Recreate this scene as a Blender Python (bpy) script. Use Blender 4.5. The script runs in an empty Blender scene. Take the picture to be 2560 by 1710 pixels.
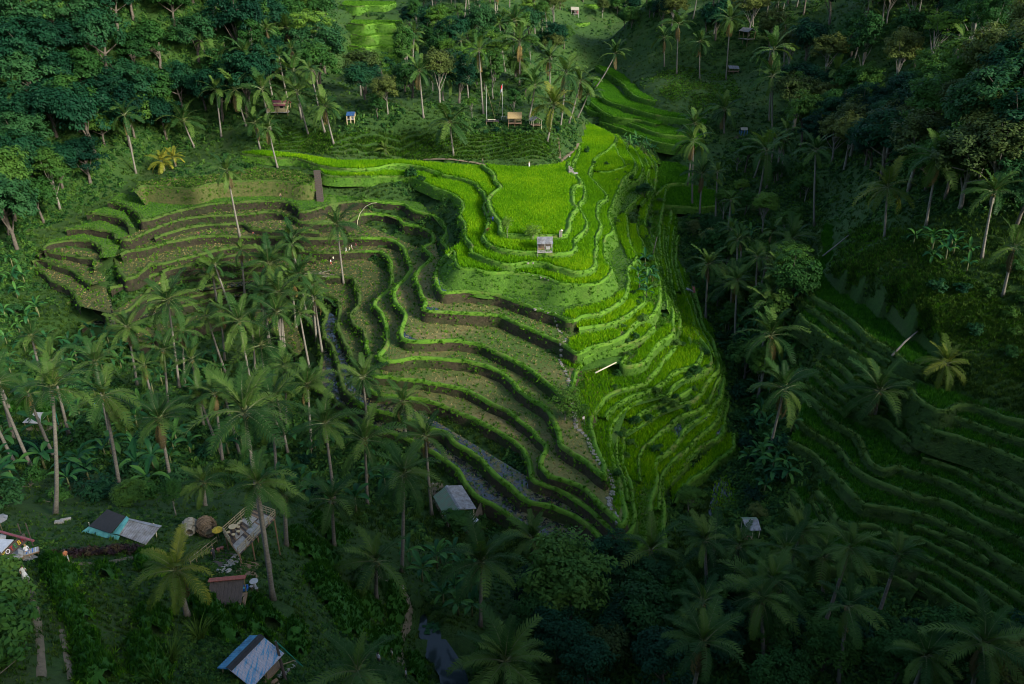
import bpy, bmesh, math, random
import numpy as np
from mathutils import Vector, Matrix, Euler, geometry, noise as mnoise

rnd = random.Random(11)
rng = np.random.default_rng(11)
R = math.radians
scene = bpy.context.scene
COL = scene.collection

# ------------------------------------------------------------------ camera
F_PX, CX, CY, CAM_H, PITCH = 2072.0, 1280.0, 855.0, 64.0, R(27.0)
cam_data = bpy.data.cameras.new('camera')
cam_data.sensor_width = 36.0
cam_data.lens = F_PX / 2560.0 * 36.0
cam_data.clip_start = 0.5
cam_data.clip_end = 6000
cam = bpy.data.objects.new('camera', cam_data)
cam.location = (0, 0, CAM_H)
cam.rotation_euler = (math.pi / 2 - PITCH, 0, 0)
COL.objects.link(cam)
scene.camera = cam

# ------------------------------------------------------------------ daylight
SUN_ELEV, SUN_AZ = R(26.0), R(130.0)          # azimuth clockwise from +Y: low sun over the raised, unseen ridge behind and right of the viewer
world = bpy.data.worlds.new('World')
scene.world = world
world.use_nodes = True
wn = world.node_tree
for n in list(wn.nodes):
    wn.nodes.remove(n)
w_out = wn.nodes.new('ShaderNodeOutputWorld')
w_bg = wn.nodes.new('ShaderNodeBackground')
w_sky = wn.nodes.new('ShaderNodeTexSky')
w_sky.sky_type = 'NISHITA'
w_sky.sun_disc = False
w_sky.sun_elevation = SUN_ELEV
w_sky.sun_rotation = SUN_AZ
w_sky.altitude = 300
w_sky.air_density = 1.0
w_sky.dust_density = 2.0
w_sky.ozone_density = 1.0
w_bg.inputs['Strength'].default_value = 0.15
wn.links.new(w_sky.outputs[0], w_bg.inputs[0])
wn.links.new(w_bg.outputs[0], w_out.inputs[0])

sun_data = bpy.data.lights.new('sun', 'SUN')
sun_data.energy = 3.5
sun_data.angle = R(10.0)
sun_data.color = (1.0, 0.95, 0.84)
sun = bpy.data.objects.new('sun', sun_data)
sdir = Vector((math.sin(SUN_AZ) * math.cos(SUN_ELEV), math.cos(SUN_AZ) * math.cos(SUN_ELEV), math.sin(SUN_ELEV)))
sun.rotation_euler = sdir.to_track_quat('Z', 'Y').to_euler()
sun.location = sdir * 400
COL.objects.link(sun)

scene.view_settings.view_transform = 'Standard'
scene.view_settings.look = 'None'
scene.view_settings.gamma = 1.0
scene.view_settings.exposure = 1.05
scene.view_settings.use_curve_mapping = False
scene.render.engine = 'CYCLES'
scene.cycles.pixel_filter_type = 'BLACKMAN_HARRIS'
scene.cycles.filter_width = 1.0
scene.cycles.max_bounces = 5
scene.cycles.diffuse_bounces = 3
scene.cycles.transmission_bounces = 3
scene.cycles.transparent_max_bounces = 4

# ------------------------------------------------------------------ from the survey photograph to metres
SP, CP = math.sin(PITCH), math.cos(PITCH)
def ray(px, py):
    u = (px - CX) / F_PX
    v = (py - CY) / F_PX
    return Vector((u, CP - v * SP, -SP - v * CP))
def plane_xy(px, py, z):
    d = ray(px, py)
    t = (z - CAM_H) / d.z
    return (d.x * t, d.y * t)

# ------------------------------------------------------------------ materials
def new_mat(name):
    m = bpy.data.materials.new(name)
    m.use_nodes = True
    nt = m.node_tree
    for n in list(nt.nodes):
        nt.nodes.remove(n)
    out = nt.nodes.new('ShaderNodeOutputMaterial')
    b = nt.nodes.new('ShaderNodeBsdfPrincipled')
    nt.links.new(b.outputs[0], out.inputs[0])
    return m, nt, b, out

def ramp(nt, fac, stops):
    r = nt.nodes.new('ShaderNodeValToRGB')
    el = r.color_ramp.elements
    while len(el) < len(stops):
        el.new(0.5)
    for e, (p, c) in zip(el, stops):
        e.position = p
        e.color = (c[0], c[1], c[2], 1)
    nt.links.new(fac, r.inputs[0])
    return r.outputs[0]

def noise_tex(nt, vec, scale, detail=4.0, rough=0.6, dist=0.0):
    n = nt.nodes.new('ShaderNodeTexNoise')
    n.inputs['Scale'].default_value = scale
    n.inputs['Detail'].default_value = detail
    n.inputs['Roughness'].default_value = rough
    n.inputs['Distortion'].default_value = dist
    nt.links.new(vec, n.inputs['Vector'])
    return n.outputs[0]

def mixc(nt, fac, a, b, mode='MIX'):
    m = nt.nodes.new('ShaderNodeMix')
    m.data_type = 'RGBA'
    m.blend_type = mode
    for s, v in ((m.inputs[0], fac), (m.inputs[6], a), (m.inputs[7], b)):
        if isinstance(v, (int, float)):
            s.default_value = v
        elif isinstance(v, tuple):
            s.default_value = (v[0], v[1], v[2], 1)
        else:
            nt.links.new(v, s)
    return m.outputs[2]

def math_node(nt, op, a, b=None):
    m = nt.nodes.new('ShaderNodeMath')
    m.operation = op
    for s, v in zip(m.inputs, (a, b)):
        if v is None:
            continue
        if isinstance(v, (int, float)):
            s.default_value = v
        else:
            nt.links.new(v, s)
    return m.outputs[0]

def ground_mat(name, fine, coarse, fs=3.0, cs=0.12, amount=0.5, rough=0.9, bump=0.6, bdist=0.15, wet=None):
    """two scales of world-space noise: fine colour ramp mixed with a coarse colour ramp"""
    m, nt, b, out = new_mat(name)
    g = nt.nodes.new('ShaderNodeNewGeometry')
    pos = g.outputs['Position']
    nf = noise_tex(nt, pos, fs, 6, 0.7)
    nc = noise_tex(nt, pos, cs, 4, 0.6, 0.4)
    cf = ramp(nt, nf, fine)
    cc = ramp(nt, nc, coarse)
    c = mixc(nt, amount, cf, cc)
    nt.links.new(c, b.inputs['Base Color'])
    b.inputs['Roughness'].default_value = rough
    b.inputs['Specular IOR Level'].default_value = 0.25
    if wet:
        nw = noise_tex(nt, pos, wet[0], 5, 0.65, 0.5)
        r = nt.nodes.new('ShaderNodeMapRange')
        r.inputs['From Min'].default_value = wet[1] - 0.03
        r.inputs['From Max'].default_value = wet[1] + 0.05
        r.inputs['To Min'].default_value = 0.08
        r.inputs['To Max'].default_value = rough
        nt.links.new(nw, r.inputs['Value'])
        nt.links.new(r.outputs[0], b.inputs['Roughness'])
        b.inputs['Specular IOR Level'].default_value = 0.6
        r2 = nt.nodes.new('ShaderNodeMapRange')
        r2.inputs['From Min'].default_value = wet[1] - 0.03
        r2.inputs['From Max'].default_value = wet[1] + 0.05
        nt.links.new(nw, r2.inputs['Value'])
        c2 = mixc(nt, r2.outputs[0], (0.018, 0.022, 0.02), c)
        nt.links.new(c2, b.inputs['Base Color'])
    nb = noise_tex(nt, pos, fs * 1.7, 5, 0.75)
    bp = nt.nodes.new('ShaderNodeBump')
    bp.inputs['Strength'].default_value = bump
    bp.inputs['Distance'].default_value = bdist
    if wet:
        nbm = math_node(nt, 'MULTIPLY', nb, r2.outputs[0])
        nt.links.new(nbm, bp.inputs['Height'])
    else:
        nt.links.new(nb, bp.inputs['Height'])
    nt.links.new(bp.outputs[0], b.inputs['Normal'])
    return m

def macro(m, c, scale=0.03, lo=0.45, hi=0.6, amount=0.8):
    nt = m.node_tree
    b = [n for n in nt.nodes if n.type == 'BSDF_PRINCIPLED'][0]
    lk = b.inputs['Base Color'].links[0]
    src = lk.from_socket
    g = nt.nodes.new('ShaderNodeNewGeometry')
    nz = noise_tex(nt, g.outputs['Position'], scale, 3, 0.55, 0.6)
    r = nt.nodes.new('ShaderNodeMapRange')
    r.inputs['From Min'].default_value, r.inputs['From Max'].default_value = lo, hi
    r.inputs['To Max'].default_value = amount
    nt.links.new(nz, r.inputs['Value'])
    fine = ramp(nt, noise_tex(nt, g.outputs['Position'], 1.9, 5, 0.7), [(0.3, tuple(x * .45 for x in c)), (0.7, tuple(x * 1.4 for x in c))])
    o = mixc(nt, r.outputs[0], src, fine)
    nt.links.new(o, b.inputs['Base Color'])
def leaf_mat(name, dark, mid, light, rough=0.55, trans=0.3, nscale=0.35, spread=0.5):
    """foliage: colour varies from plant to plant (object random) and from clump to clump (noise); some light passes through"""
    m, nt, b, out = new_mat(name)
    oi = nt.nodes.new('ShaderNodeObjectInfo')
    g = nt.nodes.new('ShaderNodeNewGeometry')
    nz = noise_tex(nt, g.outputs['Position'], nscale, 3, 0.6)
    rr = math_node(nt, 'MULTIPLY', oi.outputs['Random'], spread)
    nn = math_node(nt, 'MULTIPLY', nz, 1.0 - spread)
    fac = math_node(nt, 'ADD', rr, nn)
    c = ramp(nt, fac, [(0.25, dark), (0.5, mid), (0.72, light)])
    nt.links.new(c, b.inputs['Base Color'])
    b.inputs['Roughness'].default_value = rough
    b.inputs['Specular IOR Level'].default_value = 0.08
    if trans > 0:
        t = nt.nodes.new('ShaderNodeBsdfTranslucent')
        c2 = mixc(nt, 1.0, c, (1.25, 1.25, 0.5), 'MULTIPLY')
        nt.links.new(c2, t.inputs[0])
        mx = nt.nodes.new('ShaderNodeMixShader')
        mx.inputs[0].default_value = trans
        nt.links.new(b.outputs[0], mx.inputs[1])
        nt.links.new(t.outputs[0], mx.inputs[2])
        nt.links.new(mx.outputs[0], out.inputs[0])
    return m

def solid_mat(name, c1, c2=None, scale=4.0, rough=0.7, metal=0.0, bump=0.15, stretch=None):
    m, nt, b, out = new_mat(name)
    c2 = c2 or tuple(x * 0.7 for x in c1)
    tc = nt.nodes.new('ShaderNodeTexCoord')
    vec = tc.outputs['Object']
    if stretch:
        mp = nt.nodes.new('ShaderNodeMapping')
        mp.inputs['Scale'].default_value = stretch
        nt.links.new(vec, mp.inputs[0])
        vec = mp.outputs[0]
    nz = noise_tex(nt, vec, scale, 5, 0.65)
    c = ramp(nt, nz, [(0.35, c2), (0.65, c1)])
    nt.links.new(c, b.inputs['Base Color'])
    b.inputs['Roughness'].default_value = rough
    b.inputs['Metallic'].default_value = metal
    if bump:
        bp = nt.nodes.new('ShaderNodeBump')
        bp.inputs['Strength'].default_value = bump
        bp.inputs['Distance'].default_value = 0.05
        nt.links.new(nz, bp.inputs['Height'])
        nt.links.new(bp.outputs[0], b.inputs['Normal'])
    return m

M = {}
# ground and terraces
M['grass'] = ground_mat('grass', [(0.3, (0.016, 0.046, 0.006)), (0.5, (0.045, 0.115, 0.012)), (0.7, (0.085, 0.17, 0.02))],
                        [(0.35, (0.028, 0.075, 0.010)), (0.55, (0.06, 0.13, 0.014)), (0.7, (0.10, 0.12, 0.035))], fs=2.2, cs=0.16, amount=0.45, bump=0.9, bdist=0.3)
M['hill'] = ground_mat('hill_grass', [(0.3, (0.008, 0.028, 0.006)), (0.5, (0.024, 0.068, 0.010)), (0.72, (0.05, 0.11, 0.016))],
                       [(0.35, (0.016, 0.042, 0.008)), (0.55, (0.036, 0.082, 0.012)), (0.75, (0.075, 0.082, 0.03))], fs=1.6, cs=0.09, amount=0.45, bump=1.0, bdist=0.4)
M['bund'] = ground_mat('bund_grass', [(0.3, (0.035, 0.11, 0.006)), (0.5, (0.07, 0.19, 0.010)), (0.7, (0.12, 0.25, 0.02))],
                       [(0.35, (0.07, 0.16, 0.014)), (0.6, (0.12, 0.22, 0.02)), (0.72, (0.17, 0.18, 0.06))], fs=2.6, cs=0.3, amount=0.45, bump=0.8, bdist=0.15)
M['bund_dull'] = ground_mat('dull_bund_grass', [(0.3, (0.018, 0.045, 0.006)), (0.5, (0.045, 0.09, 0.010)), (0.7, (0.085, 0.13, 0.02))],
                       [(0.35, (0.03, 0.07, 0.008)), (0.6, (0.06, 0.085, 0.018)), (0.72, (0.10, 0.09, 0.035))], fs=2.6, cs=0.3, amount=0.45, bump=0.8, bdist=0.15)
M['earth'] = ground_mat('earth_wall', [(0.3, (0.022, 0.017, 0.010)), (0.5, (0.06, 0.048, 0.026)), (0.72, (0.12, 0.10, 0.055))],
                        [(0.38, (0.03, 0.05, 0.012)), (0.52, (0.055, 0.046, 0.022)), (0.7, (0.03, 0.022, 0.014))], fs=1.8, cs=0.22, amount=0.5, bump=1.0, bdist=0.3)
M['bank'] = ground_mat('grassy_bank', [(0.3, (0.018, 0.06, 0.006)), (0.5, (0.05, 0.145, 0.010)), (0.72, (0.10, 0.22, 0.02))],
                       [(0.35, (0.055, 0.13, 0.012)), (0.55, (0.085, 0.17, 0.016)), (0.72, (0.085, 0.07, 0.032))], fs=1.8, cs=0.2, amount=0.45, bump=1.0, bdist=0.35)
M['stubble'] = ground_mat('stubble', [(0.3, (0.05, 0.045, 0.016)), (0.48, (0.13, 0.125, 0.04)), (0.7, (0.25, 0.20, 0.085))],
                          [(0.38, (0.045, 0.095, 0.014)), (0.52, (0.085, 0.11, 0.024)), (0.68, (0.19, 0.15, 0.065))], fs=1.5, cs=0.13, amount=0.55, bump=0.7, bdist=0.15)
M['paddy'] = ground_mat('rice_field', [(0.3, (0.035, 0.12, 0.004)), (0.5, (0.075, 0.21, 0.005)), (0.7, (0.13, 0.29, 0.008))],
                        [(0.35, (0.04, 0.17, 0.004)), (0.65, (0.09, 0.26, 0.006))], fs=2.2, cs=0.1, amount=0.5, bump=0.8, bdist=0.25)
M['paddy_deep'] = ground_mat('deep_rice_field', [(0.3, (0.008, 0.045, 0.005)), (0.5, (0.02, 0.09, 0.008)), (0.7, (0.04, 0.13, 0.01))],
                             [(0.35, (0.015, 0.07, 0.006)), (0.65, (0.03, 0.11, 0.008))], fs=2.2, cs=0.1, amount=0.5, bump=0.8, bdist=0.2)  # deeper green crop stage, with vignette darkening mixed into the colour
M['wet'] = ground_mat('flooded_stubble', [(0.3, (0.03, 0.035, 0.014)), (0.5, (0.08, 0.085, 0.03)), (0.7, (0.17, 0.15, 0.07))],
                      [(0.35, (0.05, 0.07, 0.018)), (0.65, (0.12, 0.10, 0.045))], fs=1.5, cs=0.13, amount=0.5, bump=0.6, bdist=0.1, wet=(0.7, 0.53))
M['path'] = ground_mat('dirt_path', [(0.3, (0.06, 0.05, 0.03)), (0.5, (0.12, 0.095, 0.06)), (0.7, (0.20, 0.16, 0.11))],
                       [(0.35, (0.09, 0.10, 0.04)), (0.6, (0.22, 0.17, 0.11))], fs=3.0, cs=0.4, amount=0.4, bump=0.6)
M['stone'] = solid_mat('stone', (0.25, 0.235, 0.19), (0.12, 0.11, 0.09), 5.0, 0.85)
mw, ntw, bw, ow = new_mat('pond_water')
bw.inputs['Base Color'].default_value = (0.012, 0.022, 0.022, 1)
bw.inputs['Roughness'].default_value = 0.06
bw.inputs['Specular IOR Level'].default_value = 0.4
M['water'] = mw
macro(M['stubble'], (0.05, 0.105, 0.014), 0.045, 0.46, 0.58)
macro(M['bund'], (0.11, 0.12, 0.03), 0.25, 0.55, 0.68, 0.7)
macro(M['earth'], (0.03, 0.06, 0.01), 0.07, 0.5, 0.6, 0.75)
def west_soil_shade(m, c, amount=0.8):  # mossier soil westward, darkened further to put shade into the colour
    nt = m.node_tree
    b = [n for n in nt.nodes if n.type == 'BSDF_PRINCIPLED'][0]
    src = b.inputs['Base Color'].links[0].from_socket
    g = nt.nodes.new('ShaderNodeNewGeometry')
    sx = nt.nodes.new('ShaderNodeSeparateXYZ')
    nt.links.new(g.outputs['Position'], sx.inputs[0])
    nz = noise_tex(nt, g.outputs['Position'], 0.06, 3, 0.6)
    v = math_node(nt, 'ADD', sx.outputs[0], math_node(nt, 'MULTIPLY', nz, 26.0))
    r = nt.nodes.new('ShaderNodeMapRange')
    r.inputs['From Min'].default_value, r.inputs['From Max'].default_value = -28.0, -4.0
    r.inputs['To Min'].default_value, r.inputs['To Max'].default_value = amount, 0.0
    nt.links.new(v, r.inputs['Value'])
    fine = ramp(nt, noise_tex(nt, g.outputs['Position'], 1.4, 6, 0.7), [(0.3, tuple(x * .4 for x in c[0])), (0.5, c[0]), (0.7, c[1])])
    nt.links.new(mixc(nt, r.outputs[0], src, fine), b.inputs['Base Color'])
west_soil_shade(M['stubble'], ((0.035, 0.050, 0.012), (0.10, 0.085, 0.035)))
west_soil_shade(M['earth'], ((0.018, 0.016, 0.009), (0.05, 0.045, 0.02)))
# plants
M['rice'] = leaf_mat('rice_leaf', (0.06, 0.19, 0.003), (0.12, 0.31, 0.004), (0.25, 0.42, 0.006), 0.5, 0.4, 0.07, 0.3)
M['rice_deep'] = leaf_mat('deep_rice_leaf', (0.012, 0.07, 0.004), (0.026, 0.115, 0.006), (0.050, 0.17, 0.009), 0.5, 0.3, 0.12, 0.45)  # deeper crop stage; part of the darkness is vignette put into the leaf
M['blade'] = leaf_mat('grass_leaf', (0.026, 0.10, 0.005), (0.056, 0.17, 0.008), (0.105, 0.25, 0.015), 0.6, 0.3, 0.25, 0.5)
M['weed'] = leaf_mat('weed_leaf', (0.010, 0.040, 0.010), (0.025, 0.080, 0.016), (0.060, 0.13, 0.02), 0.55, 0.25, 0.2, 0.55)
M['frond'] = leaf_mat('palm_frond', (0.016, 0.052, 0.013), (0.034, 0.086, 0.018), (0.075, 0.135, 0.025), 0.5, 0.28, 0.15, 0.75)
M['frond_yellow'] = leaf_mat('yellow_palm_frond', (0.11, 0.13, 0.014), (0.17, 0.18, 0.02), (0.24, 0.23, 0.028), 0.5, 0.25, 0.2, 0.6)
M['frond_dry'] = leaf_mat('dry_palm_frond', (0.07, 0.055, 0.025), (0.12, 0.09, 0.04), (0.20, 0.14, 0.05), 0.7, 0.1, 0.2, 0.6)
M['banana'] = leaf_mat('banana_leaf', (0.012, 0.060, 0.020), (0.025, 0.10, 0.030), (0.06, 0.16, 0.03), 0.4, 0.25, 0.3, 0.6)
M['banana_old'] = leaf_mat('old_banana_leaf', (0.10, 0.12, 0.02), (0.18, 0.14, 0.03), (0.22, 0.12, 0.04), 0.6, 0.2, 0.3, 0.6)
M['leaf_dark'] = leaf_mat('dark_tree_leaf', (0.004, 0.026, 0.014), (0.010, 0.052, 0.022), (0.028, 0.088, 0.026), 0.55, 0.3, 0.16, 0.45)
M['leaf_mid'] = leaf_mat('tree_leaf', (0.013, 0.052, 0.014), (0.030, 0.095, 0.018), (0.070, 0.15, 0.024), 0.55, 0.32, 0.16, 0.45)
M['leaf_light'] = leaf_mat('light_tree_leaf', (0.035, 0.095, 0.014), (0.065, 0.15, 0.018), (0.12, 0.22, 0.03), 0.5, 0.3, 0.2, 0.45)
M['leaf_olive'] = leaf_mat('olive_tree_leaf', (0.030, 0.055, 0.014), (0.060, 0.088, 0.020), (0.10, 0.125, 0.026), 0.55, 0.2, 0.2, 0.45)
M['bamboo_leaf'] = leaf_mat('bamboo_leaf', (0.055, 0.085, 0.022), (0.095, 0.13, 0.035), (0.15, 0.18, 0.05), 0.55, 0.3, 0.2, 0.4)
M['bark_palm'] = solid_mat('palm_bark', (0.21, 0.19, 0.15), (0.095, 0.086, 0.066), 3.0, 0.9, 0, 0.4, (1, 1, 4))
M['bark'] = solid_mat('tree_bark', (0.12, 0.10, 0.075), (0.05, 0.042, 0.03), 2.5, 0.9, 0, 0.4)
M['bark_pale'] = solid_mat('pale_bark', (0.21, 0.195, 0.155), (0.10, 0.092, 0.07), 2.5, 0.9, 0, 0.4)

# ------------------------------------------------------------------ object helpers
def link(o, parent=None):
    COL.objects.link(o)
    if parent is not None:
        o.parent = parent
    return o
def tag(o, label=None, cat=None, group=None, kind=None):
    if label: o['label'] = label
    if cat: o['category'] = cat
    if group: o['group'] = group
    if kind: o['kind'] = kind
    return o
def thing(name, label, cat, loc=(0, 0, 0), rz=0.0, group=None):
    o = bpy.data.objects.new(name, None)
    o.empty_display_size = 0.3
    o.location = loc
    o.rotation_euler = (0, 0, rz)
    link(o)
    return tag(o, label, cat, group)
def mesh_from(name, verts, faces, mats, mi=None, smooth=False):
    me = bpy.data.meshes.new(name)
    me.from_pydata([tuple(v) for v in verts], [], faces)
    for m in (mats if isinstance(mats, (list, tuple)) else [mats]):
        me.materials.append(m)
    if mi is not None:
        me.polygons.foreach_set('material_index', np.asarray(mi, dtype=np.int32))
    if smooth:
        me.polygons.foreach_set('use_smooth', np.ones(len(me.polygons), dtype=bool))
    me.update()
    return me
def mesh_np(name, verts, quads, mats, smooth=False, mi=None):
    """fast mesh from numpy: verts (N,3), quads (K,4 or 3)"""
    me = bpy.data.meshes.new(name)
    n, k = len(verts), quads.shape[1]
    me.vertices.add(n)
    me.vertices.foreach_set('co', np.asarray(verts, dtype=np.float32).ravel())
    me.loops.add(quads.size)
    me.loops.foreach_set('vertex_index', np.asarray(quads, dtype=np.int32).ravel())
    me.polygons.add(len(quads))
    me.polygons.foreach_set('loop_start', np.arange(0, quads.size, k, dtype=np.int32))
    me.polygons.foreach_set('loop_total', np.full(len(quads), k, dtype=np.int32))
    for m in (mats if isinstance(mats, (list, tuple)) else [mats]):
        me.materials.append(m)
    if mi is not None:
        me.polygons.foreach_set('material_index', np.asarray(mi, dtype=np.int32))
    if smooth:
        me.polygons.foreach_set('use_smooth', np.ones(len(quads), dtype=bool))
    me.update(calc_edges=True)
    return me
def obj(name, me, parent=None, loc=None, rot=None, scale=None):
    o = bpy.data.objects.new(name, me)
    link(o, parent)
    if loc is not None: o.location = loc
    if rot is not None: o.rotation_euler = rot
    if scale is not None: o.scale = scale if isinstance(scale, (tuple, list)) else (scale,) * 3
    return o
def copy_tree(o, parent=None):
    c = o.copy()
    COL.objects.link(c)
    c.parent = parent
    for ch in o.children:
        copy_tree(ch, c)
    return c

class MB:
    """collects simple shapes into one mesh"""
    def __init__(s): s.v, s.f, s.m = [], [], []
    def add(s, verts, faces, mi=0):
        o = len(s.v)
        s.v += [tuple(v) for v in verts]
        s.f += [tuple(i + o for i in f) for f in faces]
        s.m += [mi] * len(faces)
    def box(s, c, size, rz=0.0, mi=0, rot=None):
        x, y, z = size[0] / 2, size[1] / 2, size[2] / 2
        m = (rot.to_matrix() if rot is not None else Matrix.Rotation(rz, 3, 'Z'))
        vs = [m @ Vector((a * x, b * y, d * z)) + Vector(c) for d in (-1, 1) for a, b in ((-1, -1), (1, -1), (1, 1), (-1, 1))]
        s.add(vs, [(3, 2, 1, 0), (4, 5, 6, 7), (0, 1, 5, 4), (1, 2, 6, 5), (2, 3, 7, 6), (3, 0, 4, 7)], mi)
    def tube(s, pts, rad, n=6, mi=0, cap=True):
        pts = [Vector(p) for p in pts]
        rads = list(rad) if isinstance(rad, (list, tuple)) else [rad] * len(pts)
        while len(rads) < len(pts): rads.insert(1, (rads[0] + rads[-1]) / 2)
        rings = []
        for i, p in enumerate(pts):
            d = (pts[min(i + 1, len(pts) - 1)] - pts[max(i - 1, 0)]).normalized()
            a = d.orthogonal().normalized() if abs(d.z) < 0.9 else Vector((1, 0, 0)) - d * d.x
            a.normalize()
            b = d.cross(a)
            rings.append([p + (a * math.cos(2 * math.pi * k / n) + b * math.sin(2 * math.pi * k / n)) * rads[i] for k in range(n)])
        vs = [v for r_ in rings for v in r_]
        fs = [(i * n + k, i * n + (k + 1) % n, (i + 1) * n + (k + 1) % n, (i + 1) * n + k) for i in range(len(pts) - 1) for k in range(n)]
        if cap:
            fs.append(tuple(range(n - 1, -1, -1)))
            fs.append(tuple((len(pts) - 1) * n + k for k in range(n)))
        s.add(vs, fs, mi)
    def cyl(s, c, r, h, n=14, mi=0, r2=None):
        r2 = r if r2 is None else r2
        vs = [(c[0] + r * math.cos(2 * math.pi * k / n), c[1] + r * math.sin(2 * math.pi * k / n), c[2]) for k in range(n)]
        vs += [(c[0] + r2 * math.cos(2 * math.pi * k / n), c[1] + r2 * math.sin(2 * math.pi * k / n), c[2] + h) for k in range(n)]
        fs = [(k, (k + 1) % n, n + (k + 1) % n, n + k) for k in range(n)] + [tuple(range(n - 1, -1, -1)), tuple(range(n, 2 * n))]
        s.add(vs, fs, mi)
    def build(s, name, mats, parent=None, smooth=False, loc=None, rot=None):
        return obj(name, mesh_from(name, s.v, s.f, mats, s.m, smooth), parent, loc, rot)

# ================================================================== PEOPLE (one continuous body per pose, grown from a jointed skeleton)
def skin_body(name, joints, bones):
    me = bpy.data.meshes.new(name)
    me.from_pydata([j[0] for j in joints], bones, [])
    o = bpy.data.objects.new(name, me)
    COL.objects.link(o)
    o.modifiers.new('skin', 'SKIN')
    for i, j in enumerate(joints):
        sv = me.skin_vertices[0].data[i]
        sv.radius = (j[1], j[1] if len(j) < 3 else j[2])
    me.skin_vertices[0].data[0].use_root = True
    sb = o.modifiers.new('sub', 'SUBSURF'); sb.levels = 1; sb.render_levels = 1
    dg = bpy.context.evaluated_depsgraph_get()
    m2 = bpy.data.meshes.new_from_object(o.evaluated_get(dg))
    bpy.data.objects.remove(o)
    m2.name = name
    return m2
BONES = [(0,1),(1,2),(2,3),(3,4),(4,5), (2,6),(6,7),(7,8),(8,9), (2,10),(10,11),(11,12),(12,13), (0,14),(14,15),(15,16),(16,17), (0,18),(18,19),(19,20),(20,21)]
def pose(kind):
    J = [((0,0,0.95),.14,.10), ((0,0,1.15),.13,.095), ((0,0,1.38),.15,.10), ((0,0.01,1.50),.055), ((0,0.03,1.60),.095,.105), ((0,0.02,1.72),.07)]
    def arm(s, el, ha):
        return [((s*.17,0,1.40),.055), (el,.042), (ha,.032), ((ha[0],ha[1]+.03,ha[2]-.09),.035,.018)]
    def leg(s, kn, an, toe):
        return [((s*.09,0,.88),.085), (kn,.06), (an,.042), (toe,.035)]
    if kind == 'stand':
        J += arm(-1,(-.24,.0,1.13),(-.25,.06,.9)) + arm(1,(.24,0,1.13),(.22,.14,.93))
        J += leg(-1,(-.10,.02,.48),(-.10,0,.07),(-.11,.14,.03)) + leg(1,(.10,.02,.48),(.11,0,.07),(.13,.14,.03))
    elif kind == 'walk':
        J += arm(-1,(-.23,-.12,1.15),(-.23,-.02,.93)) + arm(1,(.23,.12,1.15),(.22,.26,.98))
        J += leg(-1,(-.10,.20,.52),(-.10,.22,.09),(-.10,.36,.05)) + leg(1,(.10,-.06,.48),(.10,-.30,.12),(.10,-.20,.04))
    elif kind == 'bend':
        J[1] = ((0,.14,1.10),.13,.095); J[2] = ((0,.36,1.18),.15,.10); J[3] = ((0,.48,1.20),.055); J[4] = ((0,.57,1.19),.095,.1); J[5] = ((0,.68,1.19),.07)
        J += [((-.17,.36,1.18),.055), ((-.2,.42,.9),.042), ((-.14,.5,.66),.032), ((-.14,.54,.58),.03), ((.17,.36,1.18),.055), ((.2,.42,.9),.042), ((.14,.5,.66),.032), ((.14,.54,.58),.03)]
        J += leg(-1,(-.12,.06,.48),(-.12,0,.07),(-.12,.14,.03)) + leg(1,(.12,.06,.48),(.12,0,.07),(.12,.14,.03))
    elif kind == 'sit':
        J = [((0,0,.48),.14,.11), ((0,-.03,.68),.13,.095), ((0,-.04,.92),.15,.10), ((0,-.02,1.04),.055), ((0,0,1.14),.095,.105), ((0,-.01,1.26),.07)]
        J += [((-.17,-.04,.94),.055), ((-.24,.04,.68),.042), ((-.16,.26,.58),.032), ((-.12,.33,.58),.03), ((.17,-.04,.94),.055), ((.24,.04,.68),.042), ((.16,.26,.58),.032), ((.12,.33,.58),.03)]
        J += [((-.1,.06,.48),.085), ((-.12,.45,.47),.06), ((-.12,.5,.09),.042), ((-.12,.63,.04),.035), ((.1,.06,.48),.085), ((.12,.45,.47),.06), ((.12,.5,.09),.042), ((.12,.63,.04),.035)]
    return J
BODY = {k: skin_body('body', pose(k), BONES) for k in ('stand', 'walk', 'bend', 'sit')}
CLOTH = {}
def cloth(c, name='cloth'):
    key = (c, name)
    if key not in CLOTH: CLOTH[key] = solid_mat(name, c, tuple(x * 0.75 for x in c), 6.0, 0.85, 0, 0.1)
    return CLOTH[key]
SKIN = solid_mat('skin', (0.42, 0.25, 0.16), (0.36, 0.21, 0.13), 5, 0.6, 0, 0.05)
HAIR = solid_mat('hair', (0.03, 0.02, 0.015), (0.015, 0.01, 0.008), 9, 0.5, 0, 0.2)
STRAWHAT = solid_mat('hat_straw', (0.62, 0.50, 0.28), (0.45, 0.35, 0.18), 9, 0.8, 0, 0.3)
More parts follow.
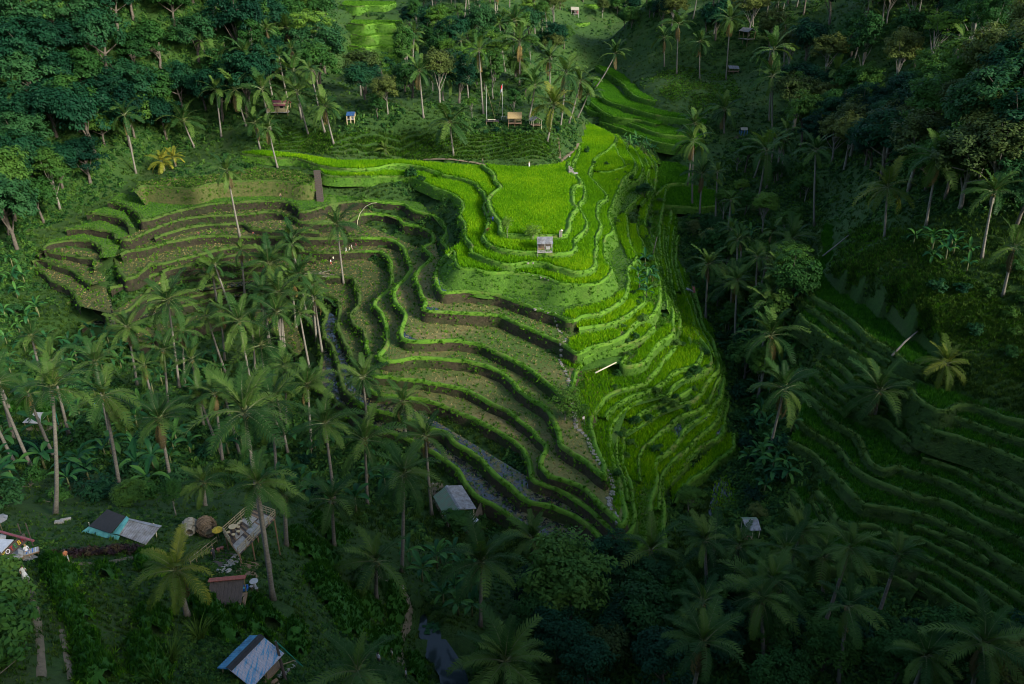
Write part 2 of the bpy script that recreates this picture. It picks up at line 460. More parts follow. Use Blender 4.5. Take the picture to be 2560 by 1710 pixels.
def person(p, rz, kind, shirt, legs, label, hat=None, pack=None, skirt=None, height=1.68, tiltx=0.0, shoes=(0.5, 0.5, 0.5), hair=None):
    root = thing('person', label, 'person', p, rz)
    s = height / 1.76
    root.scale = (s, s, s)
    root.rotation_euler = (tiltx, 0, rz)
    me = BODY[kind].copy()
    me.materials.clear()
    for m in (SKIN, cloth(shirt, 'shirt'), cloth(legs, 'trousers'), cloth(shoes, 'shoes')): me.materials.append(m)
    zh = {'sit': 0.47}.get(kind, 0.0)
    for f in me.polygons:
        c = f.center
        if kind == 'bend':
            mi = 0 if c.y > 0.46 and c.z > 1.05 else (1 if c.z > 1.0 or (c.z > .85 and c.y > .3) else (0 if c.y > .3 and c.z > .4 else (2 if c.z > .3 else (0 if c.z > .09 else 3))))
        else:
            z = c.z + zh
            hand = abs(c.x) > 0.19 and z < 1.2
            if z > 1.49: mi = 0
            elif kind == 'sit': mi = 1 if (c.z > 0.56 and c.y < 0.16 and not (abs(c.x) > .2 and c.z < .72)) else (0 if c.z > .56 and c.y > .12 else (2 if c.z > .3 else (0 if c.z > .09 else 3)))
            elif hand: mi = 0
            elif z > 0.96: mi = 1
            elif z > 0.42: mi = 2
            elif z > 0.1: mi = 2 if legs[0] + legs[1] < 0.3 else 0
            else: mi = 3
        f.material_index = mi
        f.use_smooth = True
    obj('body', me, root)
    hz_ = {'sit': Vector((0, -0.005, 1.2)), 'bend': Vector((0, .63, 1.24))}.get(kind, Vector((0, 0.015, 1.66)))
    mb = MB()
    N = 8
    rows = [(0.0, 0.112), (0.06, 0.108), (0.11, 0.075), (0.135, 0.0)]
    vs = [(hz_.x + r_ * math.cos(6.283 * k / N), hz_.y - 0.02 + r_ * 1.1 * math.sin(6.283 * k / N), hz_.z - 0.02 + z_) for z_, r_ in rows for k in range(N)]
    mb.add(vs, [(i * N + k, i * N + (k + 1) % N, (i + 1) * N + (k + 1) % N, (i + 1) * N + k) for i in range(3) for k in range(N)])
    if hat is None:
        mb.build('hair', HAIR if hair is None else cloth(hair, 'hair'), root, True)
    else:
        h2 = MB(); h2.cyl((hz_.x, hz_.y, hz_.z + 0.02), 0.27, 0.2, 12, 0, 0.01)
        h2.build('hat', STRAWHAT if hat == 'straw' else cloth(hat, 'hat'), root)
    if pack:
        b = MB(); b.box((0, -0.2, 1.22), (0.3, 0.16, 0.42)); b.box((0, -0.29, 1.14), (0.22, 0.05, 0.22))
        b.build('backpack', cloth(pack, 'backpack'), root)
    if skirt:
        b = MB(); b.cyl((0, 0, 0.12), 0.34, 0.85, 12, 0, 0.15)
        b.build('skirt', cloth(skirt, 'skirt'), root, True)
    return root

# ================================================================== TERRAIN
# each terrace: level z, lip traced along its outer bund (uphill on the left hand), inner closing points (px, py, z), surface, wall, wall slope
TER = []
def T(z, edge, close, surf='stubble', wall='earth', slope=0.16, depth=3.4, bund=1.0):
    TER.append(dict(z=z, edge=edge, close=close, surf=surf, wall=wall, slope=slope, depth=depth, bund=bund))
# ---- the promontory
T(0.0, [(1200,414),(1230,437),(1233,452),(1246,470),(1220,493),(1217,507),(1230,537),(1247,562),(1250,585),(1290,592),(1395,592),(1415,592),(1422,580),(1432,542),(1444,523),(1435,507),(1438,470),(1455,460),(1445,443),(1424,430),(1424,405)],
  [(1400,412,0),(1320,421,0),(1260,418,0)], 'paddy', 'bank', 0.15, 1.6, 1.5)
T(-1.0, [(600,385),(680,395),(740,398),(800,415),(850,423),(933,422),(980,413),(1033,415),(1083,428),(1110,438),(1173,453),(1197,470),(1213,497),(1207,517),(1220,540),(1214,575),(1207,597),(1233,620),(1283,630),(1337,632),(1383,636),(1430,633),(1442,620),(1440,600),(1464,580),(1468,560),(1458,533),(1450,515),(1464,487),(1456,458),(1440,437),(1433,413),(1446,383),(1450,360)],
  [(1430,385,0),(1400,411,0),(1260,417,0),(1200,409,0),(1000,402,-1),(850,404,-1),(747,388,-1),(650,378,-1)], 'paddy', 'bank', 0.3, 2.2, 1.0)
T(-2.2, [(800,428),(817,440),(900,442),(1017,442),(1050,452),(1087,470),(1137,490),(1157,517),(1148,540),(1163,567),(1160,593),(1180,616),(1175,630),(1207,645),(1260,662),(1277,664),(1307,658),(1350,658),(1400,671),(1433,682),(1473,679),(1493,660),(1489,640),(1494,593),(1502,560),(1494,540),(1498,510),(1517,497),(1510,480),(1493,460),(1474,440),(1483,413),(1490,395),(1515,380),(1542,352),(1530,335),(1500,320),(1472,308)],
  [(1462,318,-1),(1447,360,-1),(1440,420,-1),(1400,500,-1),(1300,560,-1),(1230,560,-1),(1220,470,-1),(1110,425,-1),(850,412,-1)], 'paddy', 'bank', 0.35, 2.6, 0.9)
T(-3.6, [(1118,640),(1133,627),(1143,667),(1187,674),(1233,684),(1262,681),(1287,683),(1333,690),(1370,697),(1400,709),(1450,713),(1500,707),(1528,680),(1520,660),(1512,640),(1513,597),(1533,577),(1523,547),(1530,517),(1545,480),(1560,447),(1587,423),(1587,403),(1573,383),(1563,360),(1545,338)],
  [(1530,345,-2.2),(1480,440,-2.2),(1470,600,-2.2),(1300,620,-2.2),(1180,580,-2.2),(1150,600,-2.6)], 'paddy', 'bank', 0.85, 4.4, 0.8)
T(-7.2, [(270,505),(295,508),(327,523),(350,543),(352,553),(383,547),(450,527),(533,510),(617,505),(707,503),(743,520),(747,530),(775,527),(800,520),(833,510),(900,503),(967,507),(1010,513),(1033,527),(1083,540),(1107,557),(1112,580),(1103,600),(1117,620),(1110,640),(1093,663),(1087,697),(1092,720),(1110,733),(1150,730),(1200,733),(1250,740),(1293,757),(1333,770),(1383,785),(1427,805),(1440,798),(1467,788),(1493,787),(1533,767),(1560,747),(1568,727),(1576,700),(1570,675),(1591,643),(1576,607),(1568,553),(1565,530),(1590,500),(1616,470),(1617,437),(1623,417),(1610,390),(1593,367)],
  [(1575,375,-3.6),(1560,440,-3.6),(1500,600,-3.6),(1450,690,-3.6),(1300,660,-3),(1180,640,-3),(1130,560,-3),(1050,470,-3),(800,450,-3),(700,463,-6),(533,468,-6),(430,480,-6),(345,487,-6.5),(300,480,-7)], 'grass', 'earth', 0.14, 3.6, 0.9)
T(-9.5, [(300,596),(317,601),(367,581),(433,554),(497,542),(583,538),(643,533),(683,530),(735,545),(747,556),(793,558),(870,556),(900,538),(935,536),(990,545),(1003,559),(1043,567),(1073,580),(1080,607),(1057,620),(1077,643),(1045,673),(1037,700),(1050,730),(1062,757),(1053,772),(1070,779),(1117,781),(1167,784),(1217,788),(1250,791),(1283,807),(1323,824),(1363,841),(1390,854),(1413,868),(1443,887),(1477,870),(1517,860),(1550,847),(1570,834),(1583,817),(1610,798),(1633,788),(1645,767),(1652,720),(1642,660),(1627,600),(1612,560),(1621,520),(1634,477),(1641,447),(1644,417),(1632,397),(1618,378)],
  [(1605,400,-7),(1600,520,-7),(1550,700,-7),(1400,740,-7),(1120,700,-7),(1080,560,-7),(900,495,-7),(700,495,-7),(533,500,-7),(400,535,-7),(330,580,-9)], 'stubble', 'earth', 0.14, 3.2, 1.0)
T(-12.0, [(300,640),(317,629),(367,622),(433,604),(517,591),(617,593),(683,594),(750,597),(833,597),(893,596),(960,597),(1000,613),(1017,647),(1023,673),(1000,707),(980,733),(990,760),(1010,787),(1007,807),(998,837),(1007,850),(1033,855),(1077,855),(1133,853),(1200,863),(1233,878),(1257,890),(1297,910),(1333,933),(1370,960),(1410,995),(1424,990),(1436,955),(1445,927),(1477,901),(1517,888),(1558,883),(1566,897),(1545,914),(1567,922),(1610,907),(1633,877),(1650,857),(1673,843),(1687,827),(1683,800),(1680,767),(1670,733),(1663,700),(1655,650),(1650,600),(1655,540),(1665,480),(1660,430),(1642,388)],
  [(1636,420,-9),(1630,560,-9),(1620,740,-9),(1400,800,-9),(1100,740,-9),(1060,600,-9),(900,530,-9),(600,530,-9),(420,550,-9),(320,595,-9)], 'stubble', 'earth', 0.12, 3.0, 1.1)
T(-14.0, [(270,650),(283,645),(290,667),(313,700),(340,692),(370,668),(376,658),(397,662),(433,653),(500,637),(567,621),(617,618),(683,620),(750,627),(817,633),(880,630),(943,630),(970,647),(977,677),(973,717),(933,757),(950,783),(963,820),(963,860),(943,893),(957,905),(1007,902),(1023,897),(1083,897),(1133,902),(1183,907),(1223,920),(1250,933),(1280,953),(1293,973),(1323,997),(1363,1023),(1380,1047),(1393,1080),(1397,1113),(1417,1127),(1460,1153),(1493,1180),(1517,1202),(1512,1160),(1490,1105),(1480,1050),(1510,1000),(1560,975),(1610,960),(1640,930),(1660,900),(1690,870),(1697,840),(1700,800),(1690,750),(1680,700),(1670,640),(1667,590),(1680,540),(1680,480),(1667,420)],
  [(1660,470,-12),(1660,640,-12),(1660,800,-12),(1540,880,-12),(1300,850,-12),(1050,780,-12),(1040,620,-12),(900,590,-12),(600,585,-12),(420,600,-12),(320,630,-12)], 'stubble', 'earth', 0.14, 3.0, 1.1)
T(-16.0, [(275,720),(290,717),(317,712),(383,688),(467,674),(517,664),(583,663),(650,664),(717,672),(780,690),(830,693),(863,693),(883,697),(890,720),(893,760),(873,790),(883,813),(907,830),(913,867),(921,885),(913,915),(933,940),(970,944),(997,950),(1037,952),(1090,960),(1150,973),(1193,990),(1217,1004),(1227,1014),(1270,1030),(1293,1051),(1327,1074),(1343,1097),(1363,1117),(1352,1140),(1346,1163),(1360,1183),(1383,1197),(1423,1206),(1460,1223),(1480,1247),(1513,1277),(1540,1303),(1552,1322),(1570,1290),(1560,1240),(1545,1190),(1530,1130),(1530,1070),(1570,1020),(1610,1000),(1647,993),(1667,993),(1690,963),(1723,943),(1750,930),(1780,913),(1775,885),(1765,860),(1745,840),(1735,800),(1720,750),(1700,700),(1690,640),(1695,590)],
  [(1680,620,-14),(1690,740,-14),(1690,860,-14),(1500,980,-14),(1250,900,-14),(1000,860,-14),(990,680,-14),(900,620,-14),(600,610,-14),(420,640,-14),(330,690,-14)], 'stubble', 'earth', 0.14, 3.0, 1.0)
T(-17.7, [(272,790),(300,784),(320,779),(343,758),(367,734),(390,711),(450,698),(550,688),(650,684),(717,698),(780,722),(822,742),(843,754),(847,783),(840,817),(853,843),(867,877),(884,912),(905,962),(950,987),(1010,992),(1063,1004),(1110,1018),(1160,1038),(1210,1063),(1250,1084),(1280,1104),(1303,1123),(1317,1150),(1324,1178),(1334,1207),(1372,1218),(1420,1240),(1460,1265),(1500,1300),(1530,1330),(1562,1345),(1590,1300),(1580,1220),(1560,1150),(1563,1090),(1603,1064),(1650,1034),(1683,1014),(1727,1010),(1755,985),(1775,950),(1800,925),(1796,890),(1785,850),(1762,820),(1750,770),(1735,720)],
  [(1720,740,-16),(1740,860,-16),(1600,960,-16),(1400,1050,-16),(1200,970,-16),(960,900,-16),(930,760,-16),(860,680,-16),(600,655,-16),(450,670,-16),(330,730,-16)], 'stubble', 'earth', 0.16, 3.0, 1.0)
T(-19.3, [(320,790),(357,758),(383,750),(450,734),(543,711),(650,701),(720,731),(790,761),(820,768),(803,810),(807,840),(827,867),(843,920),(860,977),(917,1020),(977,1037),(1040,1056),(1083,1074),(1110,1081),(1130,1104),(1167,1128),(1200,1151),(1213,1168),(1240,1198),(1273,1221),(1300,1244),(1323,1258),(1367,1264),(1400,1278),(1440,1294),(1473,1321),(1491,1335),(1512,1362),(1524,1382),(1580,1395),(1625,1340),(1630,1270),(1643,1200),(1643,1150),(1670,1133),(1700,1100),(1717,1070),(1767,1040),(1800,1000),(1810,960),(1812,920)],
  [(1790,950,-17.6),(1700,1040,-17.6),(1560,1180,-17.6),(1350,1190,-17.6),(1100,1040,-17.6),(900,930,-17.6),(870,800,-17.6),(780,730,-17.6),(600,700,-17.6),(420,720,-17.6)], 'wet', 'earth', 0.16, 3.0, 1.1)
T(-21.2, [(200,816),(217,811),(250,798),(300,788),(350,780),(385,777),(467,764),(550,744),(617,731),(680,735),(730,765),(770,800),(800,893),(790,950),(850,1012),(900,1052),(1000,1092),(1060,1122),(1107,1148),(1143,1174),(1157,1201),(1180,1238),(1213,1254),(1247,1271),(1277,1298),(1307,1314),(1353,1348),(1400,1361),(1440,1372),(1520,1395),(1600,1410),(1660,1380),(1662,1290),(1662,1220),(1700,1180),(1727,1143),(1767,1110),(1800,1097),(1812,1060),(1822,1000)],
  [(1800,1040,-19.2),(1680,1160,-19.2),(1550,1300,-19.2),(1350,1250,-19.2),(1150,1110,-19.2),(900,1000,-19.2),(840,850,-19.2),(790,775,-19.2),(650,715,-19.2),(450,745,-19.2),(330,785,-19.2)], 'wet', 'earth', 0.15, 3.0, 1.0)
T(-22.8, [(330,870),(400,844),(467,824),(527,804),(600,800),(680,830),(740,890)], [(760,850,-21),(740,800,-21),(680,755,-21),(550,760,-21),(380,795,-21),(300,830,-21)], 'stubble', 'earth', 0.2, 2.5, 0.8)
T(-22.4, [(1690,1260),(1720,1210),(1767,1178),(1800,1148),(1834,1123),(1838,1085)], [(1815,1080,-21),(1740,1150,-21),(1680,1210,-21)], 'paddy', 'bank', 0.25, 2.5, 0.8)
# small fields on the right flank
T(-2.9, [(1498,430),(1520,430),(1560,418),(1562,407),(1548,387),(1538,363)], [(1530,356,-2.2),(1492,398,-2.2),(1480,420,-2.2)], 'paddy', 'bank', 0.2, 1.5, 0.7)
T(-5.4, [(1530,495),(1567,458),(1597,452),(1607,425),(1600,395),(1580,365)], [(1573,378,-3.6),(1585,410,-3.6),(1550,450,-3.6),(1530,480,-3.6)], 'paddy', 'bank', 0.3, 2.2, 0.8)
T(-15.0, [(1665,955),(1690,930),(1740,915),(1758,880),(1745,865)], [(1735,850,-14),(1700,880,-14),(1670,920,-14)], 'paddy', 'bank', 0.2, 1.6, 0.8)
# ---- west wing of the brown bowl
T(-8.4, [(215,534),(227,533),(270,538),(307,550),(323,568)], [(335,560,-7.3),(310,520,-7.2),(260,505,-7)], 'grass', 'earth', 0.1, 2.2, 0.6)
T(-10.2, [(165,574),(180,572),(230,573),(277,581),(290,599)], [(310,590,-9),(315,560,-8),(250,530,-8),(190,545,-8)], 'grass', 'earth', 0.1, 2.2, 0.6)
T(-11.6, [(105,626),(117,613),(160,603),(217,602),(250,620),(256,645)], [(285,635,-11),(300,590,-10),(200,570,-10),(120,585,-10)], 'grass', 'earth', 0.12, 2.0, 0.6)
T(-12.9, [(95,640),(103,629),(150,634),(200,644),(233,648),(232,675)], [(255,650,-11.6),(240,620,-11.5),(160,605,-11.5),(105,620,-11.5)], 'stubble', 'earth', 0.15, 1.8, 0.7)
T(-14.2, [(80,655),(93,648),(133,661),(177,674),(200,692),(224,714)], [(262,690,-12.9),(240,660,-12.9),(160,637,-12.9),(95,640,-12.9)], 'stubble', 'earth', 0.2, 1.8, 0.8)
T(-15.7, [(75,672),(87,668),(127,701),(160,714),(182,734),(205,770)], [(275,770,-14.3),(262,705,-14.3),(200,690,-14.3),(130,662,-14.3),(85,655,-14.3)], 'stubble', 'earth', 0.2, 1.8, 0.8)
T(-17.6, [(170,760),(200,731),(237,758),(257,778),(268,815)], [(285,795,-16),(272,730,-16),(215,715,-15.9),(185,735,-15.9)], 'wet', 'earth', 0.15, 2.0, 0.7)
# grassy shelf above the big green terrace
T(-3.2, [(335,480),(360,464),(417,469),(483,471),(533,457),(620,452),(700,452),(765,462),(790,447)], [(800,437,-2.4),(740,412,-1.4),(640,405,-1.6),(500,440,-3),(400,448,-3.4),(350,460,-3.6)], 'drygrass', 'drybank', 0.55, 4.6, 0.6)
# half steps in the brown bowl
T(-10.8, [(385,597),(400,589),(467,571),(517,563),(600,559),(630,572),(683,577),(743,580),(800,582)], [(790,565,-9.6),(700,540,-9.6),(600,545,-9.6),(500,550,-9.6),(410,575,-9.6)], 'stubble', 'earth', 0.16, 1.6, 0.8)
T(-15.0, [(405,680),(417,674),(483,660),(550,644),(617,637),(683,641),(733,645),(790,650)], [(785,634,-14.1),(700,624,-14.1),(600,624,-14.1),(500,642,-14.1),(420,660,-14.1)], 'stubble', 'earth', 0.16, 1.4, 0.7)
T(-20.2, [(370,772),(400,764),(460,747),(545,727),(620,715),(670,716)], [(665,705,-19.4),(600,705,-19.4),(520,716,-19.4),(430,742,-19.4),(375,762,-19.4)], 'stubble', 'earth', 0.16, 1.4, 0.7)
# ---- right-hand hillside (deep green rice)
def G(z, edge, close, **k):
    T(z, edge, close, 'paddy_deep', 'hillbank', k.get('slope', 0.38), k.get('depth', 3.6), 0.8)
G(-3.0, [(2050,560),(2044,600),(2050,633),(2030,660),(2004,690),(2007,710),(2030,740),(2070,763),(2110,787),(2144,817),(2177,850),(2227,877),(2270,910),(2310,922),(2350,928)],
  [(2352,895,-3),(2305,866,-3),(2246,824,-3),(2196,783,-3),(2138,750,-3),(2085,718,-3),(2062,694,-3),(2068,672,-3),(2088,645,-3),(2090,610,-3),(2088,565,-3)])
G(-5.5, [(1995,785),(2007,800),(2044,823),(2077,853),(2110,867),(2144,890),(2184,915),(2230,938),(2290,960)],
  [(2300,935,-3.3),(2200,880,-3.3),(2100,790,-3.3),(2030,755,-3.3),(2000,765,-5)])
G(-4.5, [(2277,977),(2297,1000),(2344,1030),(2377,1028),(2400,1012),(2427,1011),(2477,1028),(2510,1047),(2560,1054),(2640,1075)],
  [(2640,1000,0),(2500,990,-2),(2400,960,-2.5),(2300,945,-3.3)])
G(-8.0, [(2060,880),(2070,893),(2104,920),(2130,947),(2157,960),(2190,985),(2225,1000)],
  [(2260,985,-5.6),(2200,930,-5.6),(2110,880,-5.6),(2060,850,-6)])
G(-7.0, [(2257,993),(2287,1020),(2300,1050),(2312,1068),(2344,1080),(2394,1093),(2444,1110),(2477,1120),(2560,1157),(2640,1195)],
  [(2640,1100,-4.6),(2500,1050,-4.6),(2350,1040,-4.6),(2280,985,-4.6)])
G(-10.2, [(2025,925),(2037,933),(2060,957),(2104,993),(2137,1020),(2177,1043),(2200,1038),(2244,1077),(2270,1100),(2282,1109),(2337,1110),(2377,1127),(2427,1157),(2477,1183),(2527,1210),(2560,1230),(2640,1270)],
  [(2640,1180,-7.2),(2450,1120,-7.2),(2320,1080,-7.2),(2260,1010,-7.2),(2150,970,-8.2),(2080,910,-8.2),(2040,900,-9)])
G(-12.3, [(2010,985),(2024,997),(2050,1017),(2077,1050),(2127,1080),(2144,1097),(2160,1137),(2177,1157),(2210,1179),(2228,1173),(2250,1164),(2277,1183),(2324,1190),(2370,1207),(2410,1223),(2460,1257),(2510,1270),(2544,1287),(2640,1325)],
  [(2640,1260,-10.4),(2450,1175,-10.4),(2300,1115,-10.4),(2200,1050,-10.4),(2100,1000,-10.4),(2030,950,-10.4)])
G(-14.8, [(1970,1105),(1984,1111),(2010,1123),(2044,1143),(2064,1170),(2094,1190),(2110,1210),(2130,1237),(2144,1254),(2160,1267),(2210,1268),(2260,1278),(2310,1290),(2360,1307),(2394,1327),(2437,1343),(2470,1367),(2510,1397),(2560,1427),(2640,1475)],
  [(2640,1310,-12.5),(2450,1250,-12.5),(2250,1180,-12.5),(2150,1140,-12.5),(2060,1060,-12.5),(2000,1050,-13.5)])
G(-16.8, [(2040,1225),(2050,1240),(2070,1260),(2084,1293),(2097,1308),(2124,1320),(2160,1311),(2194,1314),(2227,1340),(2277,1343),(2317,1357),(2360,1380),(2410,1407),(2460,1433),(2510,1463),(2560,1500),(2640,1550)],
  [(2640,1460,-15),(2480,1370,-15),(2300,1290,-15),(2150,1265,-15),(2080,1190,-15),(2050,1190,-15)])
G(-18.6, [(1974,1225),(1984,1233),(2004,1273),(2010,1300),(2024,1328),(2060,1360),(2110,1373),(2177,1378),(2217,1393),(2260,1417),(2310,1428),(2360,1453),(2410,1490),(2460,1527),(2510,1553),(2560,1580),(2640,1630)],
  [(2640,1540,-17),(2460,1430,-17),(2300,1350,-17),(2130,1320,-17),(2060,1250,-17),(2020,1200,-17)])
G(-20.3, [(2060,1418),(2094,1421),(2160,1430),(2210,1437),(2244,1448),(2290,1480)],
  [(2330,1470,-18.8),(2250,1415,-18.8),(2160,1378,-18.8),(2080,1375,-19.5)], depth=2.4)
# ---- the far terraces beyond the promontory
def K(z, edge, close, bund=0.9):
    T(z, edge, close, 'paddy_far', 'bank', 0.6, 3.2, bund)
K(0.4, [(1490,165),(1517,183),(1552,206),(1581,236),(1610,248),(1640,254)], [(1650,240,3),(1600,215,2.6),(1570,180,2.6),(1530,160,2.6)])
K(-1.8, [(1478,210),(1493,223),(1517,252),(1575,270),(1633,287),(1721,300),(1760,310)], [(1770,285,0.3),(1650,262,0.3),(1575,240,0.3),(1520,190,0.3),(1490,180,0.3)])
K(-3.6, [(1462,245),(1476,256),(1517,286),(1560,296),(1594,300),(1640,312)], [(1660,296,-2),(1560,275,-2),(1500,240,-2)])
K(-5.0, [(1460,265),(1476,277),(1520,290),(1552,300),(1600,318),(1645,334),(1709,341),(1750,345)], [(1760,318,-2),(1640,300,-3.8),(1520,280,-3.8),(1480,260,-3.8)])
K(-6.6, [(1500,305),(1540,318),(1570,329),(1633,353),(1692,364),(1740,370)], [(1750,350,-5.2),(1640,335,-5.2),(1550,304,-5.2)])
# valley-floor fields seen past the right flank
T(-11.5, [(1640,490),(1665,465),(1690,460),(1730,462)], [(1735,430,-11.5),(1700,410,-11.5),(1655,405,-11.5),(1642,440,-11.5)], 'paddy_far', 'bank', 0.3, 2.0, 0.9)
T(-12.6, [(1640,514),(1700,517),(1750,520),(1790,515)], [(1790,480,-12.6),(1740,465,-12.4),(1690,463,-12.4),(1660,480,-12.4)], 'paddy_far', 'bank', 0.3, 2.0, 0.9)
# far fields at the top
for z, y0, x0, x1 in ((10.0, 168, 868, 1010), (12.6, 138, 872, 1015), (15.4, 116, 872, 1012), (19.0, 88, 880, 1010), (22.6, 60, 870, 1005), (28.0, 14, 850, 990)):
    T(z, [(x0, y0 - 2), (x0 + 40, y0 + 3), ((x0 + x1) / 2, y0), (x1 - 30, y0 + 1), (x1, y0 - 6)], [(x1 + 5, y0 - 26, z + 3.0), (x0 + 10, y0 - 28, z + 3.0)], 'meadow', 'bank', 0.6, 3.6, 0.8)
for z, y0, x0, x1 in ((14.5, 60, 1415, 1475), (22.0, 12, 1420, 1540), (25.0, -14, 1420, 1560)):
    T(z, [(x0, y0 - 2), ((x0 + x1) / 2, y0 + 1), (x1, y0 - 3)], [(x1, y0 - 22, z + 2.4), (x0, y0 - 22, z + 2.4)], 'meadow', 'bank', 0.6, 3.0, 0.8)

M['drybank'] = ground_mat('dry_bank', [(0.3, (0.03, 0.04, 0.010)), (0.5, (0.075, 0.085, 0.02)), (0.72, (0.15, 0.13, 0.05))],
                          [(0.35, (0.04, 0.08, 0.012)), (0.55, (0.075, 0.085, 0.022)), (0.72, (0.10, 0.075, 0.035))], fs=1.7, cs=0.18, amount=0.5, bump=1.0, bdist=0.35)
M['drygrass'] = M['drybank']
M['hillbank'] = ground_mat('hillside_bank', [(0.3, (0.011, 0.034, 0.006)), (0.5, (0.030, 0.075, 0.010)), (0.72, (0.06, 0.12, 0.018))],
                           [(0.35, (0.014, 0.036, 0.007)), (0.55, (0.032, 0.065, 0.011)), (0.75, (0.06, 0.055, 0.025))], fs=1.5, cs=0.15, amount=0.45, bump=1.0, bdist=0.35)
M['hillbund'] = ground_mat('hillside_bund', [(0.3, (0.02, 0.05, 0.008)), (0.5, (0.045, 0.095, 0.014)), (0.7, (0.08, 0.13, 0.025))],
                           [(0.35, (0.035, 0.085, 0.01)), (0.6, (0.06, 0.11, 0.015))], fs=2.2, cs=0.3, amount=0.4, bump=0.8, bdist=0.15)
M['paddy_far'] = ground_mat('far_rice_field', [(0.3, (0.03, 0.12, 0.008)), (0.5, (0.055, 0.19, 0.012)), (0.7, (0.09, 0.25, 0.016))],
                            [(0.35, (0.03, 0.12, 0.008)), (0.65, (0.055, 0.17, 0.012))], fs=1.8, cs=0.1, amount=0.5, bump=0.8, bdist=0.2)
M['meadow'] = ground_mat('meadow', [(0.3, (0.06, 0.13, 0.01)), (0.5, (0.12, 0.22, 0.02)), (0.7, (0.19, 0.28, 0.04))],
                         [(0.35, (0.09, 0.18, 0.012)), (0.6, (0.15, 0.25, 0.025)), (0.75, (0.17, 0.19, 0.05))], fs=1.2, cs=0.08, amount=0.5, bump=0.8, bdist=0.2)

def catmull(pts, step):
    P = [np.array(p, float) for p in pts]
    P = [2 * P[0] - P[1]] + P + [2 * P[-1] - P[-2]]
    out = []
    for i in range(1, len(P) - 2):
        p0, p1, p2, p3 = P[i - 1:i + 3]
        n = max(1, int(np.linalg.norm(p2 - p1) / step))
        for k in range(n):
            t = k / n
            out.append(0.5 * (2 * p1 + (p2 - p0) * t + (2 * p0 - 5 * p1 + 4 * p2 - p3) * t * t + (3 * p1 - p0 - 3 * p2 + p3) * t ** 3))
    out.append(P[-2])
    return np.array(out)
def vnoise(x, y, s, seed=0):
    return mnoise.noise((x * s + seed * 17.3, y * s - seed * 9.1, seed * 3.7))
def smooth_line(p, n=1):
    for _ in range(n):
        q = p.copy()
        q[1:-1] = 0.25 * p[:-2] + 0.5 * p[1:-1] + 0.25 * p[2:]
        p = q
    return p
def normals2(p):
    d = np.gradient(p, axis=0)
    d /= np.maximum(np.linalg.norm(d, axis=1, keepdims=True), 1e-6)
    n = np.stack([d[:, 1], -d[:, 0]], 1)
    n = smooth_line(n, 2)
    return n / np.maximum(np.linalg.norm(n, axis=1, keepdims=True), 1e-6)

for k, t in enumerate(TER):
    z = t['z']
    e = catmull([plane_xy(px, py, z) for px, py in t['edge']], 1.0)
    e = smooth_line(e, 1)
    n = normals2(e)
    w = np.array([0.35 * vnoise(x, y, 0.22, k) + 0.14 * vnoise(x, y, 0.7, k + 50) for x, y in e])
    e = e + n * w[:, None]
    t['line'], t['norm'] = e, normals2(e)
    c = np.array([plane_xy(px, py, zc) for px, py, zc in t['close']])
    t['poly'] = np.concatenate([e, c])

# ragged half ledges on the right flank, between each terrace and the next one down
def flank_mask(t):
    e, z = t['line'], t['z']
    dep = e[:, 1] * CP - (z - CAM_H) * SP
    qx = CX + F_PX * e[:, 0] / dep
    qy = CY - F_PX * (e[:, 1] * SP + (z - CAM_H) * CP) / dep
    return (qx > 1440 + np.maximum(0, qy - 850) * 0.28) & (qx < 1900) & (qy > 380)
for a_, b_ in ((4, 5), (5, 6), (6, 7), (7, 8), (8, 9), (9, 10), (10, 11)):
    ta, tb = TER[a_], TER[b_]
    m = flank_mask(ta)
    if not m.any(): continue
    pa = ta['line'][m]
    d = np.linalg.norm(pa[:, None] - tb['line'][None], axis=2)
    near = tb['line'][d.argmin(1)]
    for fr in (0.52,):
        wob = np.array([0.16 * vnoise(x, y, 0.16, a_ + int(fr * 100)) + 0.08 * vnoise(x, y, 0.5, a_ + 7) for x, y in pa])
        e = pa + (near - pa) * np.clip(fr + wob, 0.15, 0.85)[:, None]
        e = smooth_line(e, 3)
        cut = np.array([vnoise(x, y, 0.06, a_ + int(fr * 10)) for x, y in e])
        runs, cur = [], []
        for i in range(len(e)):
            if cut[i] > -0.22: cur.append(i)
            else:
                if len(cur) > 8: runs.append(cur)
                cur = []
        if len(cur) > 8: runs.append(cur)
        for ri in runs:
            z = ta['z'] + (tb['z'] - ta['z']) * fr
            ee = e[ri]
            nn_ = normals2(ee)
            TER.append(dict(z=z, edge=[], close=[], surf='paddy' if (ri[0] + a_) % 3 else 'grass', wall='bank', slope=0.45, depth=1.3, bund=0.6,
                            line=ee, norm=nn_, poly=np.concatenate([ee, (pa[ri] - ta['norm'][m][ri] * 0.6)[::-1]])))
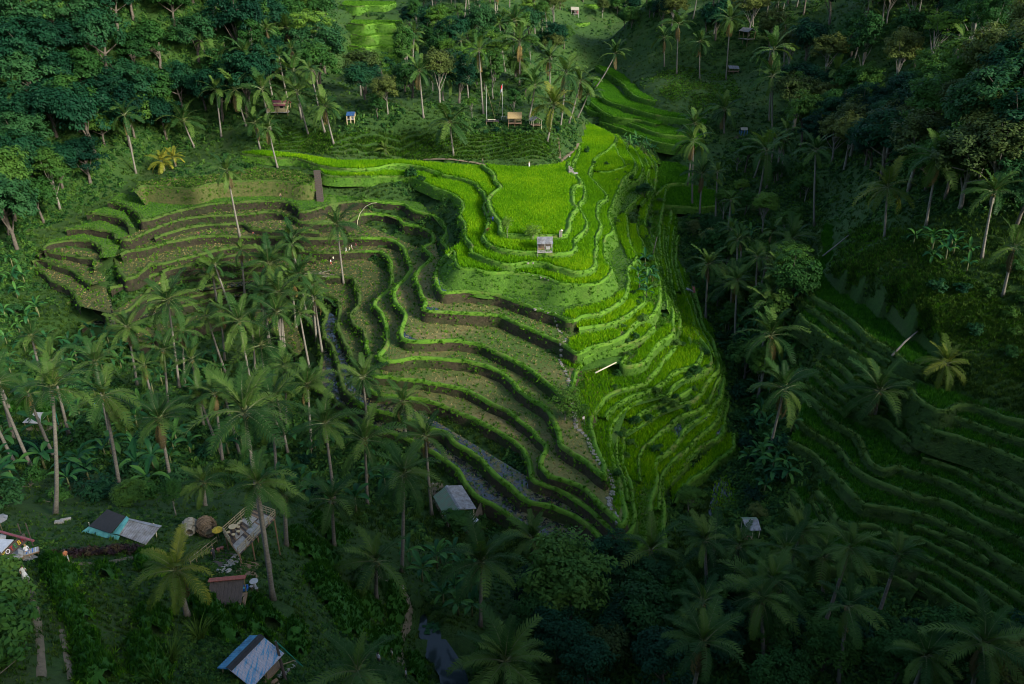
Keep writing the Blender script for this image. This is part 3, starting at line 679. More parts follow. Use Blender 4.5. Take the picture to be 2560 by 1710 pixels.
# narrow half steps on the right-hand hillside
HB = [t for t in TER if t['wall'] == 'hillbank']
for a_, ta in enumerate(HB):
    low = [t for t in HB if -3.6 < t['z'] - ta['z'] < -1.2]
    if not low: continue
    L = np.concatenate([t['line'] for t in low]); LZ = np.concatenate([np.full(len(t['line']), t['z']) for t in low])
    pa = ta['line']
    d = np.linalg.norm(pa[:, None] - L[None], axis=2)
    j_ = d.argmin(1); dm = d.min(1)
    for fr in (0.5,):
        wob = np.array([0.2 * vnoise(x, y, 0.12, a_ + 300) + 0.08 * vnoise(x, y, 0.4, a_ + 301) for x, y in pa])
        e = smooth_line(pa + (L[j_] - pa) * np.clip(fr + wob, 0.25, 0.8)[:, None], 4)
        ok = (dm > 2.6) & (dm < 16) & np.array([vnoise(x, y, 0.045, a_ + 310) > -0.3 for x, y in e])
        runs, cur = [], []
        for i in range(len(e)):
            if ok[i] and (not cur or abs(LZ[j_[i]] - LZ[j_[cur[-1]]]) < 0.3): cur.append(i)
            else:
                if len(cur) > 9: runs.append(cur)
                cur = []
        if len(cur) > 9: runs.append(cur)
        for ri in runs:
            zb = LZ[j_[ri[0]]]
            ee = e[ri]
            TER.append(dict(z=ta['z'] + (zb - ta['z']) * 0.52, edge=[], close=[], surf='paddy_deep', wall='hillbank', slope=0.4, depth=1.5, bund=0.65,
                            line=ee, norm=normals2(ee), poly=np.concatenate([ee, (pa[ri] - ta['norm'][ri] * 0.5)[::-1]])))
# ------------------------------------------------------------------ height raster of the terraces
GX0, GX1, GY0, GY1, GS = -200.0, 200.0, 30.0, 470.0, 0.8
gnx, gny = int((GX1 - GX0) / GS) + 1, int((GY1 - GY0) / GS) + 1
gx = GX0 + GS * np.arange(gnx)
gy = GY0 + GS * np.arange(gny)
def inside(poly, X, Y):
    r = np.zeros(X.shape, bool)
    x1, y1 = poly[-1]
    for x2, y2 in poly:
        if y1 != y2:
            c = ((y1 > Y) != (y2 > Y))
            r ^= c & (X < (x2 - x1) * (Y - y1) / (y2 - y1) + x1)
        x1, y1 = x2, y2
    return r
slab = np.full((gny, gnx), -99.0)
slab_id = np.full((gny, gnx), -1, int)
for k, t in enumerate(TER):
    p = t['poly']
    i0, i1 = np.clip([int((p[:, 0].min() - GX0) / GS), int((p[:, 0].max() - GX0) / GS) + 2], 0, gnx)
    j0, j1 = np.clip([int((p[:, 1].min() - GY0) / GS), int((p[:, 1].max() - GY0) / GS) + 2], 0, gny)
    if i1 <= i0 or j1 <= j0: continue
    X, Y = np.meshgrid(gx[i0:i1], gy[j0:j1])
    m = inside(p, X, Y) & (slab[j0:j1, i0:i1] < t['z'])
    slab[j0:j1, i0:i1][m] = t['z']
    slab_id[j0:j1, i0:i1][m] = k

# ------------------------------------------------------------------ base ground: thin-plate surface through surveyed points and added unseen ones
ANCH = """0,0,38 400,0,40 800,0,34 1100,0,30 1300,0,28 1620,0,30 1800,0,32 2200,0,38 2560,0,41
0,150,22 400,150,22 780,150,14 1060,150,12 1280,150,14 1440,110,9 1440,180,5 1180,80,22 780,60,26 1060,60,22
200,100,30 200,250,14 0,300,10 200,400,0 350,330,2 500,300,4 350,430,-6 200,480,-8 100,520,-9 0,600,-12 60,640,-13.5 0,750,-18 60,800,-20 0,900,-21
150,880,-22.5 300,880,-23.5 450,900,-24 600,900,-24.5 740,930,-24.5 300,950,-22.5 100,960,-19 0,1010,-14 100,1070,-13 220,1050,-13 400,1030,-19 600,1050,-23 800,1080,-24.5
950,1130,-24 1050,1200,-23.8 1150,1290,-23.6 1250,1340,-24 1050,1280,-23.6 0,1150,-7 200,1180,-6 400,1180,-10 600,1200,-13 800,1230,-18 950,1280,-20 1100,1380,-21.5
0,1300,4 140,1290,1 300,1270,2 450,1290,2 600,1290,1 700,1330,-2 850,1370,-9 1000,1430,-14 0,1400,10 100,1400,10 300,1380,7 450,1400,6 560,1420,5.5 640,1440,5 720,1480,3 850,1500,-3 1000,1500,-13 1100,1560,-16
0,1500,14 200,1500,12.5 400,1500,9 560,1530,7 700,1560,6 850,1600,1 950,1640,-7 1040,1600,-16 1110,1650,-17 0,1710,19 200,1710,16 400,1700,13 600,1690,11 750,1700,9 900,1710,0 1040,1710,-16 1150,1710,-16.5
1300,1450,-21.5 1300,1600,-19 1300,1710,-17 1500,1440,-22.5 1600,1430,-23.5 1600,1600,-20 1600,1710,-18 1800,1400,-23 1900,1350,-22.5 1900,1550,-20.5 1900,1710,-18 2050,1480,-21 2250,1560,-20 2250,1710,-16 2560,1710,-15 2450,1640,-18
1850,1250,-24.5 1780,1280,-24.5 1850,1150,-24 1880,1050,-23 1850,950,-21.5 1830,870,-20 1800,800,-19 1770,700,-18 1740,620,-16.5 1720,560,-15.5 1700,545,-14.8 1830,500,-14 1680,385,-10 1560,350,-8.5 1480,325,-5
1900,700,-15 1950,800,-15 1950,900,-17 1950,1000,-19 1930,1100,-21 1900,560,-11 1950,480,-8 1850,420,-9 1800,350,-6 1950,380,-4 2036,567,-8 2100,450,-1 2212,594,6 2130,600,1 2110,650,0 2100,700,0.5 2150,760,-1 2200,700,3 2240,800,0.3 2300,750,4.3 2330,860,-0.5 2400,850,0.7 2450,950,-1.7 2560,950,-1 2400,650,9 2560,750,6.7 2560,550,15.5 2350,500,14 2200,400,8
2350,300,22 2560,300,28 2200,250,14 2200,120,24 2000,250,6 1900,200,8 1833,185,6 1700,170,6.5 1640,195,5.5 1560,140,6 1520,100,9 2000,100,20 1750,80,16 1700,230,3.5 1800,300,-1
1200,398,0.6 1320,403,0.6 1400,395,0.4 1200,332,6.4 1280,324,7 1350,331,7 1420,300,6 1100,385,1.5 1000,393,-0.6 1000,330,6 880,320,7 880,383,0.5 750,300,7 750,378,-0.5 640,330,4 650,370,-0.8 560,400,-2.6 440,432,-3.6
1280,260,9 1000,250,9.5 700,220,12 1430,250,5 1445,300,1.5"""
ctrl = []
for tok in ANCH.split():
    px, py, z = [float(s) for s in tok.split(',')]
    x, y = plane_xy(px, py, z)
    ctrl.append((x, y, z))
ctrl += [(170, 60, 56), (185, 120, 62), (205, 190, 66), (245, 300, 70), (120, 20, 62), (90, 0, 76), (72, -35, 88), (115, -40, 90), (38, -48, 92), (-5, -62, 90), (-60, -62, 76), (-120, -60, 66), (-140, 10, 40), (0, -90, 84), (-160, 90, 22),  # unseen land; the ridge behind and right is raised to shade the slopes
         (-170, 130, 10), (-230, 250, 34), (-280, 360, 52), (-200, 480, 58), (0, 520, 52), (200, 480, 60), (300, 120, 70), (320, 400, 76), (-320, 120, 40), (0, 0, 38), (-40, 12, 34), (60, 20, -4), (40, 30, -12), (300, -80, 70), (-320, -80, 60), (0, 640, 70), (-300, 640, 80), (300, 640, 80)]
for k, t in enumerate(TER):
    drop = 2.6 if t['wall'] != 'bank' else 2.2
    for i in range(0, len(t['line']), 9):
        q = t['line'][i] + t['norm'][i] * 1.5
        ii, jj = int((q[0] - GX0) / GS), int((q[1] - GY0) / GS)
        if 0 <= ii < gnx and 0 <= jj < gny:
            if slab[jj, ii] > t['z'] - 0.01: continue
            zz = t['z'] - drop
            if slab[jj, ii] > -90: zz = min(zz, slab[jj, ii] - 0.7)
            ctrl.append((q[0], q[1], zz))
cp = np.array(ctrl)
# thin out points that nearly coincide
keep = []
for i in range(len(cp)):
    if all((cp[i, 0] - cp[j, 0]) ** 2 + (cp[i, 1] - cp[j, 1]) ** 2 > 2.2 ** 2 for j in keep): keep.append(i)
cp = cp[keep]
def tps(r2): return np.where(r2 > 1e-9, 0.5 * r2 * np.log(np.maximum(r2, 1e-9)), 0.0)
S = 100.0
cxy = cp[:, :2] / S
n = len(cp)
A = tps(((cxy[:, None, :] - cxy[None, :, :]) ** 2).sum(-1)) + np.eye(n) * 2e-5
Pm = np.concatenate([np.ones((n, 1)), cxy], 1)
full = np.block([[A, Pm], [Pm.T, np.zeros((3, 3))]])
sol = np.linalg.solve(full, np.concatenate([cp[:, 2], np.zeros(3)]))
def base_eval(x, y):
    out = np.empty(x.shape)
    for s in range(0, len(x), 20000):
        q = np.stack([x[s:s + 20000], y[s:s + 20000]], 1) / S
        r2 = ((q[:, None, :] - cxy[None]) ** 2).sum(-1)
        out[s:s + 20000] = tps(r2) @ sol[:n] + sol[n] + q @ sol[n + 1:]
    return out
BX0, BX1, BY0, BY1, BS = -330.0, 330.0, -90.0, 640.0, 1.6
bnx, bny = int((BX1 - BX0) / BS) + 1, int((BY1 - BY0) / BS) + 1
bx = BX0 + BS * np.arange(bnx)
by = BY0 + BS * np.arange(bny)
# evaluate the thin plate every third node and interpolate
def bilin(grid, x0, y0, s, X, Y):
    fx = np.clip((X - x0) / s, 0, grid.shape[1] - 1.001)
    fy = np.clip((Y - y0) / s, 0, grid.shape[0] - 1.001)
    i, j = fx.astype(int), fy.astype(int)
    a, b = fx - i, fy - j
    return (grid[j, i] * (1 - a) + grid[j, i + 1] * a) * (1 - b) + (grid[j + 1, i] * (1 - a) + grid[j + 1, i + 1] * a) * b
cs_ = BS * 2.5
cx_ = np.arange(BX0, BX1 + cs_ * 2, cs_)
cy_ = np.arange(BY0, BY1 + cs_ * 2, cs_)
XX, YY = np.meshgrid(cx_, cy_)
coarse = base_eval(XX.ravel(), YY.ravel()).reshape(XX.shape)
BXX, BYY = np.meshgrid(bx, by)
base = bilin(coarse, BX0, BY0, cs_, BXX, BYY)
# lumpy relief: octaves of lattice noise
def lattice(X, Y, s, seed):
    g = np.random.default_rng(seed).normal(size=(256, 256))
    fx, fy = X * s, Y * s
    i, j = np.floor(fx).astype(int), np.floor(fy).astype(int)
    a, b = fx - i, fy - j
    a, b = a * a * (3 - 2 * a), b * b * (3 - 2 * b)
    g_ = lambda u, v: g[v % 256, u % 256]
    return (g_(i, j) * (1 - a) + g_(i + 1, j) * a) * (1 - b) + (g_(i, j + 1) * (1 - a) + g_(i + 1, j + 1) * a) * b
base += 0.35 * lattice(BXX, BYY, 0.11, 3) + 0.22 * lattice(BXX, BYY, 0.29, 4)
# under the terraces the base stays below their surfaces
in_x = (BXX > GX0) & (BXX < GX1) & (BYY > GY0) & (BYY < GY1)
ii = np.clip(((BXX - GX0) / GS).round().astype(int), 0, gnx - 1)
jj = np.clip(((BYY - GY0) / GS).round().astype(int), 0, gny - 1)
sv = np.where(in_x, slab[jj, ii], -99.0)
base = np.where(sv > -90, np.minimum(base, sv - 0.9), base)

# dark pond at the bottom edge and the rice humps of the near slope
POND_PX = [(1052,1532),(1078,1538),(1098,1575),(1130,1620),(1158,1665),(1172,1712),(1160,1740),(1105,1740),(1098,1690),(1066,1645),(1050,1600),(1044,1560)]
POND_Z = -16.6
pp_ = np.array([plane_xy(px, py, POND_Z) for px, py in POND_PX])
cen = pp_.mean(0)
wet_m = inside(pp_, BXX, BYY)
rim = inside(cen + (pp_ - cen) * 1.45, BXX, BYY) & ~inside(cen + (pp_ - cen) * 1.12, BXX, BYY)
base = np.where(wet_m, np.minimum(base, POND_Z - 0.7), base)
base = np.where(rim, np.maximum(base, POND_Z + 0.35), base)
MOUNDS = [[(767,1418),(815,1415),(860,1470),(925,1560),(900,1600),(860,1590),(800,1500),(765,1450)], [(880,1475),(905,1470),(960,1540),(965,1560),(935,1555),(890,1500)],
          [(950,1460),(1000,1470),(1018,1520),(1000,1565),(975,1560),(960,1500)], [(935,1575),(985,1565),(1005,1610),(985,1650),(950,1640),(925,1600)], [(1020,1640),(1042,1640),(1070,1690),(1050,1712),(1025,1690)],
          [(480,1510),(530,1500),(560,1530),(605,1600),(560,1610),(500,1560)], [(560,1520),(600,1510),(640,1560),(690,1610),(650,1600),(600,1570)], [(620,1510),(650,1500),(710,1560),(705,1590),(660,1570)],
          [(110,1400),(160,1400),(200,1450),(180,1500),(140,1490),(110,1440)], [(140,1500),(190,1490),(240,1560),(200,1600),(160,1560)], [(350,1520),(420,1530),(420,1590),(370,1600),(345,1560)],
          [(190,1610),(240,1590),(300,1700),(200,1712)], [(720,1330),(760,1340),(850,1400),(830,1420),(750,1390),(720,1360)], [(240,1420),(280,1420),(290,1450),(250,1455)], [(340,1400),(400,1390),(420,1430),(380,1450),(345,1430)],
          [(320,1610),(400,1610),(430,1700),(340,1712)], [(720,1560),(760,1570),(770,1640),(740,1650),(715,1600)], [(0,1010),(60,1000),(70,1030),(10,1040)], [(90,1000),(130,1010),(120,1045),(80,1040)], [(880,1340),(850,1330),(800,1290),(780,1300),(800,1330),(850,1370)]]
def march(px, py):
    d = ray(px, py)
    ts = np.arange(30.0, 300.0, 0.4)
    w = np.nonzero(CAM_H + d.z * ts < bilin(base, BX0, BY0, BS, d.x * ts, d.y * ts))[0]
    t = ts[w[0]] if len(w) else 100.0
    return (d.x * t, d.y * t)
MOUND_W = [np.array([march(px, py) for px, py in m]) for m in MOUNDS]
mask = np.zeros_like(base)
for p_ in MOUND_W: mask += inside(p_, BXX, BYY)
mask = np.clip(mask, 0, 1)
for _ in range(1):
    mask[1:-1, 1:-1] = (mask[1:-1, 1:-1] * 2 + mask[:-2, 1:-1] + mask[2:, 1:-1] + mask[1:-1, :-2] + mask[1:-1, 2:]) / 6
base = base + mask * 0.25
def h_base(x, y): return bilin(base, BX0, BY0, BS, x, y)
def h_slab(x, y):
    i = np.clip(((x - GX0) / GS).round().astype(int), 0, gnx - 1)
    j = np.clip(((y - GY0) / GS).round().astype(int), 0, gny - 1)
    ok = (x > GX0) & (x < GX1) & (y > GY0) & (y < GY1)
    return np.where(ok, slab[j, i], -99.0)
def height(x, y):
    x, y = np.atleast_1d(np.asarray(x, float)), np.atleast_1d(np.asarray(y, float))
    return np.maximum(h_base(x, y), h_slab(x, y))
def hz(x, y): return float(height(x, y)[0])
def at(px, py):
    """ground point seen at a place of the survey photograph"""
    d = ray(px, py)
    ts = np.arange(30.0, 900.0, 0.5)
    zz = CAM_H + d.z * ts
    hh = height(d.x * ts, d.y * ts)
    w = np.nonzero(zz < hh)[0]
    t = ts[w[0]] if len(w) else -CAM_H / min(d.z, -0.05)
    x, y = d.x * t, d.y * t
    return Vector((x, y, hz(x, y)))
def at_depth(px, py, yw):
    d = ray(px, py)
    t = yw / d.y
    return Vector((d.x * t, yw, CAM_H + d.z * t))

# ground mesh
def hill_ground():
    idx = np.arange(bnx * bny).reshape(bny, bnx)
    q = np.stack([idx[:-1, :-1], idx[:-1, 1:], idx[1:, 1:], idx[1:, :-1]], -1).reshape(-1, 4)
    v = np.stack([BXX.ravel(), BYY.ravel(), base.ravel()], 1)
    me = mesh_np('hillside_ground', v, q, M['hill'], True)
    tag(obj('hillside_ground', me), 'grassy valley sides and ground under the trees', kind='structure')
hill_ground()
def far_hills():
    """land beyond the valley, out to the horizon"""
    vs, fs = [], []
    rings = [(330, 0), (420, -4), (700, 20), (1100, 30), (1700, 10), (2600, -30)]
    N = 64
    for r_, zo in rings:
        for k in range(N):
            a = 2 * math.pi * k / N
            sx, sy = math.cos(a), math.sin(a)
            m_ = max(abs(sx), abs(sy))
            if r_ == 330:
                x, y = 330 * sx / m_, 275 + 365 * sy / m_
                x, y = max(-329.0, min(329.0, x)), max(-89.0, min(639.0, y))
                z = float(h_base(np.array([x]), np.array([y]))[0]) - 0.3
            else:
                x, y = sx * r_, 275 + sy * r_ * 1.1
                z = 55 + zo * (0.6 + 0.7 * vnoise(x, y, 0.004, 5))
            vs.append((x, y, z))
    for i in range(len(rings) - 1):
        for k in range(N):
            fs.append((i * N + k, i * N + (k + 1) % N, (i + 1) * N + (k + 1) % N, (i + 1) * N + k))
    tag(obj('hills', mesh_from('hills', vs, fs, M['hill'], smooth=True)), 'wooded hills beyond the valley', kind='structure')
far_hills()

# terrace meshes: field, bund (raised grassy lip) and riser
SURF = {'drygrass': 'drygrass', 'paddy': 'paddy', 'paddy_deep': 'paddy_deep', 'paddy_far': 'paddy_far', 'grass': 'grass', 'stubble': 'stubble', 'wet': 'wet', 'meadow': 'meadow'}
def build_terrace(k, t):
    z, e, nn, bw_ = t['z'], t['line'], t['norm'], t['bund']
    inner = e - nn * 0.75 * bw_
    loop = [Vector((x, y, z)) for x, y in np.concatenate([inner, t['poly'][len(e):]])]
    tris = geometry.tessellate_polygon([loop])
    me = mesh_from('terrace_field', loop, tris, M[SURF[t['surf']]])
    bm = bmesh.new(); bm.from_mesh(me)
    for f in bm.faces:
        if f.normal.z < 0: f.normal_flip()
    bm.to_mesh(me); bm.free()
    root = tag(obj('rice_terrace', me), kind='structure')
    # bund
    prof = [(-0.85 * bw_, -0.06), (-0.62 * bw_, 0.10), (-0.42 * bw_, 0.30 * bw_), (-0.2 * bw_, 0.36 * bw_), (0.0, 0.28 * bw_), (0.14, 0.02), (0.20, -0.28)]
    N = len(e)
    V = []
    for off, dz in prof:
        for i in range(N):
            x, y = e[i]
            w = 0.16 * vnoise(x, y, 0.8, k + int(off * 7) % 5)
            o = off * (1 + (0.35 * vnoise(x, y, 0.13, k + 70) if -0.8 < off < 0 else 0)) + (w if off > -0.8 else 0)
            V.append((x + nn[i, 0] * o, y + nn[i, 1] * o, z + dz + ((0.12 * vnoise(x, y, 1.1, k + 30) + 0.14 * vnoise(x, y, 0.2, k + 31)) if -0.8 < off < 0.1 else 0)))
    idx = np.arange(len(prof) * N).reshape(len(prof), N)
    q = np.stack([idx[:-1, :-1], idx[1:, :-1], idx[1:, 1:], idx[:-1, 1:]], -1).reshape(-1, 4)
    hillside = t['wall'] == 'hillbank'
    dep = e[:, 1] * CP - (z - CAM_H) * SP
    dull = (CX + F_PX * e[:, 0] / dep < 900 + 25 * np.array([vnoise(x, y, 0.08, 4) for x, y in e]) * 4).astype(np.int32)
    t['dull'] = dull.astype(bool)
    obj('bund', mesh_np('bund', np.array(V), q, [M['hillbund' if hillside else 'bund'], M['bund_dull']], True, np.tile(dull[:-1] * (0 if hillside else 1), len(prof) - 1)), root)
    # riser
    D, sl = t['depth'], t['slope']
    dep = e[:, 1] * CP - (z - CAM_H) * SP
    qx = CX + F_PX * e[:, 0] / dep
    qy = CY - F_PX * (e[:, 1] * SP + (z - CAM_H) * CP) / dep
    lush = ((qx > 1430 + np.maximum(0, qy - 850) * 0.28) & (qx < 1900)).astype(np.int32)
    rows = [0.22, 0.6, 1.1, 1.7, 2.4, 3.2, 4.4]
    rows = [d for d in rows if d < D] + [D]
    V = []
    for d in rows:
        for i in range(N):
            x, y = e[i]
            o = 0.16 + sl * (0.45 if lush[i] and sl > 0.5 and t['wall'] == 'bank' else 1.0) * d + (0.22 * vnoise(x + d * 3, y, 0.5, k + 11) + 0.13 * vnoise(x, y + d * 4, 1.3, k + 12)) * (0 if d < 0.3 else 1)
            V.append((x + nn[i, 0] * o, y + nn[i, 1] * o, z - d))
    idx = np.arange(len(rows) * N).reshape(len(rows), N)
    q = np.stack([idx[:-1, :-1], idx[1:, :-1], idx[1:, 1:], idx[:-1, 1:]], -1).reshape(-1, 4)
    mi = np.tile(lush[:-1], len(rows) - 1)
    t['lush'] = lush.astype(bool)
    obj('riser', mesh_np('riser', np.array(V), q, [M[t['wall']], M['bank' if t['wall'] == 'earth' else t['wall']]], True, mi), root)
    t['root'] = root
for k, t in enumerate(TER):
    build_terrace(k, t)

# ================================================================== GRASS, RICE AND GROUND COVER (uncountable: stuff)
HID = bpy.data.collections.new('sources')      # holds source blades; never linked to the scene
def blade_clump(name, n, h, spread, width, mat, bend=0.5, seed=0):
    r = random.Random(seed)
    V, Fc = [], []
    for k in range(n):
        a = r.uniform(0, 2 * math.pi)
        d = r.uniform(0, spread)
        bx_, by_ = d * math.cos(a), d * math.sin(a)
        a2 = a + r.uniform(-0.8, 0.8)
        hh = h * r.uniform(0.65, 1.1)
        lean = bend * hh * r.uniform(0.4, 1.0)
        ca, sa = math.cos(a2), math.sin(a2)
        pw = r.uniform(0, math.pi)
        wx, wy = math.cos(pw) * width, math.sin(pw) * width
        o = len(V)
        V += [(bx_ - wx / 2, by_ - wy / 2, -0.05), (bx_ + wx / 2, by_ + wy / 2, -0.05),
              (bx_ + ca * lean * 0.35 + wx / 2, by_ + sa * lean * 0.35 + wy / 2, hh * 0.6), (bx_ + ca * lean * 0.35 - wx / 2, by_ + sa * lean * 0.35 - wy / 2, hh * 0.6),
              (bx_ + ca * lean, by_ + sa * lean, hh)]
        Fc += [(o, o + 1, o + 2, o + 3), (o + 3, o + 2, o + 4)]
    return bpy.data.objects.new(name, mesh_from(name, V, Fc, mat))
def leaf_clump(name, n, rad, size, mat, seed=0, flat=0.6):
    r = random.Random(seed)
    V, Fc = [], []
    for k in range(n):
        d = Vector((r.gauss(0, 1), r.gauss(0, 1), abs(r.gauss(0, 1)) * flat + 0.05)).normalized()
        c = d * rad * r.uniform(0.45, 1.0)
        nrm = (d + Vector((r.uniform(-.7, .7), r.uniform(-.7, .7), r.uniform(0, .9)))).normalized()
        a = nrm.orthogonal().normalized()
        a.rotate(Matrix.Rotation(r.uniform(0, 6.28), 3, nrm))
        b = nrm.cross(a)
        s_ = size * r.uniform(0.6, 1.2)
        o = len(V)
        V += [c - a * s_ * 0.6, c + b * s_ * 0.28 - nrm * s_ * .1, c + a * s_ * 0.6 - nrm * s_ * 0.15, c - b * s_ * 0.28 - nrm * s_ * .1]
        Fc += [(o, o + 1, o + 2, o + 3)]
    return bpy.data.objects.new(name, mesh_from(name, V, Fc, mat))

def scatter(name, pts, protos, smin, smax, label=None, parent=None, tilt=0.15, seed=0, zs=None):
    """one object of points; each point carries a clump through a geometry-nodes instance"""
    g = np.random.default_rng(seed + 100)
    N = len(pts)
    if N == 0: return None
    me = bpy.data.meshes.new(name)
    me.vertices.add(N)
    me.vertices.foreach_set('co', np.asarray(pts, np.float32).ravel())
    rot = np.stack([g.normal(0, tilt, N), g.normal(0, tilt, N), g.uniform(0, 6.28, N)], 1).astype(np.float32)
    sc = g.uniform(smin, smax, N).astype(np.float32)
    if zs is not None: sc = (sc * zs).astype(np.float32)
    me.attributes.new('rot', 'FLOAT_VECTOR', 'POINT').data.foreach_set('vector', rot.ravel())
    me.attributes.new('scl', 'FLOAT', 'POINT').data.foreach_set('value', sc)
    me.attributes.new('pick', 'INT', 'POINT').data.foreach_set('value', g.integers(0, len(protos), N).astype(np.int32))
    o = obj(name, me, parent)
    ng = bpy.data.node_groups.new(name, 'GeometryNodeTree')
    ng.interface.new_socket('Geometry', in_out='INPUT', socket_type='NodeSocketGeometry')
    ng.interface.new_socket('Geometry', in_out='OUTPUT', socket_type='NodeSocketGeometry')
    gi, go = ng.nodes.new('NodeGroupInput'), ng.nodes.new('NodeGroupOutput')
    jn = ng.nodes.new('GeometryNodeJoinGeometry')
    ar = ng.nodes.new('GeometryNodeInputNamedAttribute'); ar.data_type = 'FLOAT_VECTOR'; ar.inputs[0].default_value = 'rot'
    as_ = ng.nodes.new('GeometryNodeInputNamedAttribute'); as_.data_type = 'FLOAT'; as_.inputs[0].default_value = 'scl'
    ap = ng.nodes.new('GeometryNodeInputNamedAttribute'); ap.data_type = 'INT'; ap.inputs[0].default_value = 'pick'
    for k, pr in enumerate(protos):
        io = ng.nodes.new('GeometryNodeInstanceOnPoints')
        ob = ng.nodes.new('GeometryNodeObjectInfo')
        ob.inputs['Object'].default_value = pr
        cmp_ = ng.nodes.new('FunctionNodeCompare'); cmp_.data_type = 'INT'; cmp_.operation = 'EQUAL'
        ng.links.new(ap.outputs[0], cmp_.inputs[2])
        cmp_.inputs[3].default_value = k
        ng.links.new(gi.outputs[0], io.inputs['Points'])
        ng.links.new(cmp_.outputs[0], io.inputs['Selection'])
        ng.links.new(ob.outputs['Geometry'], io.inputs['Instance'])
        ng.links.new(ar.outputs[0], io.inputs['Rotation'])
        ng.links.new(as_.outputs[0], io.inputs['Scale'])
        ng.links.new(io.outputs[0], jn.inputs[0])
    ng.links.new(jn.outputs[0], go.inputs[0])
    md = o.modifiers.new('scatter', 'NODES')
    md.node_group = ng
    return tag(o, label, kind='stuff')

RICE = [blade_clump('rice_tuft', 9, 0.78, 0.17, 0.075, M['rice'], 0.5, s) for s in range(3)]
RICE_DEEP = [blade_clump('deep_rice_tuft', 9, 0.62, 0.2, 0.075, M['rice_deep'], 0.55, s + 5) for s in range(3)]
M['rice_far'] = leaf_mat('far_rice_leaf', (0.025, 0.11, 0.006), (0.05, 0.18, 0.008), (0.09, 0.25, 0.012), 0.5, 0.35, 0.12, 0.45)
M['rice_shaded'] = leaf_mat('shaded_rice_leaf', (0.007, 0.040, 0.004), (0.016, 0.068, 0.006), (0.032, 0.10, 0.009), 0.5, 0.3, 0.12, 0.45)  # deep rice darkened again: foreground shade painted into the leaf colour
RICE_SHADED = [blade_clump('shaded_rice_tuft', 9, 0.62, 0.2, 0.075, M['rice_shaded'], 0.55, s + 25) for s in range(3)]
RICE_FAR = [blade_clump('far_rice_tuft', 9, 0.62, 0.22, 0.085, M['rice_far'], 0.55, s + 15) for s in range(2)]
GRASS = [blade_clump('grass_tuft', 10, 0.38, 0.24, 0.07, M['blade'], 0.9, s + 10) for s in range(3)]
M['blade_far'] = leaf_mat('hill_grass_leaf', (0.012, 0.038, 0.007), (0.030, 0.075, 0.010), (0.065, 0.12, 0.018), 0.6, 0.25, 0.2, 0.5)
M['straw'] = leaf_mat('straw', (0.12, 0.095, 0.03), (0.22, 0.175, 0.065), (0.32, 0.26, 0.11), 0.8, 0.1, 0.2, 0.5)
HGRASS = [blade_clump('hill_grass_tuft', 10, 0.6, 0.4, 0.10, M['blade_far'], 0.9, s + 20) for s in range(3)]
WEED = [leaf_clump('weed_clump', 26, 0.55, 0.42, M['weed'], s + 30) for s in range(4)]
STRAW = [blade_clump('straw_tuft', 6, 0.22, 0.22, 0.06, M['straw'], 1.4, s + 40) for s in range(2)]

def frac_inside(poly, n_per_m2, seed, jitter=0.9):
    p = np.asarray(poly)
    st = 1.0 / math.sqrt(n_per_m2)
    x = np.arange(p[:, 0].min(), p[:, 0].max(), st)
    y = np.arange(p[:, 1].min(), p[:, 1].max(), st)
    X, Y = np.meshgrid(x, y)
    g = np.random.default_rng(seed)
    X = X + g.uniform(-.5, .5, X.shape) * st * jitter
    Y = Y + g.uniform(-.5, .5, X.shape) * st * jitter
    m = inside(p, X, Y)
    return X[m], Y[m]
def in_frame(x, y, z, margin=60):
    X, Y, Z = np.asarray(x), np.asarray(y), np.asarray(z) - CAM_H
    dep = Y * CP - Z * SP
    up = Y * SP + Z * CP
    px = CX + F_PX * X / np.maximum(dep, 1)
    py = CY - F_PX * up / np.maximum(dep, 1)
    return (dep > 5) & (px > -margin) & (px < 2560 + margin) & (py > -margin) & (py < 1710 + margin)

# rice growing in the terrace fields
def grow(t, k, density, protos, smin, smax, name='rice', label=None):
    inner = np.concatenate([t['line'] - t['norm'] * 0.95 * t['bund'], t['poly'][len(t['line']):]])
    x, y = frac_inside(inner, density, k)
    i = np.clip(((x - GX0) / GS).round().astype(int), 0, gnx - 1)
    j = np.clip(((y - GY0) / GS).round().astype(int), 0, gny - 1)
    m = (slab[j, i] <= t['z'] + 0.02) & in_frame(x, y, np.full(x.shape, t['z'])) & (h_base(x, y) < t['z'] + 0.2)
    x, y = x[m], y[m]
    scatter(name, np.stack([x, y, np.full(x.shape, t['z'])], 1), protos, smin, smax, label, t['root'], 0.12, k)
for k, t in enumerate(TER):
    if t['surf'] == 'paddy': grow(t, k, 9.0, RICE, 0.85, 1.2, 'rice', 'bright green rice growing in the field')
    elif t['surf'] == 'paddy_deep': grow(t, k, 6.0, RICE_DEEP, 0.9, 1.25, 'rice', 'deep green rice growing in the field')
    elif t['surf'] == 'paddy_far': grow(t, k, 4.0, RICE_FAR, 1.0, 1.4, 'rice', 'green rice growing in the field')
    elif t['surf'] == 'stubble': grow(t, k, 1.3, STRAW + GRASS[:1], 0.8, 1.6, 'straw', 'dry straw and regrowth on the harvested field')
    elif t['surf'] == 'wet': grow(t, k, 1.6, STRAW + GRASS[:1], 0.7, 1.3, 'straw', 'straw stubble standing in the flooded field')
    elif t['surf'] == 'drygrass': grow(t, k, 3.5, STRAW[:1] + GRASS[:1] + HGRASS[:1], 0.7, 1.3, 'grass', 'dry and green grass on the shelf above the terraces')
    elif t['surf'] == 'meadow': grow(t, k, 2.0, GRASS, 0.8, 1.3, 'grass', 'short grass in the far field')
    elif t['surf'] == 'grass': grow(t, k, 2.2, GRASS, 0.6, 1.0, 'grass', 'short grass on the terrace')

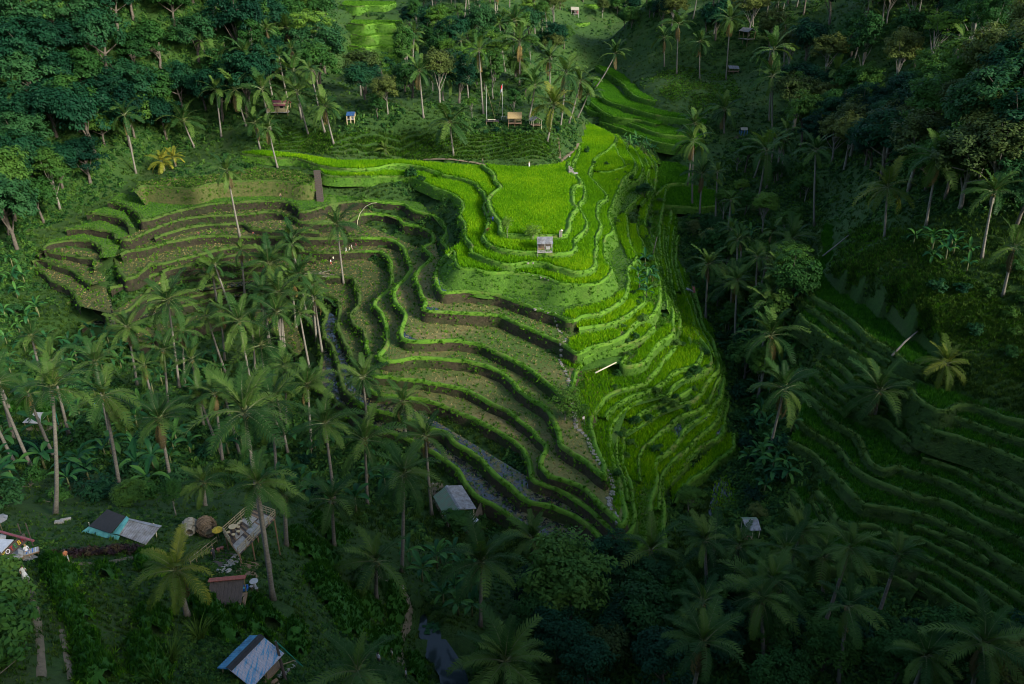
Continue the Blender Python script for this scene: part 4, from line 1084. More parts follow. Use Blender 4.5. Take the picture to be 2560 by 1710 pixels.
# rice strips that fill only part of a terrace: (level, outline)
PATCH = [(-7.2, [(1410,790),(1430,797),(1467,784),(1493,783),(1533,763),(1556,745),(1562,727),(1545,733),(1535,748),(1500,760),(1440,775),(1415,780)]),
         (-7.2, [(1541,545),(1562,537),(1565,580),(1573,610),(1587,640),(1573,648),(1560,620),(1545,590)]),
         (-9.5, [(1425,850),(1420,866),(1445,882),(1475,866),(1515,856),(1548,842),(1546,825),(1500,832),(1450,840)]),
         (-9.5, [(1545,825),(1565,830),(1582,812),(1606,793),(1630,783),(1628,762),(1600,770),(1580,795)]),
         (-12.0, [(1405,905),(1440,922),(1477,896),(1517,883),(1556,879),(1570,860),(1545,868),(1510,870),(1450,895)]),
         (-12.0, [(1560,915),(1610,902),(1633,872),(1670,838),(1684,822),(1670,812),(1640,835),(1610,860),(1590,890)]),
         (-16.0, [(1655,985),(1685,958),(1720,938),(1748,925),(1774,908),(1764,890),(1740,900),(1700,915),(1665,950)]),
         (-19.3, [(1600,1210),(1638,1200),(1640,1150),(1665,1128),(1697,1095),(1680,1085),(1640,1090),(1605,1110),(1600,1150)]),
         (-21.2, [(1665,1225),(1700,1175),(1727,1138),(1765,1105),(1795,1094),(1780,1080),(1740,1090),(1690,1140),(1660,1190)])]
FLANK = [(-7.2, [(1600,470),(1617,437),(1623,417),(1610,390),(1593,370),(1575,378),(1560,440),(1545,500)]),
         (-9.5, [(1640,767),(1651,720),(1641,660),(1626,600),(1611,560),(1620,520),(1633,477),(1640,447),(1631,400),(1605,402),(1600,520),(1560,700),(1585,800)]),
         (-12.0, [(1688,825),(1679,767),(1662,700),(1649,600),(1654,540),(1662,470),(1641,400),(1625,420),(1622,560),(1640,720),(1640,835),(1560,890),(1450,900),(1440,930),(1545,910)]),
         (-14.0, [(1510,1180),(1490,1105),(1480,1050),(1510,1000),(1610,960),(1660,900),(1696,850),(1697,790),(1670,640),(1680,500),(1662,470),(1650,640),(1660,800),(1580,900),(1450,940),(1440,1020),(1480,1140)]),
         (-16.0, [(1560,1240),(1530,1130),(1570,1020),(1667,993),(1750,930),(1780,900),(1735,800),(1690,640),(1670,620),(1690,860),(1560,960),(1475,1060),(1510,1180),(1545,1290)]),
         (-17.7, [(1562,1335),(1588,1290),(1578,1220),(1560,1150),(1565,1095),(1650,1040),(1727,1012),(1775,950),(1798,900),(1750,780),(1720,740),(1740,860),(1600,960),(1520,1060),(1540,1250)]),
         (-19.3, [(1580,1385),(1624,1335),(1629,1270),(1642,1200),(1643,1150),(1700,1100),(1767,1042),(1808,960),(1790,930),(1700,1020),(1560,1100),(1580,1250),(1555,1370)]),
         (-21.2, [(1600,1405),(1655,1375),(1660,1290),(1661,1220),(1700,1180),(1767,1110),(1810,1060),(1800,1030),(1680,1120),(1630,1180),(1620,1300),(1560,1390)])]
for k, (z, pp) in enumerate(FLANK):
    xy = [plane_xy(px, py, z) for px, py in pp]
    loop = [Vector((x, y, z + 0.015)) for x, y in xy]
    me = mesh_from('grass_strip', loop, geometry.tessellate_polygon([loop]), M['bank'])
    bm = bmesh.new(); bm.from_mesh(me)
    for f in bm.faces:
        if f.normal.z < 0: f.normal_flip()
    bm.to_mesh(me); bm.free()
    root = tag(obj('grass_field', me), kind='structure')
    x, y = frac_inside(xy, 5.0, k + 500)
    i = np.clip(((x - GX0) / GS).round().astype(int), 0, gnx - 1); j = np.clip(((y - GY0) / GS).round().astype(int), 0, gny - 1)
    m = (slab[j, i] <= z + 0.02) & (slab[j, i] > z - 0.02)
    lush = lattice(x, y, 0.13, 60 + k) > 0.0
    P3 = np.stack([x, y, np.full(x.shape, z)], 1)
    scatter('grass', P3[m & ~lush], GRASS, 0.7, 1.3, 'lush grass on the right flank', root, 0.2, k + 500)
    scatter('rice', P3[m & lush], RICE, 0.8, 1.1, 'bright rice on the right flank', root, 0.12, k + 520)
for k, (z, pp) in enumerate(PATCH):
    xy = catmull([plane_xy(px, py, z) for px, py in pp + pp[:1]], 1.2)[:-1]
    loop = [Vector((x, y, z + 0.03)) for x, y in xy]
    me = mesh_from('rice_strip', loop, geometry.tessellate_polygon([loop]), M['paddy'])
    bm = bmesh.new(); bm.from_mesh(me)
    for f in bm.faces:
        if f.normal.z < 0: f.normal_flip()
    bm.to_mesh(me); bm.free()
    root = tag(obj('rice_field', me), kind='structure')
    x, y = frac_inside(xy, 8.0, k + 300)
    i = np.clip(((x - GX0) / GS).round().astype(int), 0, gnx - 1); j = np.clip(((y - GY0) / GS).round().astype(int), 0, gny - 1)
    m = slab[j, i] <= z + 0.02
    scatter('rice', np.stack([x, y, np.full(x.shape, z)], 1)[m], RICE, 0.85, 1.2, 'bright green rice growing in a narrow strip', root, 0.12, k + 300)

# grass on the bunds and hanging down the risers
def bund_grass():
    P, Q, H = [], [], []
    g = np.random.default_rng(77)
    for k, t in enumerate(TER):
        e, nn = t['line'], t['norm']
        n_ = int(len(e) * 3.2)
        i = g.integers(0, len(e), n_)
        f = g.uniform(-0.5, 0.15, n_) * t['bund']
        p = e[i] + nn[i] * f[:, None] + g.normal(0, 0.3, (n_, 2))
        z = t['z'] + 0.26 * t['bund'] - np.maximum(f - 0.02, 0) * 1.6
        pts = np.stack([p[:, 0], p[:, 1], z], 1)
        m = in_frame(pts[:, 0], pts[:, 1], pts[:, 2]) & (h_slab(p[:, 0], p[:, 1]) <= t['z'] + .05)
        m &= lattice(p[:, 0], p[:, 1], 0.22, 90) + g.normal(0, .5, len(p)) > -0.75
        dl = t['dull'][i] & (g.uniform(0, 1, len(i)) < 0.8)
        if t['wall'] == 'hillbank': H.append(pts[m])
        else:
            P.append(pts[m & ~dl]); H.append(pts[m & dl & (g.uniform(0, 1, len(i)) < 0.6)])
        # riser growth
        dens = {'bank': 7.0, 'drybank': 7.0, 'hillbank': 6.0, 'earth': 1.8 if t['lush'].mean() < 0.05 else 3.6}[t['wall']]
        n_ = int(len(e) * dens * min(t['depth'], 3.2) / 3)
        i = g.integers(0, len(e), n_)
        d = g.uniform(0.05, min(t['depth'], 3.4), n_)
        if t['wall'] == 'earth':
            d *= np.where(t['lush'][i], 1.0, g.uniform(0.1, 1.0, n_))
        o = 0.16 + t['slope'] * np.where(t['lush'][i] & (t['slope'] > 0.5) & (t['wall'] == 'bank'), 0.45, 1.0) * d + g.normal(0, 0.05, n_)
        p = e[i] + nn[i] * o[:, None] + g.normal(0, 0.25, (n_, 2)) * np.array([1, 1])
        pts = np.stack([p[:, 0], p[:, 1], t['z'] - d], 1)
        m = in_frame(pts[:, 0], pts[:, 1], pts[:, 2]) & (height(p[:, 0], p[:, 1]) < pts[:, 2] + 0.1)
        (H if t['wall'] == 'hillbank' else Q).append(pts[m])
    scatter('bund_grass', np.concatenate(P), GRASS, 0.6, 1.15, 'short bright grass on the terrace bunds', None, 0.3, 1)
    scatter('riser_grass', np.concatenate(Q), GRASS, 0.7, 1.3, 'grass hanging on the terrace walls', None, 0.5, 2)
    scatter('hillside_grass', np.concatenate(H), HGRASS, 0.5, 1.0, 'dark grass on the bunds and banks of the right-hand hillside', None, 0.35, 3)
bund_grass()

# image-space outlines of land cover, surveyed on the photograph, projected once onto the ground
def zone_points(poly, n, seed, jitter=None, minz=None):
    pp = np.array(poly, float)
    g = np.random.default_rng(seed)
    out = []
    tries = 0
    while len(out) < n and tries < 40:
        tries += 1
        c = np.stack([g.uniform(pp[:, 0].min(), pp[:, 0].max(), n), g.uniform(pp[:, 1].min(), pp[:, 1].max(), n)], 1)
        c = c[inside(pp, c[:, 0], c[:, 1])]
        out += list(map(tuple, c))
    return out[:n]
def ground_many(pix):
    """many photograph points to ground points (vectorised march)"""
    P_ = np.array(pix, float)
    u, v = (P_[:, 0] - CX) / F_PX, (P_[:, 1] - CY) / F_PX
    D = np.stack([u, CP - v * SP, -SP - v * CP], 1)
    res = np.full((len(P_), 3), np.nan)
    alive = np.arange(len(P_))
    for t in np.arange(35.0, 640.0, 0.8):
        if len(alive) == 0: break
        x, y, z = D[alive, 0] * t, D[alive, 1] * t, CAM_H + D[alive, 2] * t
        h = height(x, y)
        hit = z < h
        a = alive[hit]
        res[a] = np.stack([x[hit], y[hit], h[hit]], 1)
        alive = alive[~hit]
    return res[~np.isnan(res[:, 0])]
def cover():
    """tall grass and leafy weeds over the open ground that is not terraced"""
    g = np.random.default_rng(5)
    n = 110000
    pix = np.stack([g.uniform(-40, 2600, n), g.uniform(-40, 1740, n)], 1)
    pts = ground_many(pix)
    free = h_slab(pts[:, 0], pts[:, 1]) < -90
    pts = pts[free]
    clump = lattice(pts[:, 0], pts[:, 1], 0.12, 9) + 0.5 * lattice(pts[:, 0], pts[:, 1], 0.4, 10)
    return pts, clump
COVER, CLUMP = cover()

# ================================================================== PALMS
def frond_mesh(name, L, bend, mat, seed, droop=0.5, n=34, wid=0.085, llen=0.95):
    r = random.Random(seed)
    V, Fc, MI = [], [], []
    def spine(s):
        k = max(1, int(s * 16))
        x = z = 0.0
        for i in range(k):
            a = -bend * ((i + 0.5) / 16) ** 1.3
            x += math.cos(a) * L * s / k
            z += math.sin(a) * L * s / k
        return Vector((x, 0, z)), -bend * s ** 1.3
    prev = None
    for i in range(9):                                   # midrib
        p, a = spine(max(i / 8, 0.001))
        w = 0.075 * (1 - i / 8) + 0.012
        up = Vector((-math.sin(a), 0, math.cos(a)))
        o = len(V)
        V += [p + Vector((0, w, 0)), p + up * w * 0.8, p + Vector((0, -w, 0))]
        if prev is not None:
            Fc += [(prev, o, o + 1, prev + 1), (prev + 1, o + 1, o + 2, prev + 2)]
            MI += [1, 1]
        prev = o
    for i in range(n):
        s = 0.13 + 0.86 * (i + 0.5) / n
        p, a = spine(s)
        ln = llen * (math.sin(math.pi * (0.16 + 0.76 * s)) ** 0.7)
        fw = Vector((math.cos(a), 0, math.sin(a)))
        up = Vector((-math.sin(a), 0, math.cos(a)))
        for sd in (-1, 1):
            l_ = ln * r.uniform(0.85, 1.1)
            d1 = (Vector((0, sd, 0)) * 0.86 + fw * r.uniform(0.35, 0.6) + up * r.uniform(0.0, 0.28)).normalized()
            d2 = (d1 + Vector((0, 0, -1)) * droop * r.uniform(0.8, 1.5)).normalized()
            m = p + d1 * l_ * 0.5
            t = m + d2 * l_ * 0.5
            o = len(V)
            V += [p - fw * wid * 0.5, p + fw * wid * 0.5, m + fw * wid * 0.6, m - fw * wid * 0.6, t]
            Fc += [(o, o + 1, o + 2, o + 3), (o + 3, o + 2, o + 4)]
            MI += [0, 0]
    return mesh_from(name, V, Fc, [mat, M['frond_rib']], MI)
M['frond_rib'] = solid_mat('frond_rib', (0.11, 0.13, 0.04), (0.07, 0.09, 0.028), 3.0, 0.6)
M['coconut'] = solid_mat('coconut', (0.20, 0.13, 0.03), (0.11, 0.10, 0.02), 5.0, 0.5)
FR = {}
M['frond_olive'] = leaf_mat('olive_palm_frond', (0.045, 0.085, 0.012), (0.08, 0.13, 0.018), (0.15, 0.17, 0.026), 0.5, 0.28, 0.15, 0.6)
for key, mt in (('green', M['frond']), ('yellow', M['frond_yellow']), ('olive', M['frond_olive'])):
    FR[key] = dict(up=[frond_mesh('frond', 4.6, R(45), mt, s, 0.25) for s in (1, 2)],
                   mid=[frond_mesh('frond', 4.8, R(80), mt, s, 0.5) for s in (3, 4, 5)],
                   low=[frond_mesh('frond', 4.6, R(75), mt, s, 0.9) for s in (6, 7)],
                   dry=[frond_mesh('frond', 4.2, R(60), M['frond_dry'], s, 1.1) for s in (8, 9)])
FRS = {k: dict(up=[frond_mesh('frond', 4.6, R(45), mt, s, 0.25, 20, 0.16) for s in (1, 2)], mid=[frond_mesh('frond', 4.8, R(80), mt, s, 0.5, 20, 0.16) for s in (3, 4)],
               low=[frond_mesh('frond', 4.6, R(75), mt, s, 0.9, 20, 0.16) for s in (6, 7)], dry=FR[k]['dry']) for k, mt in (('green', M['frond']), ('yellow', M['frond_yellow']), ('olive', M['frond_olive']))}
def nut_mesh():
    bm = bmesh.new()
    r = random.Random(4)
    for k in range(9):
        a = r.uniform(0, 6.28)
        bmesh.ops.create_icosphere(bm, subdivisions=1, radius=0.16, matrix=Matrix.Translation((0.3 * math.cos(a), 0.3 * math.sin(a), -0.25 - r.uniform(0, .35))))
    me = bpy.data.meshes.new('coconut_bunch')
    bm.to_mesh(me); bm.free()
    me.materials.append(M['coconut'])
    return me
NUTS = nut_mesh()
def palm(base, top, reach, label, group, style='green', nf=17, far=False, seed=0, fan=1.0):
    r = random.Random(seed * 7 + 3)
    base, top = Vector(base), Vector(top)
    root = thing('coconut_palm', label, 'palm tree', base, 0, group)
    v = top - base
    H = v.length
    # curved trunk: leaves the ground leaning, straightens upwards
    side = Vector((v.x, v.y, 0))
    mb = MB()
    pts, rad = [], []
    for i in range(10):
        s = i / 9
        p = Vector((v.x * (s ** 0.8), v.y * (s ** 0.8), v.z * s))
        pts.append(p)
        rad.append((0.17 + 0.10 * (1 - s) + (0.14 * (1 - s * 9) if s < 0.11 else 0)) * (1.15 if far else 1.0))
    pts[0].z -= 0.5
    mb.tube(pts, rad, 7 if not far else 5)
    mb.build('trunk', M['bark_palm'], root, True)
    sc = reach / 4.0
    src = (FRS if far else FR)[style]
    a0 = r.uniform(0, 6.28)
    habit = r.choice(('full', 'full', 'brush', 'open', 'ragged'))
    lo = {'full': 108, 'brush': 82, 'open': 118, 'ragged': 112}[habit]
    nf = nf + {'full': 2, 'brush': 1, 'open': -2, 'ragged': -3}[habit]
    wind = r.uniform(0, 6.28)
    for i in range(nf):
        u = i / (nf - 1)
        el = R(82 - lo * u ** 1.05) + r.uniform(-.2, .2)
        kind = 'up' if u < 0.3 else ('mid' if u < 0.72 else 'low')
        me = r.choice(src[kind])
        az = a0 + i * 2.39996 + r.uniform(-.2, .2)
        o = bpy.data.objects.new('frond', me)
        link(o, root)
        o.location = v + Vector((0, 0, 0.15 * (1 - u)))
        az += 0.25 * math.sin(wind - az)
        o.rotation_euler = (r.uniform(-.45, .45), -el, az)
        s_ = sc * r.uniform(0.78, 1.1) * (0.8 if u < 0.12 else 1.0)
        o.scale = (s_, s_, s_)
    if r.random() < 0.5:
        for k in range(r.randint(1, 2)):
            o = obj('frond', r.choice(src['dry']), root, v - Vector((0, 0, 0.2)), (r.uniform(-.3, .3), R(r.uniform(50, 75)), r.uniform(0, 6.28)), sc * 0.85)
            o['label'] = 'dry brown frond'
    if not far:
        obj('coconut_bunch', NUTS, root, v, None, 1.0)
    return root

# crown px,py ; base px,py (0,0 = hidden, then the height in metres follows) ; crown width ; label   (positions on the 2347-wide view of the photograph)
K_ = 1.0907
PALMS = """285 265 312 398 80 | lone pale-trunked coconut palm leaning out of the dark left forest
30 205 42 300 72 | dim coconut palm standing high on the far left forest slope
420 278 447 338 88 | broad low coconut palm at the forest edge above the yellow palms
505 145 530 240 92 | tall coconut palm at the left end of the clump near the maroon roofed house
560 122 0 17 80 | coconut palm rising behind the left end of the palm clump
540 205 565 290 95 | bushy coconut palm in the clump left of the maroon roofed house
600 205 622 300 86 | coconut palm directly left of the maroon roofed house
495 208 0 14 70 | short coconut palm leaning left out of the clump above the slope
615 295 637 386 68 | small slender coconut palm standing alone on the grass bank below the maroon roof
672 165 692 275 82 | coconut palm behind the maroon roofed house
682 212 708 312 94 | coconut palm with two-toned trunk in front of the maroon roofed house
712 161 746 306 62 | thin coconut palm leaning right between the maroon house and the blue shed
745 245 766 332 76 | coconut palm with hanging dry fronds left of the blue roofed shed
583 282 597 346 74 | low dark coconut palm at the foot of the clump on the grass bank
658 64 668 138 70 | tall twin-trunk looking coconut palm beside the far bright meadow
702 18 0 15 62 | coconut palm at the top edge beside the far meadow
520 392 553 560 74 | very tall slim coconut palm standing alone in the brown terraces
772 515 788 652 94 | coconut palm with curved white trunk beside the group of visitors on the terraces
670 548 676 604 84 | coconut palm on the brown terraces left of the curved white trunk
617 605 0 13 100 | coconut palm at the top of the grove below the brown terraces
686 632 0 12 90 | coconut palm beside the heap of branches under the visitors
640 672 0 15 100 | coconut palm with upright crown in the middle of the terrace grove
385 690 411 892 116 | tall lone coconut palm rising from the banana grove before the brown terraces
488 632 500 706 90 | feathery coconut palm among the grassy brown terraces
548 738 0 17 112 | coconut palm with arching crown at the left of the terrace grove
634 716 0 16 100 | ragged coconut palm with hanging dry frond in the terrace grove
597 792 610 880 128 | largest coconut palm at the foot of the terrace grove
120 892 125 1180 150 | very tall straight coconut palm nearest the left edge
238 908 275 1124 140 | tall coconut palm with drooping yellow ribs beside the blue bamboo pole
365 962 393 1112 128 | coconut palm in the middle of the banana grove above the black roof
560 948 0 19 200 | huge coconut palm crown spreading over the banana grove
622 926 0 15 146 | coconut palm just right of the huge crown in the grove
705 884 0 14 108 | coconut palm by the lowest curved terraces left of the flooded field
745 972 0 15 130 | coconut palm between the banana grove and the flooded terraces
832 866 0 11 102 | coconut palm standing against the straw terrace lip
925 922 930 1012 96 | coconut palm in front of the straw terraces above the flooded field
836 1012 842 1162 140 | coconut palm with wide crown left of the flooded terrace
975 1002 990 1182 110 | coconut palm overlapping the flooded terrace above the long shed
925 1088 920 1312 140 | coconut palm with tall white trunk left of the long shed
590 1112 626 1376 150 | tall curved coconut palm rising in front of the bamboo deck
404 1310 431 1416 155 olive | yellowish coconut palm between the tarpaulin shack and the red ridged hut
651 1138 656 1252 92 | thin coconut palm right of the bamboo deck
760 1148 766 1252 128 | shaggy coconut palm above the rice mounds
862 1288 862 1374 150 | wide dark coconut palm above the rice mounds and the pond path
1103 1291 1101 1436 164 | broad coconut palm with pale ribs above the pond bananas
1220 1236 1224 1304 116 | coconut palm at the tip of the flooded terraces beside the big tree
466 1108 470 1160 96 | small dark palm on the grass above the bamboo deck
820 1540 830 1640 172 | ragged coconut palm at the bottom edge near the blue roof
1158 1518 1160 1614 190 | large coconut palm at the bottom edge right of the pond
1492 1262 1476 1348 142 | coconut palm just below the end of the stone path
1638 1262 1640 1360 150 | coconut palm left of the small shack with the grey sheet roof
1742 1366 1746 1467 200 | largest coconut palm in the lower right grove
1886 1278 1888 1366 142 | coconut palm with pale drooping frond beside the lower right terraces
1801 1262 0 13 118 | coconut palm below the small shack with the grey sheet roof
1944 1391 0 12 140 | coconut palm by the white pole in the lower right grove
1612 1475 0 14 172 | coconut palm at the bottom edge under the big tree's right side
2254 1479 0 13 190 | spreading coconut palm in the bottom right corner
2122 1505 0 12 142 | coconut palm at the bottom edge left of the corner palm
1797 892 1760 1045 140 | leaning coconut palm with orange heart above the lower right stream
1767 770 1736 917 124 | leaning coconut palm among bananas right of the waterfall ponds
1764 703 0 12 104 | coconut palm behind the leaning pair in the valley bananas
1678 654 1673 735 104 | coconut palm in the valley beside the little brick pile
1623 607 0 13 82 | coconut palm with one drooping frond at the valley edge
2017 898 2003 964 148 | dark coconut palm standing in the right hand rice terraces
2170 834 2178 872 104 olive | short yellowish palm at the top of the right hand terraces
1807 596 0 5 98 | short stemless palm on the slope beside the dark green strip
1814 550 0 7 98 | short palm above the stemless palm on the right slope
1870 345 1867 520 76 | tall straight white-trunked coconut palm alone in the right clearing
2035 430 2028 545 116 olive | golden coconut palm on the right slope below the forest
2150 362 2122 520 126 | coconut palm leaning right before the olive trees
2278 443 0 12 110 | drooping coconut palm near the right edge below the forest
1757 346 1737 463 112 | wide coconut palm beside the bamboo clump
1589 325 1587 470 86 | tall coconut palm nearest the valley floor fields
1592 285 0 20 74 | coconut palm crown directly behind the tall valley palm
1609 400 1603 503 80 | shorter coconut palm right of the valley floor fields
1771 174 1771 303 90 | front palm of the tall pair at the right forest edge
1773 115 1763 279 90 | rear palm of the tall pair at the right forest edge
1918 165 1912 235 76 | vine covered coconut palm inside the right forest
1674 44 1664 183 70 | slim tall coconut palm beside the small grey roofed hut
1604 97 1604 182 60 | small coconut palm with orange dry frond on the far grassy spur
1555 57 1551 171 70 | slim coconut palm at the left end of the far grassy spur
1522 87 1523 154 60 | coconut palm with dark crown above the far terraces
1660 252 1660 305 80 | dark coconut palm at the right end of the far terraces
1411 124 1363 212 62 | coconut palm leaning far right over the far terraces
2207 94 2177 188 72 | leaning coconut palm high in the right forest
2298 134 2277 222 110 | coconut palm at the right edge before the olive trees
1985 20 1971 73 56 | coconut palm at the top edge of the right forest
1270 242 1254 325 100 olive | bright yellow-green coconut palm beside the grey thatched hut
1031 282 1040 356 100 | low spreading coconut palm on the grass bank under the flagpoles
961 164 971 272 76 | coconut palm right of the blue roofed shed
1011 161 1016 232 86 | coconut palm with hanging brown skirt left of the flagpoles
1098 117 1108 262 86 | vine wrapped coconut palm behind the bare flagpole
1187 135 1183 188 86 | coconut palm above the golden thatched hut
1226 198 1212 272 74 | coconut palm right of the golden thatched hut
1298 168 1284 295 90 | coconut palm behind the grey thatched hut
1260 135 0 14 70 | coconut palm in the middle of the central palm clump
1192 97 0 15 80 | coconut palm at the back of the central palm clump
1330 188 1303 282 76 | coconut palm near the right end of the central clump
1347 218 1323 269 60 | small coconut palm at the right end of the central clump
944 94 0 12 60 | coconut palm beside the right end of the far meadow
1179 47 0 15 80 | dark coconut palm near the bare tree at the top
883 343 885 352 38 olive | tiny yellow palm on the grass bank above the rice strips
372 372 378 392 56 yellow | left of two bright yellow palms above the brown terraces
398 362 404 384 48 yellow | right of two bright yellow palms above the brown terraces
2324 569 0 10 110 | yellow tinged palm at the right edge above the terraces"""
def build_palms():
    for k, line in enumerate(PALMS.split('\n')):
        nums, label = [s.strip() for s in line.split('|')]
        w = nums.split()
        style = w[-1] if w[-1] in ('yellow', 'olive') else 'green'
        c = (float(w[0]) * K_, float(w[1]) * K_)
        if w[2] == '0':
            Hh, dia = float(w[3]), float(w[4]) * K_
            d = ray(*c)
            t = 45.0
            while t < 600 and CAM_H + d.z * t - hz(d.x * t, d.y * t) > Hh: t += 0.8
            top = Vector((d.x * t, d.y * t, CAM_H + d.z * t))
            rr = random.Random(k)
            b = Vector((top.x + rr.uniform(-.8, .8), top.y + rr.uniform(-1.2, .6), 0))
            b.z = hz(b.x, b.y)
        else:
            b = at(float(w[2]) * K_, float(w[3]) * K_)
            dia = float(w[4]) * K_
            top = at_depth(c[0], c[1], b.y)
        depth = (top.y * CP - (top.z - CAM_H) * SP)
        reach = dia * depth / F_PX / 2 * 1.22
        far = depth > 205
        nf = 17 if far else 20
        palm(b, top, reach, label, 'coconut palms', style, nf, far, k)
build_palms()
def extra_palms():
    k = 0
    r = random.Random(99)
    for poly, n, lab, ht in (([(1010,60),(1390,40),(1400,170),(1300,220),(1180,230),(1020,190)], 14, 'coconut palm in the dense palms behind the plateau', (13, 19)),
                             ([(1580,10),(2230,10),(2200,150),(1990,190),(1700,110)], 15, 'tall pale-trunked palm in the top right wood', (14, 21)),
                             ([(560,760),(760,680),(820,860),(800,960),(560,960)], 16, 'slim coconut palm in the grove below the brown terraces', (10, 15)),
                             ([(20,960),(420,940),(760,1020),(860,1180),(300,1190),(20,1200)], 20, 'slim coconut palm in the lower left banana grove', (11, 16)),
                             ([(1640,1440),(1900,1470),(2300,1600),(2350,1700),(1650,1700)], 8, 'coconut palm in the lower right grove', (9, 14)),
                             ([(1850,430),(2000,420),(2100,520),(1960,600)], 5, 'coconut palm at the foot of the right forest', (11, 16)),
                             ([(1740,560),(1900,560),(1950,760),(1960,900),(1880,960),(1800,780)], 11, 'coconut palm in the shaded valley', (11, 15)),
                             ([(480,200),(760,190),(800,270),(520,290)], 5, 'coconut palm at the back of the left palm clump', (13, 17))):
        for b in ground_many(zone_points(poly, n, 400 + k)):
            H_ = r.uniform(*ht)
            b = Vector(b)
            top = b + Vector((r.uniform(-2.2, 2.2), r.uniform(-1.5, 1.5), H_))
            dep = top.y * CP - (top.z - CAM_H) * SP
            palm(b, top, r.uniform(3.3, 4.6), lab, 'coconut palms', 'green', 16 if dep > 190 else 19, dep > 190, 600 + k)
            k += 1
extra_palms()

# ================================================================== BROADLEAF TREES
def crown_mesh(name, h, rx, rz, nclus, nleaf, cl_r, leaf, mat, seed, shell=0.75, gap=0.0, flat=0.0):
    r = np.random.default_rng(seed)
    d = r.normal(size=(nclus * 3, 3))
    d /= np.linalg.norm(d, axis=1, keepdims=True)
    d = d[d[:, 2] > -0.55][:nclus]
    # two or three big lobes make the outline uneven
    lobes = [(0, 0, 0, 1.0)] + [(r.uniform(-.5, .5) * rx, r.uniform(-.5, .5) * rx, r.uniform(-.25, .35) * rz, r.uniform(.5, .8)) for _ in range(4)]
    C, Dn = [], []
    for i, v in enumerate(d):
        lx, ly, lz, ls = lobes[i % len(lobes)]
        q = r.uniform(shell, 1.0)
        C.append((lx + v[0] * rx * ls * q, ly + v[1] * rx * ls * q, lz + v[2] * rz * ls * q))
        Dn.append(v)
    C, Dn = np.array(C), np.array(Dn)
    n = len(C) * nleaf
    ci = np.repeat(np.arange(len(C)), nleaf)
    g = r.normal(size=(n, 3))
    g /= np.linalg.norm(g, axis=1, keepdims=True)
    off = g * cl_r * (r.uniform(0.2, 1.0, (n, 1)) ** 0.5) * r.uniform(.7, 1.2, len(C))[ci][:, None]
    off[:, 2] *= (0.6 - flat * 0.35)
    p = C[ci] + off
    nrm = Dn[ci] * 0.5 + g * 0.6 + np.array([0, 0, 0.75]) + r.normal(0, 0.35, (n, 3))
    nrm /= np.linalg.norm(nrm, axis=1, keepdims=True)
    a = np.cross(nrm, r.normal(size=(n, 3)))
    a /= np.linalg.norm(a, axis=1, keepdims=True)
    b = np.cross(nrm, a)
    s_ = leaf * r.uniform(0.6, 1.25, (n, 1))
    V = np.stack([p - a * s_ * .6, p + b * s_ * .3, p + a * s_ * .6 - nrm * s_ * .12, p - b * s_ * .3], 1).reshape(-1, 3)
    V[:, 2] += h
    q = np.arange(n * 4).reshape(n, 4)
    return mesh_np(name, V, q, mat), C + np.array([0, 0, h])
def trunk_mesh(name, h, rad, C, mat, seed, nl=7, fork=0.45, lean=0.0):
    r = random.Random(seed)
    mb = MB()
    lx, ly = r.uniform(-lean, lean), r.uniform(-lean, lean)
    tp = [Vector((lx * (i / 5) ** 2 * h + r.uniform(-.1, .1), ly * (i / 5) ** 2 * h + r.uniform(-.1, .1), h * 0.92 * i / 5 - 0.5)) for i in range(6)]
    mb.tube(tp, [rad * (1.25 - 0.8 * i / 5) for i in range(6)], 7)
    for k in range(nl):
        c = Vector(C[r.randrange(len(C))])
        s = r.uniform(fork, 0.95)
        o = Vector(tp[int(s * 5)])
        m = (o + c) / 2 + Vector((r.uniform(-.4, .4), r.uniform(-.4, .4), r.uniform(-.5, .2)))
        mb.tube([o, m, c], [rad * 0.5, rad * 0.3, rad * 0.09], 5, cap=False)
    return mesh_from(name, mb.v, mb.f, mat, smooth=True)
SPEC = {}
def species(key, n, h, rx, rz, nclus, nleaf, cl_r, leaf, mat, bark, trad, **kw):
    nl = kw.pop('nl', 7); fork = kw.pop('fork', 0.45)
    out = []
    for s in range(n):
        cm, C = crown_mesh('crown', h * (1 + 0.1 * s), rx, rz, nclus, nleaf, cl_r, leaf, mat, hash(key) % 1000 * 0 + len(SPEC) * 20 + s, **kw)
        out.append((cm, trunk_mesh('trunk', h * (1 + 0.1 * s), trad, C, bark, len(SPEC) * 20 + s, nl, fork, 0.12)))
    SPEC[key] = out
species('dark', 3, 6.6, 4.6, 4.4, 105, 62, 1.25, 0.5, M['leaf_dark'], M['bark'], 0.30)
species('mid', 3, 6.0, 4.2, 4.0, 95, 62, 1.15, 0.46, M['leaf_mid'], M['bark'], 0.26)
species('light', 3, 8.5, 4.0, 2.8, 60, 60, 1.15, 0.38, M['leaf_light'], M['bark_pale'], 0.20, flat=0.6, nl=10)
species('olive', 3, 7.6, 4.3, 4.0, 85, 60, 1.15, 0.44, M['leaf_olive'], M['bark_pale'], 0.26, nl=10)
species('tall', 2, 9.0, 2.7, 5.0, 80, 56, 1.0, 0.4, M['leaf_mid'], M['bark_pale'], 0.22)
species('plume', 2, 3.6, 3.6, 3.0, 90, 36, 1.0, 0.34, M['bamboo_leaf'], M['bark'], 0.14, shell=0.5, nl=12)
species('shrub', 3, 1.1, 1.5, 1.2, 26, 26, 0.6, 0.36, M['leaf_mid'], M['bark'], 0.08, nl=4)
species('darkshrub', 2, 1.1, 1.6, 1.3, 26, 26, 0.65, 0.38, M['leaf_dark'], M['bark'], 0.08, nl=4)
species('yellow', 1, 3.4, 2.5, 1.9, 46, 28, 0.8, 0.32, M['leaf_light'], M['bark_pale'], 0.10, nl=9)
